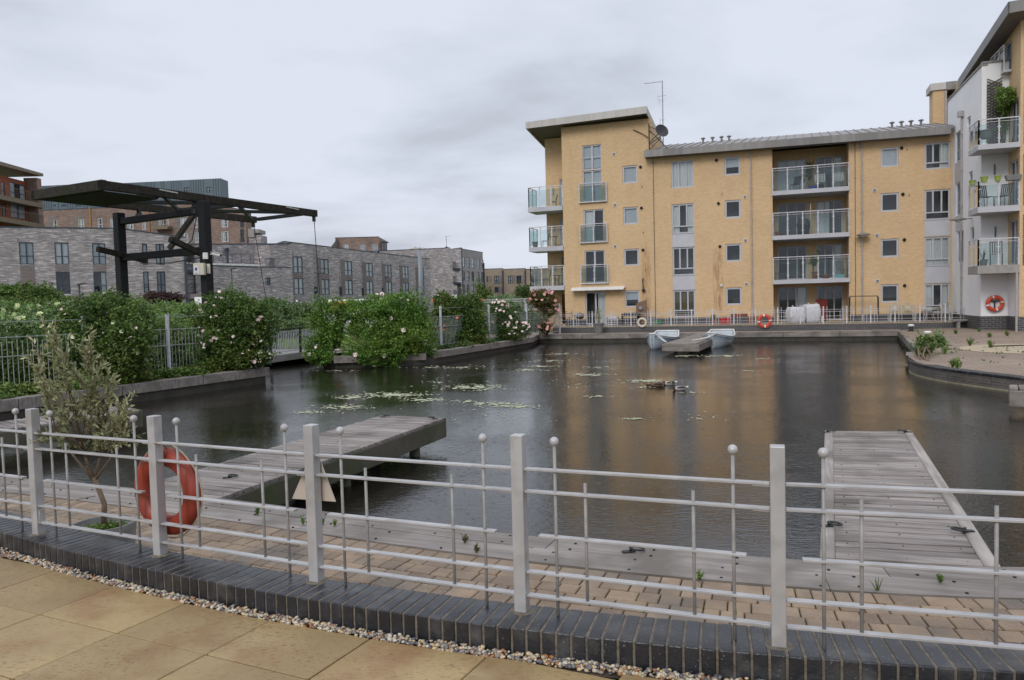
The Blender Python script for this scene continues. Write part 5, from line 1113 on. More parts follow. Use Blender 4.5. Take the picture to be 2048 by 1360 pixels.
# ------------------------------------------------ boats
BOATW=mat('boat_white',(.60,.66,.70),(.52,.58,.63),sc=2,rough=.4,c3=(.42,.46,.48),sc3=1.5); BOATB=mat('boat_rim_blue',(.12,.2,.3),rough=.5); BOATI=mat('boat_inside',(.55,.58,.58),(.45,.48,.48),sc=4,rough=.6)
def boat(name,lb,bow,hd,L_=4.25,beam=1.62,rope_to=None):
    hx=np.array([math.sin(hd),math.cos(hd)]); sx=np.array([hx[1],-hx[0]])  # hx: from bow to stern
    t=thing(name,lb,'rowing boat',(bow[0]+hx[0]*L_/2,bow[1]+hx[1]*L_/2,0),group='white rowing boats at the far jetty')
    def pt(s,a,inn=0):   # s 0 bow..1 stern, a 0 keel..1 gunwale ; returns lateral, z, along
        hb=beam/2*(math.sin(min(1,(s+.02)*1.25)*math.pi/2)**.75)*(1-.25*max(0,s-.72)/.28) if s>0 else .015
        zt=.47+.34*(1-s)**2.6+.30*(max(0,s-.5)*2)**2.2; zk=-.12+.1*(1-s)**6
        lat=hb*(math.sin(a*math.pi/2)**.62)*(.86+.14*a); z=zk+(zt-zk)*(1-math.cos(a*math.pi/2))**.9 if a>0 else zk
        along=s*L_-(.18*(a)*(1-s)**4)
        return max(0,lat-inn),z,along
    S=[0,.02,.06,.12,.2,.3,.42,.55,.68,.8,.9,.97,1]; A=[0,.15,.3,.45,.6,.72,.84,.92,1]
    W_=lambda s,a,sd,inn=0,dz=0:(lambda q:(bow[0]+hx[0]*q[2]+sx[0]*q[0]*sd,bow[1]+hx[1]*q[2]+sx[1]*q[0]*sd,q[1]+dz))(pt(s,a,inn))
    mb=MB()
    for sd in (-1,1):
        for i in range(len(S)-1):
            for j in range(len(A)-1):
                q=[W_(S[i],A[j],sd),W_(S[i+1],A[j],sd),W_(S[i+1],A[j+1],sd),W_(S[i],A[j+1],sd)]; mb.face(q if sd>0 else q[::-1])
    for j in range(len(A)-1): mb.face([W_(1,A[j],-1),W_(1,A[j],1),W_(1,A[j+1],1),W_(1,A[j+1],-1)][::-1])
    o=mb.build('hull',BOATW,t,smooth=False)
    mb=MB()   # inner skin
    for sd in (-1,1):
        for i in range(2,len(S)-1):
            for j in range(2,len(A)-1):
                q=[W_(S[i],A[j],sd,.05,.04),W_(S[i],A[j+1],sd,.05,0),W_(S[i+1],A[j+1],sd,.05,0),W_(S[i+1],A[j],sd,.05,.04)]; mb.face(q if sd>0 else q[::-1])
    for i in range(2,len(S)-1): mb.face([W_(S[i],.3,-1,.05,.05),W_(S[i],.3,1,.05,.05),W_(S[i+1],.3,1,.05,.05),W_(S[i+1],.3,-1,.05,.05)])
    mb.build('inner_skin',BOATI,t)
    mb=MB()
    for sd in (-1,1): mb.tube([W_(s,1,sd,.01,.0) for s in S],.035,8)
    mb.tube([W_(1,1,-1,.01),W_(1,1,1,.01)],.04,8); mb.build('gunwale',WHT,t,smooth=True)
    mb=MB()
    for sd in (-1,1): mb.tube([W_(s,.93,sd,-.012,-.03) for s in S[1:]],.012,6); mb.tube([W_(s,.8,sd,-.008) for s in S[1:]],.006,6)
    mb.tube([W_(0,0,1,-.01),W_(0,.5,1,-.01),W_(0,1,1,-.01)],.014,6); mb.build('blue_trim',BOATB,t,smooth=True)
    for s0,s1,dz in ((.1,.24,.10),(.46,.55,.18),(.84,.96,.12)):
        mb=MB(); 
        a,b,c_,d=W_(s0,.92,-1,.05,-dz),W_(s0,.92,1,.05,-dz),W_(s1,.92,1,.05,-dz),W_(s1,.92,-1,.05,-dz); q=[a,b,c_,d]; mb.hexa([(x,y,z-.04) for x,y,z in q]+q); mb.build('bench_seat',BOATI,t)
    # registration lettering strip, illegible at this distance
    mb=MB()
    for sd in (-1,1):
        for k in range(9):
            s=.16+k*.028; w_=.012
            a,b=W_(s,.86,sd,-.012),W_(s+w_+.006*(k%3),.86,sd,-.012); c_,d=W_(s+w_+.006*((k+1)%3),.91,sd,-.014),W_(s,.91,sd,-.014)
            if k in (2,5): continue
            q=[a,b,c_,d]; mb.face(q if sd>0 else q[::-1]); mb.face(q[::-1] if sd>0 else q)
    mb.build('hull_lettering',BOATB,t)
    if rope_to is not None:
        mb=MB(); a=Vector(W_(.06,1,1)); b=Vector(rope_to)
        for dx in (0,.09):
            mb.tube([a+Vector((dx,0,0)),a.lerp(b,.35)+Vector((dx,0,-.06)),a.lerp(b,.7)+Vector((dx*.5,0,-.05)),b],.022,6)
        mb.build('mooring_rope',WHT,t,smooth=True)
    return t
boat('rowing_boat','white rowing boat moored on the left of the far jetty, bow toward the viewer',np.array([6.92,37.0]),R(22),rope_to=(7.0,34.0,.56))
boat('rowing_boat','white rowing boat moored on the right of the far jetty, its side fully visible',np.array([9.72,36.6]),R(23),rope_to=(8.35,34.6,.56))
# ------------------------------------------------ ducks
def duck(lb,P,hd,male,dip=0):
    P=np.array(P); t=thing('mallard',lb,'duck',tuple(P)); hx=np.array([math.sin(hd),math.cos(hd),0]); sx=np.array([hx[1],-hx[0],0])
    V=[];n=14; prof=[(-.26,.012,.085),(-.22,.04,.07),(-.15,.075,.045),(-.06,.098,.03),(.04,.1,.025),(.12,.085,.03),(.17,.055,.045),(.2,.015,.06)]
    def lo(pf,name,m,sy=.75):
        mb=MB(); b=0; 
        for x,r,z in pf:
            for j in range(n): a=2*math.pi*j/n; mb.v.append(tuple(P+hx*x+sx*(r*math.cos(a))+np.array([0,0,z+r*sy*math.sin(a)])))
        for i in range(len(pf)-1):
            for j in range(n): mb.f.append((i*n+j,i*n+(j+1)%n,(i+1)*n+(j+1)%n,(i+1)*n+j)); mb.c.append(.5); mb.m.append(0)
        mb.f.append(tuple(range(n))); mb.c.append(.5); mb.m.append(0); mb.f.append(tuple((len(pf)-1)*n+j for j in range(n))); mb.c.append(.5); mb.m.append(0)
        return mb.build(name,m,t,smooth=True)
    DB=mat('duck_body',(.42,.40,.39),(.28,.26,.25),sc=30,rough=.8) if male else mat('duck_hen',(.16,.10,.055),(.08,.05,.03),sc=40,rough=.8)
    DK=mat('duck_dark',(.035,.025,.02),rough=.7); lo(prof,'body',DB)
    mb=MB()
    for s in (-1,1): mb.lathe(P+hx*-.05+sx*.075*s+np.array([0,0,.07]),[(0,-.15),(.03,-.08),(.035,.02),(.02,.11),(0,.15)],8,ax=tuple(-hx+np.array([0,0,.12])))
    mb.build('wing',DK,t,smooth=True)
    lo([(.08,.05,.03),(.13,.083,.04),(.18,.066,.05),(.215,.02,.06)],'breast',mat('duck_breast',(.06,.03,.02),rough=.8) if male else DB,.85)
    mb=MB(); 
    if dip: mb.tube([P+hx*.15+np.array([0,0,.05]),P+hx*.24+np.array([0,0,.03]),P+hx*.3+np.array([0,0,.0])],[.04,.035,.038],8); hc=P+hx*.3+np.array([0,0,.02])
    else: mb.tube([P+hx*.13+np.array([0,0,.06]),P+hx*.17+np.array([0,0,.13]),P+hx*.17+np.array([0,0,.19])],[.045,.028,.03],8); hc=P+hx*.185+np.array([0,0,.21])
    mb.sphere(hc,.043,10); mb.build('head',mat('duck_head',(.012,.035,.02),rough=.4) if male else DK,t,smooth=True)
    mb=MB(); mb.bar(hc+hx*.03,hc+hx*.1+np.array([0,0,-.012]),.035,.02,w2=.03,h2=.008); mb.build('bill',mat('duck_bill',(.45,.38,.06),rough=.5),t)
    t.scale=(.9,.9,.95)
    if male: mb=MB(); mb.sphere(P-hx*.235+np.array([0,0,.075]),.035,8); mb.build('tail',WHT,t,smooth=True)
duck('male mallard swimming with his dark head raised',G(1359,779,0.02),R(-75),True)
duck('male mallard with his head lowered, just left of the upright one',G(1338,769,0.02),R(-80),True,1)
duck('brown duck dabbling at the left of the trio',G(1313,772,0.02),R(-70),False,1)
# ------------------------------------------------ plaza on the right
PP=[(12.26,18.5,.36),(12.05,20.0,.36),(12.0,21.2,.36),(12.2,22.6,.38),(12.8,24.2,.42),(13.8,25.7,.45),(14.8,27.3,.48),(FARW[0],FARW[1],.52)]
PE=[(*FB.p(22.6,0,0)[:2],.55),(*KW,.55),(*FBW.p(1.14,0,0)[:2],.55),(*FD.p(0,0,0)[:2],.55),(*FD.p(6,0,0)[:2],.55),(34,14,.55),(20,13.5,.45),(13.4,14,.38),(12.55,16.8,.37)]
pl=PP+PE; mb=MB(); tri=tessellate_polygon([[Vector((x,y,0)) for x,y,z in pl]])
for t in tri:
    q=[pl[i] for i in t]; a=(q[1][0]-q[0][0])*(q[2][1]-q[0][1])-(q[1][1]-q[0][1])*(q[2][0]-q[0][0]); mb.face([(x,y,z+.02) for x,y,z in (q if a>0 else q[::-1])])
def plaza_z(x,y):
    for t_ in tri:
        (x1,y1,z1),(x2,y2,z2),(x3,y3,z3)=[pl[i] for i in t_]; dn=(y2-y3)*(x1-x3)+(x3-x2)*(y1-y3)
        if abs(dn)<1e-9: continue
        a=((y2-y3)*(x-x3)+(x3-x2)*(y-y3))/dn; b=((y3-y1)*(x-x3)+(x1-x3)*(y-y3))/dn; c=1-a-b
        if a>=-1e-4 and b>=-1e-4 and c>=-1e-4: return a*z1+b*z2+c*z3+.02
    return .5
def onplaza(x,y):
    z=.5
    for _ in range(6): P=G(x,y,z); z=plaza_z(P[0],P[1])
    return np.array([P[0],P[1],z])
PLZ=brick('plaza_block_paving',(.30,.225,.17,1),(.255,.19,.145,1),(.16,.125,.09,1),bw=.2,bh=.1,ms=.012,var=.35,rough=.75)
struct(mb.build('plaza_paving',PLZ))
# curved brick edge wall
cw=thing('quay_edge_wall','curved dark brick wall edging the paved point on the right','quay wall',(12.2,20,.2))
pts=[(13.4,14),(12.9,15.4),(12.55,16.8),(12.26,18.5),(12.05,20.0),(12.0,21.2),(12.2,22.6),(12.62,23.7),(13.2,24.8)]
def dense(pts,n=6):
    o=[]
    for i in range(len(pts)-1):
        p0,p1,p2,p3=[np.array(pts[max(0,min(len(pts)-1,i+k))],float) for k in (-1,0,1,2)]
        for k in range(n): t=k/n; o.append(.5*((2*p1)+(-p0+p2)*t+(2*p0-5*p1+4*p2-p3)*t*t+(-p0+3*p1-3*p2+p3)*t**3))
    return o+[np.array(pts[-1],float)]
D_=dense(pts,8); mb=MB(); cp=MB(); lm=MB()
for i in range(len(D_)-1):
    a,b=D_[i],D_[i+1]; d=(b-a)/np.linalg.norm(b-a); n=np.array([-d[1],d[0]]); zt=.36+.0*i
    mb.prism([a+n*.03,a-n*.25,b-n*.25,b+n*.03],-.8,zt-.05); cp.prism([a+n*.055,a-n*.28,b-n*.28,b+n*.055],zt-.05,zt+.03,random.random()); lm.prism([a+n*.045,a-n*.0,b-n*.0,b+n*.045],-.02,.035)
mb.build('brick_face',QUAY,cw); cp.build('coping',KB,cw,bevel=.02,seg=2); lm.build('waterline_scum',mat('lime_scum',(.32,.29,.2),(.25,.22,.14),sc=9,rough=.9),cw)
# timber edging along the far right quay and landing stub
def edging(lb,a,b,z=.53,w_=.34,h=.29,n=4,side=1,out=.05):
    a=np.array(a,float);b=np.array(b,float); d=(b-a)/np.linalg.norm(b-a); nn=np.array([-d[1],d[0]])*side; t=thing('timber_quay_edge',lb,'quay edge',((a+b)[0]/2,(a+b)[1]/2,.3))
    za,zb=(z,z) if not hasattr(z,'__len__') else z
    for k in range(n):
        p,q=a+(b-a)*k/n+d*.008,a+(b-a)*(k+1)/n-d*.008; zz=[za+(zb-za)*k/n,za+(zb-za)*(k+1)/n]
        P4=[p+nn*out,q+nn*out,q-nn*w_,p-nn*w_]; Z=[zz[0],zz[1],zz[1],zz[0]]
        if side<0: pass
        ar=sum(P4[i][0]*P4[(i+1)%4][1]-P4[(i+1)%4][0]*P4[i][1] for i in range(4))
        if ar<0: P4=P4[::-1]; Z=Z[::-1]
        mb=MB(); mb.hexa([(*P4[i],Z[i]-h) for i in range(4)]+[(*P4[i],Z[i]) for i in range(4)],random.random()); mb.build('beam',WOOD,t,bevel=.012)
    return t
edging('short grey timber edging between the paved point and the far quay',(14.3,26.4),FARW,z=(.5,.53),side=1)
edging('rose bed timber edging left of the white footbridge',(-15.5,10.4),(-8.35,25.5),side=-1,n=6)
edging('timber edging below the pale pink roses, meeting the far quay',(-3.3,31.7),(1.15,42.5),side=-1,n=5)
edging('timber corner piece beside the far left quay corner',(1.15,42.5),(1.6,46.0),side=-1,n=1)
edging('timber edging half buried under the leafy arch',(-7.35,30.75),(-3.6,31.3),side=-1,n=2,z=.5)
edging('end timber of the left rose bed facing the bridge channel',(-8.3,25.45),(-9.7,26.4),side=-1,n=1,w_=.5)
jetty('landing_stage','small dark landing stub at the corner of the brick point',[G(1812,705,.4)[:2],G(1850,704,.4)[:2],G(1853,716,.4)[:2],G(1812,711,.4)[:2]][::1],[],th=.3,z=.42,leg=False,pitch=.3)
# mooring bollards
for x,y,lb in ((1822,663,'short dark bollard with a white cap nearest the far quay'),(1855,680,'white capped bollard behind the green weed clump')):
    P=G(x,y,.53); t=thing('bollard',lb,'bollard',tuple(P)); mb=MB(); mb.lathe(P,[(.17,0),(.17,.05),(.1,.08),(.09,.28),(0,.28)],14); mb.build('stem',BLKM,t); mb=MB(); mb.lathe(P+np.array([0,0,.27]),[(.0,0),(.14,0),(.15,.06),(.11,.1),(0,.11)],14); mb.build('cap',WHT,t)
# concrete bench
P=G(1930,656,.57); fb=Fr(P,FB.U[:2]); t=thing('bench','pale concrete bench at the foot of the white wing','bench',tuple(P)); mb=MB(); mb.box(-.55,.55,-.25,.25,.95,1.03,fb); mb.build('seat',CONC,t,bevel=.01)
for u in (-.32,.32): mb=MB(); mb.box(u-.1 if u>0 else u-.06,u+.26 if u>0 else u+.06,-.2,.2,.56,.95,fb); mb.build('leg',CONC,t)
# round buff paving disc and drain slot at the far right
P=onplaza(2075,697); mb=MB(); _c=[(P[0]+2.3*math.cos(a),P[1]+2.3*math.sin(a)) for a in np.linspace(0,2*math.pi,49)]
for q0,q1 in zip(_c[:-1],_c[1:]):
    for f0,f1 in ((0,.5),(.5,1)):
        Q=[(P[0]+(q[0]-P[0])*f,P[1]+(q[1]-P[1])*f) for q,f in ((q0,f0),(q1,f0),(q1,f1),(q0,f1))]; mb.face([(x,y,plaza_z(x,y)+.012) for x,y in (Q[1:] if f0==0 else Q)])
struct(mb.build('round_paving',mat('buff_round',(.42,.34,.23),(.36,.29,.2),sc=3,rough=.8)))
P=onplaza(2015,693); mb=MB(); mb.box(P[0]-.65,P[0]+.65,P[1]-.06,P[1]+.06,P[2]-.02,P[2]+.045); tag(mb.build('drain_cover',BLKM),'long dark metal drain slot beside the round buff paving','drain cover')
P=G(1895,692,.5); mb=MB(); 
t=thing('mooring_ring','dark mooring ring lying on the timber beam behind the weeds','mooring ring',tuple(P)); ring_fit(t,P,.3,.09)
# ------------------------------------------------ terrace furniture (far)
def onT(x,w,fr=FB,z=.885): return fr.px(x,640,w)[0]
def pot(name,lb,P,r0,r1,h,m,soil=True,group=None,cat='plant pot'):
    P=np.array(P,float); t=thing(name,lb,cat,tuple(P),group=group); mb=MB(); mb.lathe(P,[(0,0),(r0,0),(r1*.97,h*.9),(r1*1.06,h*.9),(r1*1.06,h),(r1*.9,h),(r1*.86,h*.9),(0,h*.9)],20); mb.build('pot',m,t,smooth=False)
    if soil: mb=MB(); mb.lathe(P+np.array([0,0,h*.9]),[(r1*.88,.0),(0,.012)],16); mb.build('soil',SOIL,t)
    return t
pot('plant_pot','big tapered grey pot standing on the far quay in front of the terrace wall',G(1197,666.5,.53),.21,.34,.62,GPOT)
FT=lambda x,y,w: (lambda uz: FB.p(uz[0],w,.885))(FB.px(x,y,w))
pot('plant_pot','dark pot on the quay at the left end of the far terrace fence',G(1113,664,.53),.13,.2,.38,GPOT)
pot('plant_pot','brown pot with a grassy yellow plant behind the far terrace fence',FT(1428,640,1.2),.13,.2,.3,TERRA)
for x,lb in ((1445,'red plastic box left of the red pair on the far terrace'),(1457,'red plastic box right of the red pair on the far terrace')): 
    P=FT(x,640,1.3); mb=MB(); mb.hexa([P+np.array(q) for q in ((-.12,-.1,0),(.12,-.1,0),(.12,.1,0),(-.12,.1,0),(-.15,-.13,.38),(.15,-.13,.38),(.15,.13,.38),(-.15,.13,.38))]); tag(mb.build('plastic_tub',mat('red_plastic%d'%x,(.5,.03,.03),rough=.4),bevel=.02),lb,'tub')
pot('plant_pot','red pot with a pale bag beside the orange life ring',FT(1503,640,1.0),.12,.16,.42,TERRA)
P=FT(1478,630,.8); mb=MB(); mb.box(-.5,.5,.0,.35,1.28,1.5,Fr(P,FB.U[:2])); tag(mb.build('planter_box',mat('brick_red_box',(.22,.07,.05),(.16,.05,.04),sc=8,rough=.8),bevel=.02),'long dull red planter box raised behind the far fence','planter')
# kettle barbecue
P=FT(1160,640,1.1); t=thing('kettle_barbecue','dark round kettle barbecue beside the glass doors','barbecue',tuple(P)); mb=MB()
for a in (0,2.1,4.2): mb.tube([P+np.array([.28*math.cos(a),.28*math.sin(a),0]),P+np.array([.1*math.cos(a),.1*math.sin(a),.55])],.015,6)
mb.build('leg',STEEL,t); mb=MB(); mb.lathe(P+np.array([0,0,.45]),[(0,0),(.18,.03),(.27,.14),(.29,.22),(.0,.22)],18); mb.build('bowl',BLKM,t,smooth=True); mb=MB(); mb.lathe(P+np.array([0,0,.68]),[(.295,0),(.27,.1),(.16,.18),(.03,.2),(.03,.25),(0,.25)],18); mb.build('lid',GPOT,t,smooth=True)
# leaning wooden board
P=FT(1283,630,.5); fb=Fr(P,FB.U[:2]); mb=MB(); mb.hexa([fb.p(.35,.25,.9),fb.p(-.3,.25,.9),fb.p(-.3,.2,.9),fb.p(.35,.2,.9),fb.p(.36,.05,2.5),fb.p(-.33,.05,2.28),fb.p(-.33,.0,2.28),fb.p(.36,.0,2.5)]); o=mb.build('wooden_board',mat('dark_board',(.21,.125,.08),(.13,.08,.055),sc=5,rough=.8,stretch=(4,4,.5),bump=.4)); tag(o,'rough dark wooden board leaning against the ground floor window','board')
mb=MB(); mb.lathe(fb.p(-.02,.2,1.95),[(0,.05),(.12,.04),(.15,0)],12,ax=tuple(FB.N)); tag(mb.build('metal_dish',STEEL),'round grey metal dish hung on the leaning wooden board','dish')
# covered heap / black boxes and bike left of the doors
def bicycle(lb,P,hd):
    P=np.array(P); hx=np.array([math.sin(hd),math.cos(hd),0]); up=np.array([0,0,1.]); sx=np.array([hx[1],-hx[0],0]); t=thing('bicycle',lb,'bicycle',tuple(P)); a,b=P-hx*.5+up*.34,P+hx*.5+up*.34
    for c in (a,b): mb=MB(); mb.torus(c,.32,.02,tuple(sx),28,6); mb.build('wheel',BLKM,t,smooth=True)
    mb=MB(); s=P-hx*.1+up*.82; h=P+hx*.36+up*.85; k=P-hx*.02+up*.33
    for p,q in ((a,k),(k,s),(a,s),(k,h),(s,h),(h,b)): mb.tube([p,q],.016,6)
    mb.build('frame',BLKM,t); mb=MB(); mb.bar(s+up*.12-hx*.12,s+up*.12+hx*.12,.1,.05); mb.tube([s,s+up*.1],.015,6); mb.build('saddle',BLKM,t); mb=MB(); mb.tube([h,h+up*.15],.015,6); mb.tube([h+up*.15-sx*.28,h+up*.15+sx*.28],.014,6); mb.build('handlebar',STEEL,t)
bicycle('dark bicycle leaning at the corner of the yellow building under the balconies',FT(1133,640,.5),R(85))
# garden furniture
def chair(name,lb,P,hd,m,seat=m_,sc=1.,group=None,slat=True):
    P=np.array(P,float); hx=np.array([math.sin(hd),math.cos(hd),0])*sc; sx=np.array([hx[1],-hx[0],0]); up=np.array([0,0,sc]); t=thing(name,lb,'chair',tuple(P),group=group)
    for a in (-1,1):
        for b in (-1,1): mb=MB(); mb.tube([P+hx*.21*a+sx*.2*b,P+hx*.18*a+sx*.2*b+up*.45],.016,6); mb.build('leg',m,t)
    mb=MB(); 
    for k in range(6): mb.bar(P-hx*.2+sx*(-.2+.08*k)+up*.45,P+hx*.2+sx*(-.2+.08*k)+up*.45,.055,.02)
    mb.build('seat',m,t); mb=MB(); 
    for k in range(6): mb.bar(P-hx*.2+sx*(-.2+.08*k)+up*.5,P-hx*.3+sx*(-.2+.08*k)+up*.95,.05,.02)
    mb.tube([P-hx*.3-sx*.23+up*.95,P-hx*.3+sx*.23+up*.95],.02,6); mb.build('backrest',m,t)
    return t
def table(name,lb,P,r,h,m):
    P=np.array(P,float); t=thing(name,lb,'table',tuple(P)); mb=MB(); mb.lathe(P+np.array([0,0,h-.03]),[(0,0),(r,0),(r,.03),(0,.03)],24); mb.build('top',m,t)
    for a in (0.5,2.07,3.64,5.2): mb=MB(); mb.tube([P+np.array([r*.75*math.cos(a),r*.75*math.sin(a),0]),P+np.array([r*.5*math.cos(a),r*.5*math.sin(a),h*.5]),P+np.array([r*.7*math.cos(a),r*.7*math.sin(a),h-.03])],.018,6); mb.build('leg',m,t,smooth=True)
IVO=mat('ivory_metal',(.55,.52,.42),rough=.5)
def lattice_bench(lb,P,hd,W_):
    P=np.array(P,float); hx=np.array([math.sin(hd),math.cos(hd),0]); sx=np.array([hx[1],-hx[0],0]); up=np.array([0,0,1.]); t=thing('garden_bench',lb,'bench',tuple(P))
    for c in (-W_/4,W_/4):
        mb=MB(); mb.tube([P+sx*(c+W_/4.2*math.cos(a))+up*(.95+.16*math.sin(a))-hx*.25 for a in np.linspace(0,math.pi,9)]+[P+sx*(c-W_/4.2)+up*.45-hx*.2,P+sx*(c+W_/4.2)+up*.45-hx*.2,P+sx*(c+W_/4.2)+up*.95-hx*.25],.016,6)
        for k in range(-3,4): mb.bar(P+sx*(c+k*.09)+up*.5-hx*.2,P+sx*(c-k*.09)+up*1.02-hx*.25,.014,.014); mb.bar(P+sx*(c-W_/4.3)+up*(.76+k*.08)-hx*.23,P+sx*(c+W_/4.3)+up*(.76-k*.08)-hx*.23,.012,.012)
        mb.build('lattice_back',IVO,t)
    mb=MB(); 
    for k in range(6): mb.bar(P-sx*W_/2+hx*(-.2+.08*k)+up*.45,P+sx*W_/2+hx*(-.2+.08*k)+up*.45,.05,.02)
    mb.build('seat',IVO,t)
    for a in (-1,1):
        for b in (-1,1): mb=MB(); mb.tube([P+sx*W_*.46*a+hx*.2*b,P+sx*W_*.46*a+hx*.2*b+up*.45],.018,6); mb.build('leg',IVO,t)
hdF=math.atan2(FB.N[0],FB.N[1])
lattice_bench('ivory lattice backed bench behind the fence under the small window',FT(1804,630,.5),hdF,1.35)
table('garden_table','round ivory garden table on curved legs behind the far fence',FT(1858,630,.7),.5,.72,IVO)
chair('garden_chair','ivory slatted chair left of the pair by the white wing',FT(1893,630,.75),hdF-1.2,IVO); chair('garden_chair','ivory slatted chair tight in the corner by the white wing',FT(1909,630,.9),hdF-1.6,IVO,sc=1.12)
# black metal clothes frame
a,b=FB.px(1700,600,.9)[0],FB.px(1757,600,.9)[0]; t=thing('garden_arch','tall thin black metal frame against the wall right of the recessed bay','metal frame',FB.p((a+b)/2,.9,.9)); mb=MB()
for w_ in (.9,.55): mb.tube([FB.p(a,w_,.9),FB.p(a,w_,2.28),FB.p(a+.04,w_,2.38),FB.p(b-.04,w_,2.36),FB.p(b,w_,2.26),FB.p(b,w_,.9)],.025,6)
mb.bar(FB.p(a,.9,2.3),FB.p(a,.55,2.3),.03,.03); mb.bar(FB.p(b,.9,2.28),FB.p(b,.55,2.28),.03,.03); mb.build('frame',BLKM,t,smooth=False)
# bulk bags
BAG=mat('woven_white_bag',(.62,.62,.64),(.5,.5,.53),sc=7,rough=.8,bump=.8,bsc=6)
def bag(lb,P,w_,h,c=(1,1)):
    P=np.array(P); t=thing('bulk_bag',lb,'bulk bag',tuple(P),group='white bulk bags'); me=bpy.data.meshes.new('bag'); mb=MB(); n=8
    def f(u,v,k): return 1
    bm=bmesh.new(); bmesh.ops.create_cube(bm,size=1); bmesh.ops.subdivide_edges(bm,edges=bm.edges[:],cuts=6,use_grid_fill=True)
    V=[];
    for v in bm.verts:
        x,y,z=v.co; s=1-.10*(abs(z)*2)**3; bulge=1+.12*math.cos(z*math.pi)
        nz=mnoise.noise(Vector((x*3,y*3,z*3+P[0])))*.05
        r=max(abs(x),abs(y))*2; sq=.88+.12*r
        V.append((P[0]+x*w_*s*bulge*sq+nz*w_,P[1]+y*w_*s*bulge*sq+nz*w_,P[2]+(z+.5)*h+nz*h*.6*(z>-.4)))
    Fs=[tuple(v.index for v in f.verts) for f in bm.faces]; bm.free(); off=np.array(OFF[t.name]); mkobj('sack',np.array(V)-off,Fs,[BAG],None,None,t,off,smooth=True)
    mb=MB(); top=P+np.array([0,0,h])
    for s in (-1,1): mb.tube([top+np.array([s*w_*.4,-w_*.35,-.05]),top+np.array([s*w_*.32,-w_*.3,.1]),top+np.array([s*w_*.2,-w_*.35,-.03])],.025,6); mb.build('lifting_loop',BAG,t,smooth=True); mb=MB()
bag('smooth plump white bulk bag, left of the pair in front of the recessed bay',FT(1591,640,1.3),.80,.95); bag('crumpled white bulk bag, right of the pair in front of the recessed bay',FT(1622,640,1.0),.74,1.08)
# easel, dark red chair back, statue
P=FT(1631,640,.9); fb=Fr(P,FB.U[:2]); t=thing('folding_ladder','pale narrow step ladder in front of the recessed bay','ladder',tuple(P)); mb=MB(); mb.bar(fb.p(-.22,.0,.9),fb.p(-.05,.1,2.0),.05,.03); mb.bar(fb.p(.2,0,.9),fb.p(.0,.1,2.0),.05,.03); 
for z in (1.15,1.4,1.65): k=(z-.9)/1.1; mb.bar(fb.p(-.22+.17*k,.05*k,z),fb.p(.2-.2*k,.05*k,z),.05,.02)
mb.build('front_frame',WMET,t); mb=MB(); mb.bar(fb.p(-.3,-.4,.9),fb.p(-.05,.08,2.0),.03,.03); mb.bar(fb.p(.28,-.4,.9),fb.p(.0,.08,2.0),.03,.03); mb.build('rear_frame',WMET,t)
P=FT(1643,620,-1.2); fb=Fr(P,FB.U[:2]); mb=MB(); mb.box(-.33,.33,-.05,.0,1.0,2.25,fb); 
for k in range(7): mb.box(-.28,.28,.0,.02,1.25+k*.13,1.33+k*.13,fb)
tag(mb.build('folded_lounger',mat('dark_red_fabric',(.22,.03,.025),(.15,.02,.02),sc=6,rough=.8)),'dark red folded lounger propped between the ground floor doors','lounger')
P=FT(1645,640,1.45); mb=MB(); mb.lathe(P,[(0,0),(.1,0),(.07,.1),(.09,.2),(.05,.28),(.07,.34),(.04,.4),(0,.41)],12); tag(mb.build('garden_ornament',IVO,smooth=True),'small pale garden ornament behind the fence right of the bulk bags','ornament')
for x,y,h,c,lb in ((1225,640,.55,WMET,'low white rack behind the fence right of the glass doors'),(1262,640,.75,BLKM,'black barbecue trolley behind the cream life ring'),(1303,640,.5,GPOT,'grey square planter right of the cream life ring'),(1316,640,.3,mat('green_tub',(.03,.18,.08),rough=.5),'small green tub right of the grey square planter')):
    P=FT(x,y,.9); fb=Fr(P,FB.U[:2]); t=thing({'low':'rack','black':'trolley','grey':'planter','small':'plastic_tub'}[lb.split()[0]],lb,{'low':'rack','black':'trolley','grey':'planter','small':'tub'}[lb.split()[0]],tuple(P)); w_=.35 if h<.6 else .55
    mb=MB(); 
    if h in(.55,.75):
        for k in range(4): mb.box(-w_,w_,-.2,.2,.95+h*k/4,.98+h*k/4,fb)
        mb.box(-w_*.8,w_*.8,-.18,.18,.9+h*.75,.9+h*1.05,fb)
        mb.build('shelves',c,t)
        for a in (-1,1):
            mb=MB(); mb.box(w_*a-.02,w_*a+.02,-.2,.2,.89,.9+h,fb); mb.build('side_frame',c,t)
    else: mb.hexa([fb.p(-.2,.18,.89),fb.p(.2,.18,.89),fb.p(.2,-.18,.89),fb.p(-.2,-.18,.89),fb.p(-.26,.24,.89+h),fb.p(.26,.24,.89+h),fb.p(.26,-.24,.89+h),fb.p(-.26,-.24,.89+h)]); mb.build('tub',c,t,bevel=.02)
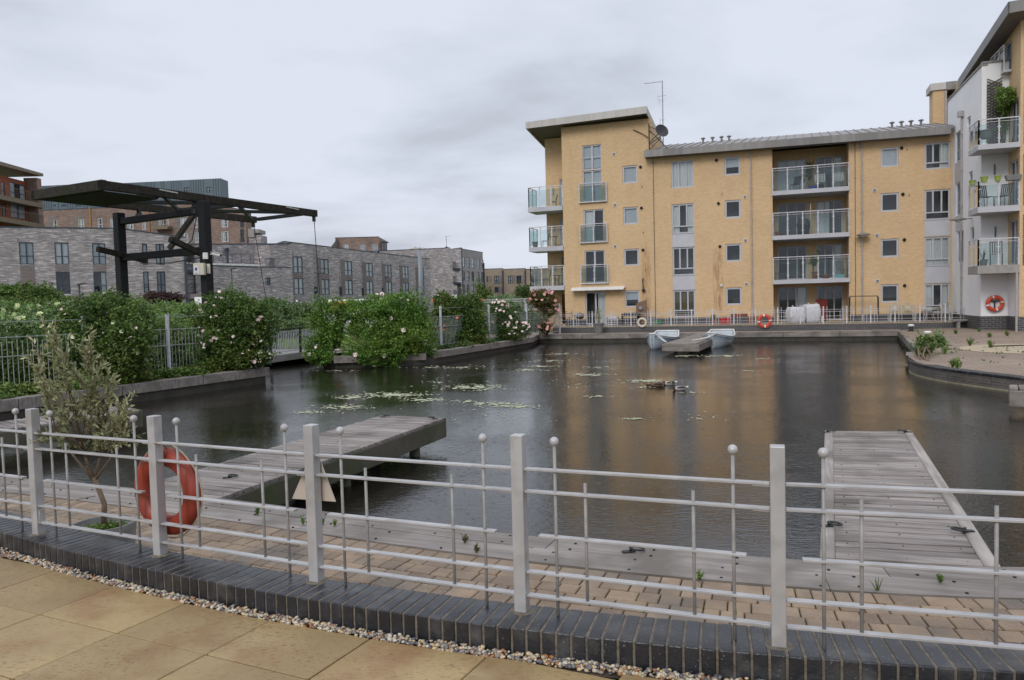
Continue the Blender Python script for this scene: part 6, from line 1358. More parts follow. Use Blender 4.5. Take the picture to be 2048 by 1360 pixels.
# balcony contents
def bz(i): return FLZ[i]+.25
P_=lambda x,i,w_: FB.p(FB.px(x,400,w_)[0],w_,bz(i))
STRP=mat('striped_fabric',(.7,.7,.7),rough=.8)
def deckchair(lb,P):
    fb=Fr(P,FB.U[:2]); t=thing('deck_chair',lb,'deck chair',tuple(P)); z=P[2]; mb=MB()
    for k in range(7): u=-.24+.08*k; mb.bar(fb.p(u,.35,z+.35),fb.p(u,-.25,z+1.05),.045,.03); mb.bar(fb.p(u,.35,z+.35),fb.p(u,.75,z+.45),.045,.03)
    mb.build('striped_cushion',WHT,t); mb=MB()
    for u in (-.28,.28): mb.bar(fb.p(u,.38,z+.32),fb.p(u,-.28,z+1.05),.03,.03); mb.bar(fb.p(u,.7,z),fb.p(u,.0,z+.5),.03,.03); mb.bar(fb.p(u,-.1,z),fb.p(u,.4,z+.4),.03,.03)
    mb.build('frame',WMET,t)
deckchair('white striped folding chair, left of the pair on the top recessed balcony',P_(1640,2,-1.0)); deckchair('white striped folding chair, right of the pair on the top recessed balcony',P_(1677,2,-1.0))
chair('garden_chair','dark round backed chair at the left of the top recessed balcony',P_(1590,2,-.8),hdF+.6,BLKM)
P=P_(1627,2,-.5); mb=MB(); mb.box(-.22,.22,-.15,.15,P[2],P[2]+.25,Fr(P,FB.U[:2])); tag(mb.build('storage_box',mat('blue_plastic',(.02,.04,.35),rough=.4),bevel=.02),'bright blue box on the top recessed balcony','box')
t=thing('barbecue','covered dark kettle shape on the middle recessed balcony','barbecue',tuple(P_(1607,1,-1.1))); P=P_(1607,1,-1.1); mb=MB(); mb.lathe(P,[(.25,0),(.33,.4),(.42,.7),(.3,1.0),(.1,1.1),(0,1.1)],12); mb.build('cover',mat('dark_green_cover',(.03,.045,.04),rough=.6),t)
P=P_(1621,1,-.6); mb=MB(); mb.tube([P,P+np.array([0,0,1.9])],.02,6); tag(mb.build('parasol_pole',WMET),'thin closed parasol pole on the middle recessed balcony','pole')
pot('plant_pot','terracotta pot at the left end of the middle recessed balcony',P_(1556,1,-.35),.12,.19,.3,TERRA); pot('plant_pot','tall terracotta pot with red blooms on the lowest recessed balcony',P_(1629,0,-.3),.13,.18,.45,TERRA); pot('plant_pot','wide terracotta pot right of the red flowered one',P_(1651,0,-.3),.16,.24,.25,TERRA)
P=P_(1677,0,-.6); mb=MB(); mb.box(-.3,.3,-.15,.15,P[2],P[2]+.25,Fr(P,FB.U[:2])); tag(mb.build('storage_box',mat('aqua_plastic',(.35,.6,.62),rough=.4),bevel=.02),'pale aqua box on the lowest recessed balcony','box')
chair('garden_chair','grey cushioned chair at the right of the lowest recessed balcony',P_(1684,0,-.9),hdF-.5,STEEL,sc=1.1)
chair('garden_chair','dark chair at the left of the lowest recessed balcony',P_(1560,0,-.9),hdF+.5,BLKM,sc=1.05)
CB=lambda u,i,w_: FB.p(u,w_,(3.28,5.9,8.55)[i]+.3)
table('bistro_table','small folding table on the middle corner balcony',CB(-.9,1,-.8),.3,.72,mat('brown_slats',(.2,.12,.07),rough=.7)); chair('garden_chair','light folding chair on the middle corner balcony',CB(-1.55,1,-.9),hdF+1.5,STEEL)
pot('plant_pot','grey tapered pot at the outer end of the middle corner balcony',CB(-2.1,1,-.35),.12,.2,.38,GPOT,soil=False)
chair('garden_chair','dark chair left of the table on the lowest corner balcony',CB(-1.5,0,-.8),hdF+1.4,mat('dark_teal',(.05,.08,.08),rough=.6),sc=1.1); table('bistro_table','dark small table on the lowest corner balcony',CB(-.75,0,-.8),.33,.72,BLKM)
chair('garden_chair','low chair on the top corner balcony',CB(-.9,2,-.9),hdF+1.4,BLKM,sc=.9)
# wing balconies: chairs, pots on rails
WBp=lambda s,w_,z: FD.p(-s,w_,z)
GPT=mat('lime_pot',(.25,.33,.06),rough=.5)
for k,(s,w_,lb,m,r) in enumerate(((1.66,-1.1,'lime green pot hooked on the side rail of the middle wing balcony',GPT,.15),(1.45,.05,'lime green pot at the front corner of the middle wing balcony rail',GPT,.16),(.9,.05,'lime green pot at the centre of the middle wing balcony rail',GPT,.14))): pot('plant_pot',lb,WBp(s,w_,7.55),r*.7,r,.26,m)
fbw=Fr(WBp(.25,.05,0)[:2],FD.U[:2]); mb=MB(); mb.hexa([fbw.p(-.3,.1,7.55),fbw.p(.25,.1,7.55),fbw.p(.25,-.1,7.55),fbw.p(-.3,-.1,7.55),fbw.p(-.36,.13,7.8),fbw.p(.3,.13,7.8),fbw.p(.3,-.13,7.8),fbw.p(-.36,-.13,7.8)]); tag(mb.build('window_box',GPOT,bevel=.02),'long dark trough planter on the middle wing balcony rail','planter')
chair('garden_chair','black reclining chair at the right of the middle wing balcony',WBp(.5,-.7,6.42),hdF+.8,BLKM,sc=1.15); chair('garden_chair','black chair at the left of the middle wing balcony',WBp(1.2,-.7,6.42),hdF-.4,BLKM,sc=1.15)
chair('garden_chair','black chair on the lowest wing balcony',WBp(.75,-.7,3.68),hdF+.2,BLKM,sc=1.2); pot('plant_pot','grey pot with bare twigs on the lowest wing balcony',WBp(1.35,-.4,3.68),.13,.18,.3,GPOT)
pot('plant_pot','big dark tub hung inside the top wing balcony',WBp(1.3,-.3,9.62),.22,.27,.38,GPOT)
# trellis
t=thing('trellis','dark wooden trellis on the white wall above the top wing balcony','trellis',FBW.p(.45,.05,9.5)); mb=MB(); 
for k in range(22):
    z=9.4+k*.14; mb.bar(FBW.p(.2,.06,z),FBW.p(.85,.06,z+.35),.02,.045); mb.bar(FBW.p(.85,.085,z),FBW.p(.2,.085,z+.35),.02,.045)
mb.build('slats',mat('dark_trellis',(.05,.035,.027),rough=.8),t)
# ================================================ VEGETATION
def leaves(name,m,blobs,N_,ls,par=None,rnd_seed=1,flat=.35,elong=1.6,shell=.55,gap=.0,clump=.35,tilt=None,zmin=None,curl=0):
    """thousands of small leaf faces through a union of ellipsoids (cx,cy,cz,rx,ry,rz); uneven outline from noise"""
    g=np.random.default_rng(rnd_seed); B=np.array(blobs,float); vol=B[:,3]*B[:,4]*B[:,5]; vol=vol**.75; n=g.multinomial(N_,vol/vol.sum()); P=[]
    for b,k in zip(B,n):
        d=g.normal(size=(k,3)); d/=np.linalg.norm(d,axis=1)[:,None]; r=(shell+(1-shell)*g.random(k))**.8
        lump=np.array([mnoise.noise(Vector((x*1.9+b[0],y*1.9+b[1],z*1.9+b[2]))) for x,y,z in d]); lump2=np.array([mnoise.noise(Vector((x*5+b[0],y*5,z*5+b[2]))) for x,y,z in d])
        r=r*(1+clump*lump*1.3+clump*.8*lump2); out=(g.random(k)<.16)&(lump2>-.1); r=np.where(out,r*g.uniform(1.0,1.3,k),r); P.append(b[:3]+d*b[3:6]*r[:,None])
    P=np.concatenate(P)
    if gap: 
        keep=np.array([mnoise.noise(Vector((x*1.6,y*1.6,z*1.6)))+.35*mnoise.noise(Vector((x*5,y*5,z*5)))>-.5+gap for x,y,z in P]); P=P[keep]
    if zmin is not None: P=P[P[:,2]>zmin]
    k=len(P); off=np.array(OFF[par.name]) if par else np.zeros(3)
    nrm=g.normal(size=(k,3)); nrm[:,2]=np.abs(nrm[:,2])*.8+flat; nrm/=np.linalg.norm(nrm,axis=1)[:,None]
    t=g.normal(size=(k,3)); 
    if tilt is not None: t=t*.45+np.array(tilt)
    t-=nrm*(t*nrm).sum(1)[:,None]; t/=np.linalg.norm(t,axis=1)[:,None]; s=np.cross(nrm,t)
    L_=ls*g.uniform(.6,1.4,k)[:,None]; Wd=L_/elong
    a=P-t*L_*.5; b1=P+s*Wd*.5+nrm*L_*.08; c=P+t*L_*.5; d2=P-s*Wd*.5+nrm*L_*.08
    V=np.stack([a,b1,c,d2],1).reshape(-1,3)-off
    F4=np.arange(k*4).reshape(-1,4)
    return fastmesh(name,V,F4,[m],g.random(k),par,off)
def fastmesh(name,V,F4,mats,c,par,off):
    me=bpy.data.meshes.new(name); nf=len(F4); q=F4.shape[1]
    me.vertices.add(len(V)); me.vertices.foreach_set('co',V.astype(np.float32).ravel()); me.loops.add(nf*q); me.loops.foreach_set('vertex_index',F4.astype(np.int32).ravel())
    me.polygons.add(nf); me.polygons.foreach_set('loop_start',(np.arange(nf)*q).astype(np.int32)); me.polygons.foreach_set('loop_total',np.full(nf,q,dtype=np.int32))
    for m in mats: me.materials.append(m)
    ca=me.color_attributes.new('rnd','FLOAT_COLOR','CORNER'); cc=np.repeat(np.array(c,dtype=np.float32),q); ca.data.foreach_set('color',np.stack([cc,cc,cc,np.ones_like(cc)],1).ravel())
    me.update(); me.validate(); o=bpy.data.objects.new(name,me); COL.objects.link(o)
    if par: o.parent=par; OFF[o.name]=tuple(off)
    return o
def blooms(name,m,pts,r,par,seed=3):
    """each bloom a small cup of petals, an object of its own"""
    g=np.random.default_rng(seed); P0=OFF[par.name]
    for p in pts:
        mb=MB(); p=np.array(p); rr=r*g.uniform(.6,1.25); c=g.random(); ax=g.normal(size=3)*.5+np.array([0,-1,.6]); ax/=np.linalg.norm(ax); x=np.cross(ax,[0,0,1.]); x/=np.linalg.norm(x); y=np.cross(ax,x)
        for k in range(6):
            a=k*1.047+g.random()*.4; d=x*math.cos(a)+y*math.sin(a); e=x*-math.sin(a)+y*math.cos(a)
            mb.face([p,p+d*rr*.6-e*rr*.45+ax*rr*.3,p+d*rr+ax*rr*.35,p+d*rr*.6+e*rr*.45+ax*rr*.3],min(1,c*.6+g.random()*.4))
        mb.face([p+x*rr*.4+ax*rr*.4,p+y*rr*.4+ax*rr*.4,p-x*rr*.4+ax*rr*.4,p-y*rr*.4+ax*rr*.4],c)
        mb.build(name,m,par,uv=False)
def surf(blobs,n,seed=5,out=.97,front=True,zlo=None):
    g=np.random.default_rng(seed); o=[]; B=blobs
    while len(o)<n:
        b=B[g.integers(len(B))]; d=g.normal(size=3); d/=np.linalg.norm(d)
        if front and d[1]>.2: continue
        if d[2]<-.55: continue
        p=np.array(b[:3])+d*np.array(b[3:6])*out*g.uniform(.95,1.1)
        if zlo and p[2]<zlo: continue
        if any(np.sum(((p-np.array(c[:3]))/np.array(c[3:6]))**2)<.75 for c in B): continue
        o.append(p)
    return o
def stems(par,base,tops,r=.03,m=None,bend=.25,seed=2,name='stem'):
    g=np.random.default_rng(seed); mb=MB(); base=np.array(base,float)
    for tp in tops:
        tp=np.array(tp,float); b=base+g.normal(size=3)*np.array([.12,.12,0]); mid=(b+tp)/2+g.normal(size=3)*bend*.4; mb.tube([b,(b+mid)/2+g.normal(size=3)*.04,mid,(mid+tp)/2+g.normal(size=3)*.08,tp],[r,r*.85,r*.65,r*.45,r*.2],6)
    return mb.build(name,m or BARK,par,smooth=True)
def sprays(par,m,blobs,N_,ls,seed,zmin=None):
    """arching young shoots breaking the outline"""
    g=np.random.default_rng(seed+9); n=int(min(70,8+N_/700)); S=surf(blobs,n,seed+3,front=False,zlo=zmin); V=[];c=[]; off=np.array(OFF[par.name]); mb=MB()
    for p in S:
        b=min(blobs,key=lambda q:np.sum((p-np.array(q[:3]))**2)); d=(p-np.array(b[:3])); d/=np.linalg.norm(d)+1e-6; d=d*.7+np.array([g.normal()*.35,g.normal()*.35,g.uniform(.1,.9)]); d/=np.linalg.norm(d); L_=g.uniform(2.5,6.5)*ls; q0=p-d*ls; pts=[q0+d*L_*s+np.array([0,0,-.25*L_*s*s]) for s in (0,.33,.66,1)]
        mb.tube(pts,[ls*.07,ls*.05,ls*.04,ls*.02],4)
        for k in range(int(L_/ls*4.5)):
            s=g.uniform(.1,1.02); i=min(2,int(s*3)); a=pts[i]+(pts[i+1]-pts[i])*(s*3-i); e=g.normal(size=3)*.8+d*.5; e/=np.linalg.norm(e); w_=np.cross(e,g.normal(size=3)); w_/=np.linalg.norm(w_); ll=ls*g.uniform(.6,1.2); V+=[a,a+e*ll*.5+w_*ll*.28,a+e*ll,a+e*ll*.5-w_*ll*.28]; c.append(g.random())
    stuff(mb.build('shoot_stems',LF3,par,uv=False)); fastmesh('young_shoots',np.array(V)-off,np.arange(len(c)*4).reshape(-1,4),[m],c,par,off)
def pxb(x,y,d,rx,ry,rz=None,depth=None):   # blob centred at pixel & depth, radii in pixels
    P=Dp(x,y,d); s=d/F; return (P[0],P[1],P[2],rx*s,(depth if depth else rx*s*.8),(ry if rz is None else rz)*s)
def shrub(name,lb,cat,blobs,m,N_,ls,base=None,flow=None,seed=1,group=None,m2=None,zmin=None,**k):
    b=base if base is not None else (blobs[0][0],blobs[0][1],.5); t=thing(name,lb,cat,b,group=group); leaves('foliage',m,blobs,N_,ls,t,seed,zmin=zmin,**k)
    if m2: leaves('new_growth',m2,blobs,N_//4,ls,t,seed+50,zmin=zmin,shell=.85,**{q:v for q,v in k.items() if q not in('shell',)})
    sprays(t,m2 or m,blobs,N_,ls,seed,zmin)
    stems(t,b,[np.array(q[:3])+np.array([0,0,q[5]*.3]) for q in blobs for _ in range(2)],seed=seed)
    if flow:
        for nm,fm,n_,r in flow: blooms(nm,fm,surf(blobs,n_,seed+len(nm)),r,t,seed)
    return t
# --- left bank
shrub('rose_bush','big dark green rose bush with cream blooms behind the silvery shrub','rose bush',[pxb(215,650,22,80,55),pxb(190,700,21.5,72,60),pxb(235,735,21,55,50),pxb(215,615,22.5,45,28),pxb(255,690,21,48,55),pxb(160,640,22,40,40)],LF2,26000,.085,flow=[('cream_bloom',CRM,14,.06),('pink_bloom',PALE,6,.05)],seed=11,m2=LF1,base=(-12.0,21.8,.5),zmin=.5)
shrub('rose_bush','dense rose bush with pale pink and white blooms just left of the footbridge','rose bush',[pxb(470,640,25.5,70,52),pxb(480,680,25.2,62,50),pxb(450,700,25,58,45),pxb(455,610,26,42,28),pxb(505,660,25.5,45,45),pxb(430,660,25.5,35,42),pxb(470,715,24.8,52,28)],LF2,30000,.085,flow=[('pale_bloom',PALE,48,.06),('pink_bloom',PINK,18,.05)],seed=12,m2=LF1,base=(-9.6,25.3,.5),zmin=.5)
# white flowered low shrub by bridge
shrub('flowering_shrub','low white flowering plant at the left end of the footbridge','shrub',[pxb(520,715,25,24,16)],LF2,2500,.06,flow=[('white_bloom',CRM,40,.04)],seed=13,base=(-8.6,25.2,.5))
# climbing thicket over arch
arch=[pxb(655,640,32,34,42),pxb(640,695,31.5,28,30),pxb(720,620,32.5,62,22),pxb(795,635,32,52,45),pxb(800,680,31.5,58,40),pxb(760,705,31.3,60,24),pxb(830,650,32,35,50),pxb(760,612,33,35,24),pxb(805,606,32.5,26,20),pxb(665,672,31.8,25,30),pxb(640,715,31,26,14),pxb(845,695,31.8,26,32),pxb(730,712,31.2,32,12),pxb(702,712,31.4,20,8)]
arch=[b for b in arch]
t=shrub('climbing_thicket','bright green climber thicket arched over the bridge landing, trailing in the water','climber',arch,LFY,60000,.085,flow=[('pink_bloom',PALE,14,.09)],seed=14,m2=LF3,base=(-6.0,32.2,.45),clump=.55,zmin=.02,gap=.12)
shrub('rose_bush','rose bush with orange blooms between the leafy arch and the pale pink roses','rose bush',[pxb(900,640,37,40,45),pxb(885,605,37.5,18,22),pxb(935,650,37,34,45),pxb(940,610,38,26,22),pxb(895,675,36.5,38,25),pxb(930,680,36.8,34,20)],LF2,42000,.09,flow=[('orange_bloom',ORP,9,.10),('cream_bloom',CRM,6,.08)],seed=15,m2=LF1,base=(-2.2,37,.5),zmin=.45)
shrub('rose_bush','loose rose bush thick with pale pink blooms before the slatted fence','rose bush',[pxb(1010,640,40.5,27,30),pxb(998,615,41,20,15),pxb(1020,665,40,28,20),pxb(1045,660,40.5,16,16)],LF2,9000,.085,flow=[('pale_bloom',PALE,75,.075)],seed=16,base=(-.4,40.2,.5),zmin=.45,gap=.1)
shrub('rose_bush','tall leaning rose with salmon blooms on bare stems at the building corner','rose bush',[pxb(1087,600,45,27,20),pxb(1072,595,45,16,14),pxb(1098,620,45,18,16),pxb(1085,588,45.5,18,9),pxb(1090,655,45,14,12)],LFR,10000,.09,flow=[('salmon_bloom',PINK,34,.10)],seed=17,base=(1.9,45.0,.5),gap=.15,zmin=.5)
# ground cover on the bank
def groundcover(lb,pts,N_,ls,m,w_=.8,h=.25,seed=1,name='bank_plants'):
    g=np.random.default_rng(seed); pts=np.array(pts); bl=[]
    for a,b in zip(pts[:-1],pts[1:]):
        n=max(1,int(np.linalg.norm(b-a)/.7))
        for k in range(n): p=a+(b-a)*(k+g.random())/n; bl.append((p[0]+g.normal()*w_*.3,p[1]+g.normal()*w_*.3,.5+h*.3,g.uniform(.3,.7),g.uniform(.3,.7),h*g.uniform(.5,1.3)))
    o=leaves(name,m,bl,N_,ls,None,seed,shell=.1,flat=.8,zmin=.42); return stuff(o,lb,'ground cover')
groundcover('low mixed green plants on the bank behind the left timber edging',[(-14.5,15.0),(-12.9,17.6),(-11.0,21.5),(-9.3,25.2)],26000,.09,LF1,seed=21,h=.32)
groundcover('rusty red and brown low plants on the left bank',[(-14.2,15.8),(-12.4,19.5),(-9.8,24.8)],5000,.07,LFR,seed=22,h=.22)
groundcover('low plants along the far left bank under the rose bushes',[(-3.9,32.6),(.6,42.8)],6000,.08,LF2,seed=23,h=.22)
# --- hedges beyond the fence: masses of foliage
def hedge(lb,ctr,N_,ls,m,seed,group=None,flow=None,m2=None,name='hedge',cat='hedge',zmin=.4):
    bl=[pxb(*c) for c in ctr]; return shrub(name,lb,cat,bl,m,N_,ls,base=(bl[0][0],bl[0][1],.4),flow=flow,seed=seed,m2=m2,zmin=zmin)
hedge('tall darker green shrub at the left edge below the grey house windows',[(30,595,44,70,26),(80,600,43,40,24),(-40,600,44,60,30),(45,625,42,90,30)],26000,.15,LF2,31,m2=LF1)
hedge('pale green elder hedge with cream flower heads behind the left fence',[(20,640,33,75,32),(110,640,33,70,30),(60,660,32,90,36),(160,650,33,50,36),(-50,650,32,60,45)],42000,.11,LFG,32,flow=[('cream_flower_head',ELD,70,.13)],m2=LF3)
hedge('fresh green shrub spilling through the fence right of the cream elder',[(300,645,36,60,36),(350,635,38,55,28),(270,620,36,30,22),(390,640,38,40,32),(320,680,34,70,46)],36000,.11,LF3,33,m2=LFG)
hedge('dark purple leaved bush in front of the grey brick house',[(330,598,52,36,13),(305,592,52,14,8)],6500,.12,LFP,34,name='purple_bush',cat='bush')
hedge('rounded green hedge behind the footbridge railing',[(560,640,52,45,34),(605,640,54,38,32),(525,650,50,38,40),(590,665,50,60,26),(545,612,54,30,14)],34000,.14,LF2,35,m2=LFG)
hedge('dark hedge foot in the gap behind the left fence bars',[(60,720,25,110,50),(330,705,29,95,45),(200,720,26,90,50)],30000,.12,LF2,36)
hedge('bushy willow green shrub in front of the beige houses',[(1008,606,66,26,18),(1000,618,64,30,18),(1025,618,64,24,16)],9000,.16,LFG,37,name='willow_bush',cat='bush')
hedge('wispy young tree beside the beige houses, left',[(962,595,80,12,30),(975,600,80,12,24)],2600,.18,LF1,38,name='young_tree',cat='tree')
hedge('small green tree before the right beige house',[(1050,590,80,20,20),(1058,602,80,24,14)],4500,.18,LF2,39,name='young_tree',cat='tree')
hedge('low shrubs seen through the slatted fence near the corner rose',[(985,650,50,60,26),(1050,645,54,40,22)],14000,.13,LF2,40)
hedge('bright green low shrub seen through the gap of the leafy arch',[(715,655,44,20,22),(735,668,44,18,14)],5000,.1,LF3,41,name='low_shrub',cat='shrub')  # plain bright leaf green all over
# olive / silver shrub in the round planter
pc=G(206,1046,.865)[:2]; zp=.53; 
pl_=thing('round_planter','round grey planter standing on the block paving behind the near fence','planter',(*pc,zp)); mb=MB(); RP=.235
mb.lathe((*pc,zp),[(0,0),(RP*.86,0),(RP,.30),(RP,.335),(RP*.93,.335),(RP*.91,.29),(0,.29)],40); mb.build('bowl',mat('grey_stone_planter',(.22,.22,.215),(.16,.16,.155),sc=8,rough=.8,bump=.2),pl_,smooth=False)
mb=MB(); mb.lathe((*pc,zp+.285),[(RP*.92,0),(RP*.5,.015),(0,.02)],24); mb.build('soil',SOIL,pl_)
leaves('weeds',LF1,[(pc[0]+.03,pc[1]-.05,zp+.31,.18,.16,.035)],500,.03,pl_,5,shell=.1)
sh=thing('silver_shrub','wispy silver green shrub growing in the round grey planter','shrub',(*pc,zp+.3)); g=np.random.default_rng(8)
mb=MB(); b0=np.array([pc[0]-.0,pc[1],zp+.28]); fk=b0+np.array([-.05,0,.42]); mb.tube([b0,b0+np.array([.02,.0,.2]),fk],[.024,.02,.019],8); tips=[]
def px3(x,y,d=5.6): return Dp(x,y,d)
TG=[(62,720),(85,640),(255,800),(250,880),(70,690),(105,660),(130,735),(165,690),(180,660),(215,745),(235,800),(245,840),(90,780),(150,800),(185,740),(120,700),(200,830),(75,740),(160,760),(210,870),(115,830),(230,770),(95,870),(180,880)]
LIMB=[fk+np.array(q) for q in ((-.20,.02,.22),(-.07,-.05,.30),(.06,.05,.28),(.17,-.02,.18))]
for q in LIMB: mb.tube([fk-np.array([0,0,.03]),(fk+q)/2+np.array([0,0,-.02]),q],[.014,.010,.007],6)
for i,(x,y) in enumerate(TG):
    e=px3(x,y,5.62+g.normal()*.12); lb_=min(LIMB,key=lambda q:abs(q[0]-(fk[0]+(e[0]-fk[0])*.3))); s=fk+(lb_-fk)*g.uniform(.45,1.0); m1=s+(e-s)*.35+g.normal(size=3)*.04+np.array([0,0,-.02]); m2=s+(e-s)*.7+g.normal(size=3)*.03
    mb.tube([s,m1,m2,e],[.006,.005,.0035,.0018],6); tips.append([s,m1,m2,e])
    for q in range(9):
        k=g.uniform(.35,.98); a=m1+(m2-m1)*min(1,(k-.35)/.35) if k<.7 else m2+(e-m2)*(k-.7)/.3; d=(e-m1)/np.linalg.norm(e-m1)+g.normal(size=3)*.45; ee=a+d*g.uniform(.05,.13); mb.tube([a,ee],[.003,.0012],5); tips.append([a,a+(ee-a)*.33,a+(ee-a)*.66,ee])
mb.build('branches',BARK,sh,smooth=True)
V=[];c=[]; off=np.array(OFF[sh.name])
for tr in tips:
    long=np.linalg.norm(tr[3]-tr[0])>.3; n=36 if long else 12
    for q in range(n):
        k=g.uniform(.5 if long else .1,1.04); seg=min(2,int(k*3)); a=tr[seg]+(tr[seg+1]-tr[seg])*(k*3-seg); d=(tr[3]-tr[0]); d=d/np.linalg.norm(d)*.9+g.normal(size=3)*.55; d/=np.linalg.norm(d); s=np.cross(d,g.normal(size=3)); s/=np.linalg.norm(s); L_=g.uniform(.032,.062); w_=L_*.16
        V+= [a,a+d*L_*.5+s*w_,a+d*L_,a+d*L_*.5-s*w_]; c.append(g.random())
fastmesh('foliage',np.array(V)-off,np.arange(len(c)*4).reshape(-1,4),[LFO],c,sh,off)
# tie cord
mb=MB(); a=np.array([-3.45,5.36,1.09]); mb.tube([fk-np.array([0,0,.15]),(fk+a)/2+np.array([0,0,-.06]),a,a+np.array([.01,0,-.12])],.0035,5); mb.build('tie_cord',ROPE,sh,smooth=True)
# --- weeds on plaza and near quay
def weed(lb,P,h,r,n,m,seed,group=None,ls=.06,grassy=False):
    P=np.array(P,float); t=thing('weed',lb,'weed',tuple(P),group=group); g=np.random.default_rng(seed); mb=MB(); V=[];c=[]
    for k in range(n):
        a=g.uniform(0,6.28); rr=r*g.uniform(.1,1); e=P+np.array([rr*math.cos(a),rr*math.sin(a),h*g.uniform(.45,1)]); b=P+np.array([rr*.2*math.cos(a),rr*.2*math.sin(a),0]); mb.tube([b,(b+e)/2+np.array([0,0,h*.1]),e],[.004*max(1,h*4),.003*max(1,h*4),.001],4)
        if not grassy:
            for q in range(14):
                s=g.uniform(.2,1.05); p=b+(e-b)*s; d=g.normal(size=3)*.6+np.array([0,0,.4]); d/=np.linalg.norm(d); w_=np.cross(d,g.normal(size=3)); w_/=np.linalg.norm(w_); V+=[p,p+d*ls*.5+w_*ls*.2,p+d*ls,p+d*ls*.5-w_*ls*.2]; c.append(g.random())
    mb.build('stalks',m,t)
    if V: fastmesh('foliage',np.array(V)-P,np.arange(len(c)*4).reshape(-1,4),[m],c,t,P)
    return t
P=G(1856,722,.4); shrub('weed_clump','tall leafy green weed clump growing at the tip of the brick wall','weed clump',[pxb(1852,690,24,17,20),pxb(1845,700,24,14,12),pxb(1875,683,25,14,12)],LF1,5000,.075,base=tuple(P),seed=51,m2=LFG)
WD=[(1872,683,.5,.14,'dark weed tuft in front of the white capped bollard'),(1940,692,.33,.14,'bright green weed left of the round buff paving'),(1981,696,.28,.12,'brownish weed between the bright tuft and the round paving'),(1889,708,.35,.14,'weed tuft inside the tip of the brick point'),(2015,672,.25,.13,'green weed near the drain pipe of the wing'),(1905,735,.3,.14,'pair of fresh green sprigs on the curved coping, left'),(1915,737,.28,.12,'pair of fresh green sprigs on the curved coping, right'),(1912,668,.2,.1,'small weed before the concrete bench'),(1978,675,.2,.1,'small weed right of the concrete bench'),(1958,664,.16,.1,'tiny weed at the foot of the dark brick plinth')]
for k,(x,y,h,r,lb) in enumerate(WD): weed(lb,onplaza(x,y),h,r,14,LF1 if k%3 else LF3,60+k,group='weeds in the plaza paving')
NW=[(1398,1158,.05,.05,0,'small bright weed at the edge of the timber near the right post'),(1755,1180,.07,.05,1,'thin grassy weed at the timber edge below the right jetty'),(930,1085,.06,.03,0,'reddish weed standing on the near timber edging'),(953,1105,.06,.03,0,'green sprig just right of the reddish weed'),(606,1048,.06,.03,0,'green sprig on the timber beside the triangular board'),(645,1050,.06,.03,0,'sprig below the left foot of the triangular board'),(670,1052,.05,.03,0,'sprig below the right foot of the triangular board'),(515,1030,.07,.03,0,'sprig on the timber between the orange ring and the board'),(1470,1240,.06,.03,1,'grass blades between pavers by the right post'),(1880,1165,.04,.02,0,'tiny sprig on the timber at the far right')]
for k,(x,y,h,r,gr,lb) in enumerate(NW): weed(lb,G(x,y,.54),h*1.3,r,9,[LF3,LF1,LFR][2 if 'reddish' in lb else k%2],80+k,group='sprigs along the near timber',ls=.018,grassy=gr)
g=np.random.default_rng(77); mb=MB()
for k in range(1500):
    x=g.uniform(-6,4); C_=di(x)-g.uniform(0,1.6)*1.0
    if C_<kf(x)+.3: continue
    if mnoise.noise(Vector((x*1.2,C_*1.2,0)))<.0: continue
    a=g.uniform(0,6.28); h=g.uniform(.004,.02); p=np.array([x,C_,.522]); s=np.array([math.cos(a),math.sin(a),0])*.004; mb.face([p-s,p+s,p+s*.2+np.array([g.normal()*.006,g.normal()*.006,h])],g.random())
stuff(mb.build('paver_moss',LF1,uv=False),'moss and tiny grass between the brown pavers','moss')
mb=MB()
for k in range(260):
    u=g.uniform(0,1); x=g.uniform(13,22); y=g.uniform(19,35)
    if x<12.6+max(0,(y-24))*.5: continue
    for q in range(3): a=g.uniform(0,6.28); p=np.array([x+g.normal()*.08,y+g.normal()*.08,.5]); s=np.array([math.cos(a),math.sin(a),0])*.03; mb.face([p-s,p+s,p+np.array([g.normal()*.03,g.normal()*.03,g.uniform(.03,.08)])],g.random())
stuff(mb.build('plaza_moss',LF2,uv=False),'scattered moss tufts in the plaza paving','moss')
# --- plants on the balconies and terrace
shrub('climbing_plant','leafy green climber spilling over the top wing balcony','climber',[(lambda q:(q[0],q[1],q[2],.45,.4,.4))(FC.p(.9,.35,11.6)),(lambda q:(q[0],q[1],q[2],.3,.3,.35))(FC.p(.3,.3,11.2)),(lambda q:(q[0],q[1],q[2],.18,.18,.55))(FBW.p(.85,.25,10.6))],LF3,2600,.1,base=tuple(FBW.p(.9,.25,9.35)),seed=55)
for k,(P,h,lb,m) in enumerate(((P_(1619,2,-.9),1.5,'tall potted palm on the top recessed balcony',LF2),(P_(1627,0,-.3)+np.array([0,0,.4]),.9,'tall red flowered plant on the lowest recessed balcony',LF1))):
    t=shrub('potted_plant',lb,'plant',[(P[0],P[1],P[2]+h*.75,.16,.16,h*.3)],m,500,.12,base=tuple(P),seed=90+k,flow=[('red_bloom',ORP,5,.07)] if k else None)
P=G(1197,664,.53)+np.array([0,0,.55]); weed('feathery grass in the big tapered grey pot on the far quay',P,1.05,.32,40,LFO,95,ls=.07)
P=FT(1428,640,1.2)+np.array([0,0,.27]); weed('yellow green grass in the brown terrace pot',P,.35,.25,26,LF3,96,ls=.08)
P=WBp(1.35,-.4,3.95); weed('dry twigs in the pot on the lowest wing balcony',P,.55,.22,16,LFR,97,ls=.03)
P=np.array([2.1,45.6,.53]); weed('tangled dry stems at the foot of the corner rose',P,.9,.5,50,LFR,98,ls=.05)
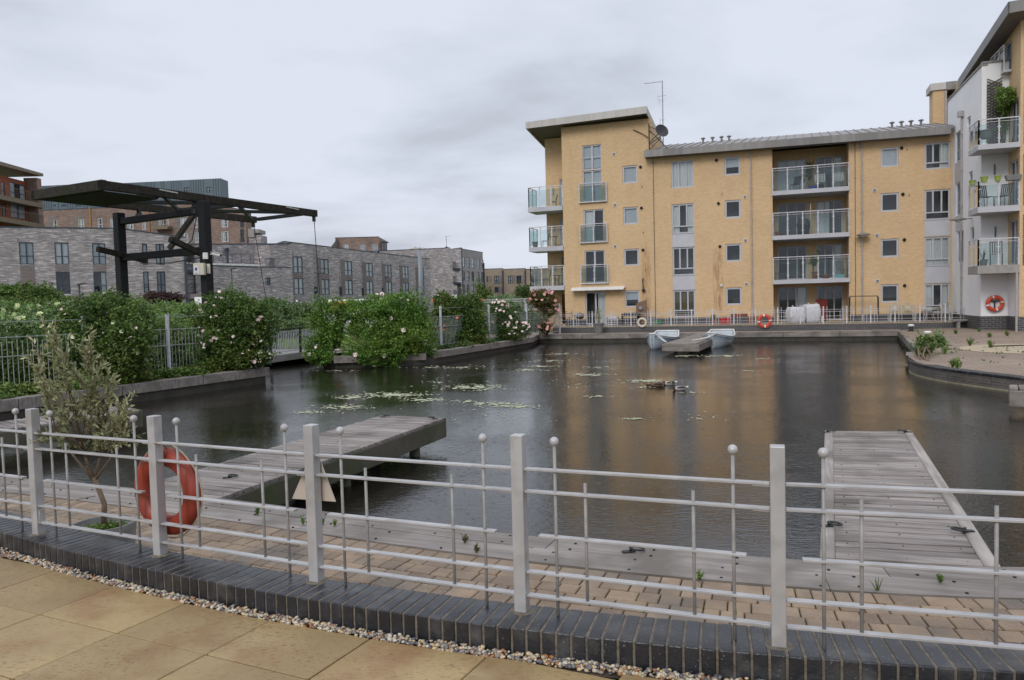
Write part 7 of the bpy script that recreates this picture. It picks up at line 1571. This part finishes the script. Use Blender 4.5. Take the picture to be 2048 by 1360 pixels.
# ================================================ LEFT FENCE, FOOTBRIDGE, GANTRY
GALV=mat('galvanised_bar',(.36,.37,.36),(.28,.29,.28),sc=8,rough=.5)
def barfence(lb,a,b,n,z0,z1,mid,post_extra=.5,off=0):
    a=np.array(a,float);b=np.array(b,float); f=Fr(a,b-a); L_=np.linalg.norm(b-a); c=(a+b)/2; t=thing('metal_fence',lb,'fence',(c[0],c[1],z0)); 
    for k in range(n+1):
        u=L_*k/n; mb=MB(); mb.box(u-.04,u+.04,-.04,.04,z0-.05,z1+post_extra,f); mb.build('post',WMET,t)
        if k<n:
            v=L_*(k+1)/n; mb=MB(); nb=int((v-u)/.125)
            for zz in (z1,mid,z0+.12): mb.bar(f.p(u,0,zz),f.p(v,0,zz),.04,.022)
            mb.bar(f.p(u,0,z1+post_extra*.8),f.p(v,0,z1+post_extra*.8),.02,.02)
            mb.build('rail',GALV,t); mb=MB()
            for i in range(1,nb): 
                h=z1+(.14 if i%2 else -.0); h=mid+.35 if i%4==2 else h-.15; mb.tube([f.p(u+(v-u)*i/nb,0,z0+.06),f.p(u+(v-u)*i/nb,0,h)],.010,5); mb.sphere(f.p(u+(v-u)*i/nb,0,h+.015),.022,6)
            stuff(mb.build('baluster',GALV,t))
    return t
barfence('tall barred fence behind the left rose bed',(-17.3,11.8),(-9.55,26.0),6,.55,1.95,1.45)
barfence('tall barred fence behind the pale pink roses, ending at the far quay',(-4.3,32.2),(.9,44.0),5,.55,1.95,1.5)
barfence('short barred fence return beside the salmon rose',(.9,44.0),(3.0,46.6),1,.55,1.9,1.5)
# --- footbridge
hb=R(28); bx=np.array([math.sin(hb),math.cos(hb)]); bl=np.array([-math.cos(hb),math.sin(hb)]); NR=np.array([-8.8,35.1]); 
fbr=Fr(NR-bx*7.2,bx); fz=lambda u: .30+.24*math.sin(min(1,u/7.2)*math.pi/2)   # gentle camber
br=thing('footbridge','short cambered footbridge with pale bars and black posts beside the pink roses','footbridge',(*(NR-bx*3.6+bl*1.7),.2))
mb=MB(); K=12
for k in range(K):
    u0,u1=7.4*k/K,7.4*(k+1)/K; p=fbr.p; z0,z1=fz(u0),fz(u1)
    mb.hexa([p(u1,0,z1-.28),p(u0,0,z0-.28),p(u0,-3.2,z0-.28),p(u1,-3.2,z1-.28),p(u1,0,z1),p(u0,0,z0),p(u0,-3.2,z0),p(u1,-3.2,z1)])
mb.build('deck',CONC,br)
for w_ in (-.06,-3.14):
    pu=[.3,2.1,3.9,5.7,7.3]
    for u in pu: mb=MB(); mb.box(u-.045,u+.045,w_-.035,w_+.035,fz(u)-.1,fz(u)+1.14,fbr); mb.build('post',BLKM,br)
    mb=MB(); mb.bar(fbr.p(.3,w_,fz(.3)+1.12),fbr.p(3.9,w_,fz(3.9)+1.12),.06,.05); mb.bar(fbr.p(3.9,w_,fz(3.9)+1.12),fbr.p(7.3,w_,fz(7.3)+1.12),.06,.05); mb.build('handrail',BLKM,br)
    for a,b in zip(pu[:-1],pu[1:]):
        mb=MB(); 
        for zz in (1.0,.12): mb.bar(fbr.p(a,w_,fz(a)+zz),fbr.p(b,w_,fz(b)+zz),.035,.03)
        n=18
        for k in range(1,n): u=a+(b-a)*k/n; mb.bar(fbr.p(u,w_,fz(u)+.12),fbr.p(u,w_,fz(u)+1.0),.03,.03)
        mb.build('railing_panel',WMET,br)
# path and grass behind the bridge
mb=MB(); q=[NR+bx*.1,NR+bx*.1+bl*3.4,NR-bx*7+bl*9.5+bx*9,NR+bx*14+bl*2,NR+bx*9-bl*6]; 
mb.face([(-16,30.5,.47),(-11.2,31.6,.47),(-9.2,35.8,.5),(-8.2,33,.5),(-4.5,33.6,.5),(-3.0,38,.5),(-8,42,.5),(-18,40,.47)]); struct(mb.build('path',mat('pale_gravel_path',(.36,.32,.27),(.3,.27,.22),sc=6,rough=.9)))
mb=MB(); mb.face([(-30,36,.49),(-18,40,.49),(-8,42,.52),(-5.5,40.5,.52),(-1.5,48,.52),(-1,60,.52),(-30,60,.52)]); 
LAWN=mat('lawn',(.13,.22,.05),(.17,.26,.07),sc=3,rough=.95,bump=.8,bsc=60); struct(mb.build('lawn',LAWN))
g=np.random.default_rng(5); k=26000; X=g.uniform(-22,-5,k); Yy=g.uniform(36.5,50,k); V=np.zeros((k,3,3)); a=g.uniform(0,6.28,k); V[:,0]=np.stack([X-.02*np.cos(a),Yy-.02*np.sin(a),np.full(k,.5)],1); V[:,1]=np.stack([X+.02*np.cos(a),Yy+.02*np.sin(a),np.full(k,.5)],1); V[:,2]=np.stack([X+g.normal(0,.05,k),Yy+g.normal(0,.05,k),.55+g.uniform(.02,.12,k)],1)
stuff(fastmesh('grass',V.reshape(-1,3),np.arange(k*3).reshape(-1,3),[LF3],g.random(k),None,None),'short green grass beyond the footbridge','grass')
# --- lifting gantry
hg=R(27.9); bx=np.array([math.sin(hg),math.cos(hg)]); fg=Fr(np.array([-13.47,25.27]),bx)   # u along the beams toward the far end, w toward the near side
gt=thing('bridge_gantry','black timber lifting gantry with two balance beams over the footbridge','bridge gantry',(*(fg.p(3.6,-2,0)[:2]),.3)); p=fg.p
SP=-3.95; UR=3.75; ZB=6.62; 
pb=-.12 
for w_,zt in ((.28,6.62),(SP-.22,6.5)):
    mb=MB(); ur=UR if w_>0 else UR-.38; mb.box(ur-.17,ur+.17,w_-.17,w_+.17,.3,zt,fg); mb.build('post',BLK,gt,bevel=.02)
mb=MB(); mb.bar(p(UR-.36,SP-.06,6.15),p(UR-.02,.11,6.28),.24,.25); mb.build('upper_crossbeam',BLK,gt,bevel=.015)
mb=MB(); mb.bar(p(UR-.36,SP-.06,4.72),p(UR-.02,.11,4.78),.26,.27); mb.build('lower_crossbeam',BLK,gt,bevel=.015)
for w_ in (-.12,SP+.1):
    ur=UR-.03+.33*w_/-SP*(-1) if w_<-1 else UR-.05; m=MB(); m.tube([p(ur,w_,6.17),p(ur,w_,6.35)],.15,10); m.tube([p(ur-.12,w_,6.42),p(ur+.12,w_,6.42)],.09,10); m.bar(p(ur,w_,6.3),p(ur,w_,6.66),.16,.08); m.build('pivot_bearing',BLKM,gt)
Ln=10.25
def beam(a,b,w0=.2,h0=.3,nm='balance_beam',m=BEAMT): mb=MB(); mb.bar(a,b,w0,h0,random.random()); return mb.build(nm,m,gt,bevel=.012)
zl=6.79
o=beam(p(-.1,-.1,zl),p(Ln,-.1,zl)); beam(p(-.1,SP+.05,zl),p(Ln,SP+.05,zl))
for u in (.0,): beam(p(u,-.0,zl),p(u,SP-.05,zl),.2,.34,'end_beam')
mb=MB(); 
for k in range(13): mb.box(.12,2.35,-.42+ (SP+.67)*0 -k*.255,-.42-(k+.96)*.255,6.6,6.66,fg,random.random())
mb.build('counterweight_deck',BEAMT,gt)
for u in (2.45,5.9,): beam(p(u,-.35,zl),p(u,SP+.3,zl),.16,.2,'cross_beam',BLK)
beam(p(Ln-.35,-.3,zl),p(Ln-.1,SP+.3,zl),.14,.16,'cross_beam',BLK)
for a,b in ((2.5,5.8),(6.0,Ln-.5)):
    beam(p(a,-.35,zl-.03),p(b,SP+.3,zl-.03),.13,.14,'diagonal_brace',BLK); beam(p(a,SP+.3,zl+.02),p(b,-.35,zl+.02),.13,.14,'diagonal_brace',BLK)
# brackets, strut, projecting arms
beam(Dp(482/7.554*1+300 if False else 393,422,29.4),Dp(339,497,29.9),.17,.17,'hydraulic_strut',mat('grey_brown_strut',(.10,.085,.07),(.07,.06,.05),sc=6,rough=.7))
beam(p(UR-1.5,SP+.0,5.0),p(UR+.6,SP+.0,4.62),.2,.2,'projecting_arm'); beam(p(UR-1.3,-.02,5.15),p(UR+.2,-.02,4.62),.2,.2,'projecting_arm')
mb=MB(); mb.tube([Dp(393,432,29.4),Dp(390,450,29.4),Dp(384,480,29.4),Dp(376,487,29.6)],.02,6); mb.tube([p(UR+.15,SP+.2,4.5),p(UR+.15,SP/2,4.42),p(UR+.15,-.1,4.55)],.02,6); mb.build('cable',BLKM,gt,smooth=True)
for w_,x0,y0,x1,y1 in ((-.1,628,434,644,722),(SP+.05,505,442,524,612)):
    a=p(Ln-.15,w_,zl-.15); e=fbr.p(7.15,0 if w_>-1 else -3.15,fz(7.1)+.1); mb=MB(); mb.bar(a+np.array([0,0,.05]),a-np.array([0,0,.22]),.13,.13); mb.tube([a,e],.016,6)
    L_=np.linalg.norm(a-e); n=int(L_/.12)
    for k in range(n): q=a+(e-a)*(k+.5)/n; mb.sphere(q,.024,4,sz=1.4)
    mb.build('chain',BLKM,gt)
mb=MB()
for u in (2.1,8.3): mb.bar(p(u,.01,zl+.1),p(u+.75,.01,zl+.06),.02,.045); mb.build('worn_strip',bpy.data.materials.get('bare_wood_strip') or mat('bare_wood_strip',(.5,.48,.45),rough=.8),gt); mb=MB()
# cameras, junction box with sign
def cctv(lb,P,d,arm):
    P=np.array(P); t=thing('security_camera',lb,'security camera',tuple(P)); d=np.array(d)/np.linalg.norm(d); mb=MB(); mb.tube([P,P+d*.12+np.array([0,0,.02])],.02,6); mb.build('bracket',WHT,t); mb=MB(); mb.tube([P+d*.1+np.array([0,0,.02]),P+d*.46-np.array([0,0,.06])],.055,10); mb.bar(P+d*.06+np.array([0,0,.085]),P+d*.52-np.array([0,0,-.01]),.13,.015); mb.build('housing',WHT,t); mb=MB(); mb.tube([P+d*.455-np.array([0,0,.06]),P+d*.475-np.array([0,0,.065])],.045,10); mb.build('lens',BLKM,t)
cctv('white security camera pointing left from the far gantry post',p(UR,SP-.05,2.5+(626-535)*30.5/1500)+np.array([-.18,-.1,0]),(-1,-.35,0),0)
cctv('white security camera pointing right from the near gantry post',p(UR,.28,4.62)+np.array([.2,-.1,0]),(1,-.3,0),0)
Pn=p(UR,.28,0); fn=Fr(Pn[:2],(1,.12)); mb=MB(); mb.box(-.05,.13,.18,.26,4.44,4.68,fn); tag(mb.build('alarm_box',WHT,bevel=.01),'small white box on the near gantry post above the sign','box')
mb=MB(); mb.box(.07,.19,.19,.24,3.9,4.26,fn); tag(mb.build('notice_plate',CREAM,bevel=.005),'narrow pale plate on the near gantry post beside the sign cabinet','plate')
t=thing('control_cabinet','cream metal cabinet with a blue badge sign on the near gantry post','cabinet',fn.p(-.3,.25,3.7)); mb=MB(); mb.box(-.34,.04,.19,.5,3.84,4.28,fn); mb.build('cabinet',CREAM,t,bevel=.01); mb=MB(); mb.box(-.33,-.14,.502,.512,3.86,4.18,fn); o=mb.build('sign_plate',WHT,t)
mb=MB(); c=fn.p(-.235,.517,4.06); mb.lathe(c,[(0,.0),(.045,.0),(.0,.004)][::1],16,ax=tuple(fn.N)); mb.bar(fn.p(-.235,.518,4.0),fn.p(-.235,.518,4.12),.04,.004); mb.bar(fn.p(-.29,.515,3.9),fn.p(-.18,.515,3.9),.004,.012); mb.build('blue_badge',mat('badge_blue',(.02,.03,.3),rough=.5),o)
# ================================================ NEAR FENCE
nf=thing('metal_fence','silver painted fence with ball topped rods on the near dark brick kerb','fence',(-.1,3.85,.88)); PB=[(73,1070),(317,1112),(631,1165),(1045,1226),(1563,1296)]
base=[G(x,y,.88)[:2] for x,y in PB]; base=[base[0]+(base[0]-base[1])*1.0+np.array([0,.05])]+base+[np.array([2.42,3.03])]
base=[np.array([b[0],b[1]+.033]) for b in base]; base[0]=np.array([-4.72,6.06]); base=[np.array([-5.86,kf(-5.86)+.17])]+base+[np.array([x,kf(x)+.17]) for x in (3.68,4.95)]

ALU=mat('silver_paint',(.45,.445,.45),(.37,.365,.37),sc=5,rough=.38,c3=(.34,.33,.32),sc3=9,bump=.08,bsc=30,metal=.15); RODM=mat('dull_rod',(.33,.32,.31),(.25,.24,.23),sc=20,rough=.5,bump=.1)
for k,b in enumerate(base):
    d=base[min(k+1,len(base)-1)]-base[max(k-1,0)]; f=Fr(b,d); mb=MB(); mb.box(-.033,.033,-.033,.033,.87,1.815,f); mb.build('post',ALU,nf,bevel=.004,seg=2)
    m=MB(); m.lathe(f.p(-.0,.0,.884),[(.075,-.01),(.06,.0),(0,.002)],10); m.build('mortar_bed',MORT,nf)
RZ=[.09,.215,.41,.64,.757]
for k in range(len(base)-1):
    a,b=base[k],base[k+1]; f=Fr(a,b-a); L_=np.linalg.norm(b-a)
    for j,r in enumerate(RZ):
        s0,s1=(.034,L_-.034) if j!=2 else (.105,L_-.14)
        mb=MB(); mb.box(s0,s1,-.019,.019,.88+r-.006,.88+r+.006,f); 
        if j!=2: mb.box(L_-.11,L_-.034,-.014,.014,.88+r-.014,.88+r-.0065,f)
        o=mb.build('rail',ALU,nf,bevel=.0015)
        if j!=2:
            m=MB(); m.sphere(f.p(L_-.07,0,.88+r+.006),.007,6,sz=.6); m.build('rivet',ALU,o)
    for s,tall in ((.155,1),(.28,0),(.70,0),(.845,1)):
        u=L_*s; mb=MB(); z0,z1=(.86,1.77) if tall else (.88+.085,.88+.70); mb.tube([f.p(u,0,z0),f.p(u,0,z1)],.0085,10); o=mb.build('rod',RODM,nf,smooth=True)
        if tall: m=MB(); m.sphere(f.p(u,0,1.787),.024,16); m.build('ball_finial',ALU,o,smooth=True)
# life ring on the second post
b=base[3]; d=base[4]-base[2]; f=Fr(b,d); c=f.p(-.035,-.11,.88+.40)
t=lifering('life_ring','plain worn orange life ring hung behind the second near fence post',c,tuple(f.N),.235,.067,ORNG,0,flat=.85)
mb=MB(); mb.tube([f.p(-.02,-.1,1.58),f.p(.0,-.04,1.635),f.p(.03,.035,1.64),f.p(.1,-.03,1.63),f.p(.08,-.1,1.56)],.006,6); mb.build('hanging_cord',ROPE,t,smooth=True)
# triangular board behind third post
b=base[4]; f=Fr(b,base[5]-base[3]); fz_=lambda x,y: f.px(x,y,-.05); q=[fz_(585,997),fz_(672,1003),fz_(638,921),fz_(622,921)]
mb=MB(); mb.hexa([f.p(q[1][0],-.045,q[1][1]),f.p(q[0][0],-.045,q[0][1]),f.p(q[0][0],-.051,q[0][1]),f.p(q[1][0],-.051,q[1][1]),f.p(q[2][0],-.045,q[2][1]+.03),f.p(q[3][0],-.045,q[3][1]+.03),f.p(q[3][0],-.051,q[3][1]+.03),f.p(q[2][0],-.051,q[2][1]+.03)]); tag(mb.build('triangular_board',mat('dull_pink_board',(.50,.43,.37),(.45,.39,.33),sc=8,rough=.7)),'pale pinkish triangular board fixed behind the third near fence post','board')
# ================================================ FLOATING WEED
g=np.random.default_rng(31); V=[];cc=[]
patch=[(790,790,60,5,700),(700,795,30,4,300),(850,800,40,4,260),(690,815,50,5,420),(950,775,60,5,600),(990,808,50,4,380),(1030,813,45,4,260),(930,803,30,3,120),(1180,750,38,3,300),(1290,762,50,4,420),(1270,838,26,2,90),(1385,786,22,2,60),(1210,735,28,3,140),(1060,740,40,3,90),(1080,733,40,2,90),(1200,793,30,2,60),(1290,775,14,2,60),(1450,712,50,3,200),(1370,712,40,2,110),(1525,718,30,2,70),(680,742,40,2,60),(850,735,50,2,90),(1500,742,20,1.5,40),(620,825,40,4,90),(1120,708,40,2,60),(1400,838,80,20,30),(1000,830,200,20,40),(1150,770,120,20,50),(880,765,100,10,60),(930,735,70,3,120),(1100,722,90,4,90)]
for x,y,rx,ry,n in patch:
    th=g.uniform(-.1,.1)
    for k in range(int(n*1.4)):
        a,r=g.uniform(0,6.28),abs(g.normal())*.6; X_=x+rx*r*math.cos(a); Y_=y+ry*r*math.sin(a)
        if mnoise.noise(Vector((X_*.06,Y_*.5,x)))<-.08: continue
        P=G(X_,Y_,0); sz=g.uniform(.016,.05)*(1+.0*n)*max(.7,P[1]/22); a0=g.uniform(0,6.28); m_n=5; poly=[(P[0]+sz*math.cos(a0+q*2*math.pi/m_n)*g.uniform(.6,1.3),P[1]+sz*math.sin(a0+q*2*math.pi/m_n)*g.uniform(.6,1.3),.006+g.uniform(0,.006)) for q in range(m_n)]
        V+=poly; cc.append(g.random())
stuff(fastmesh('floating_weed',np.array(V),np.arange(len(cc)*5).reshape(-1,5),[mat('pond_weed',(.42,.44,.26),(.5,.5,.36),sc=3,rough=.6,rnd=.3)],cc,None,None),'pale yellow green weed drifting in patches on the water','pond weed')
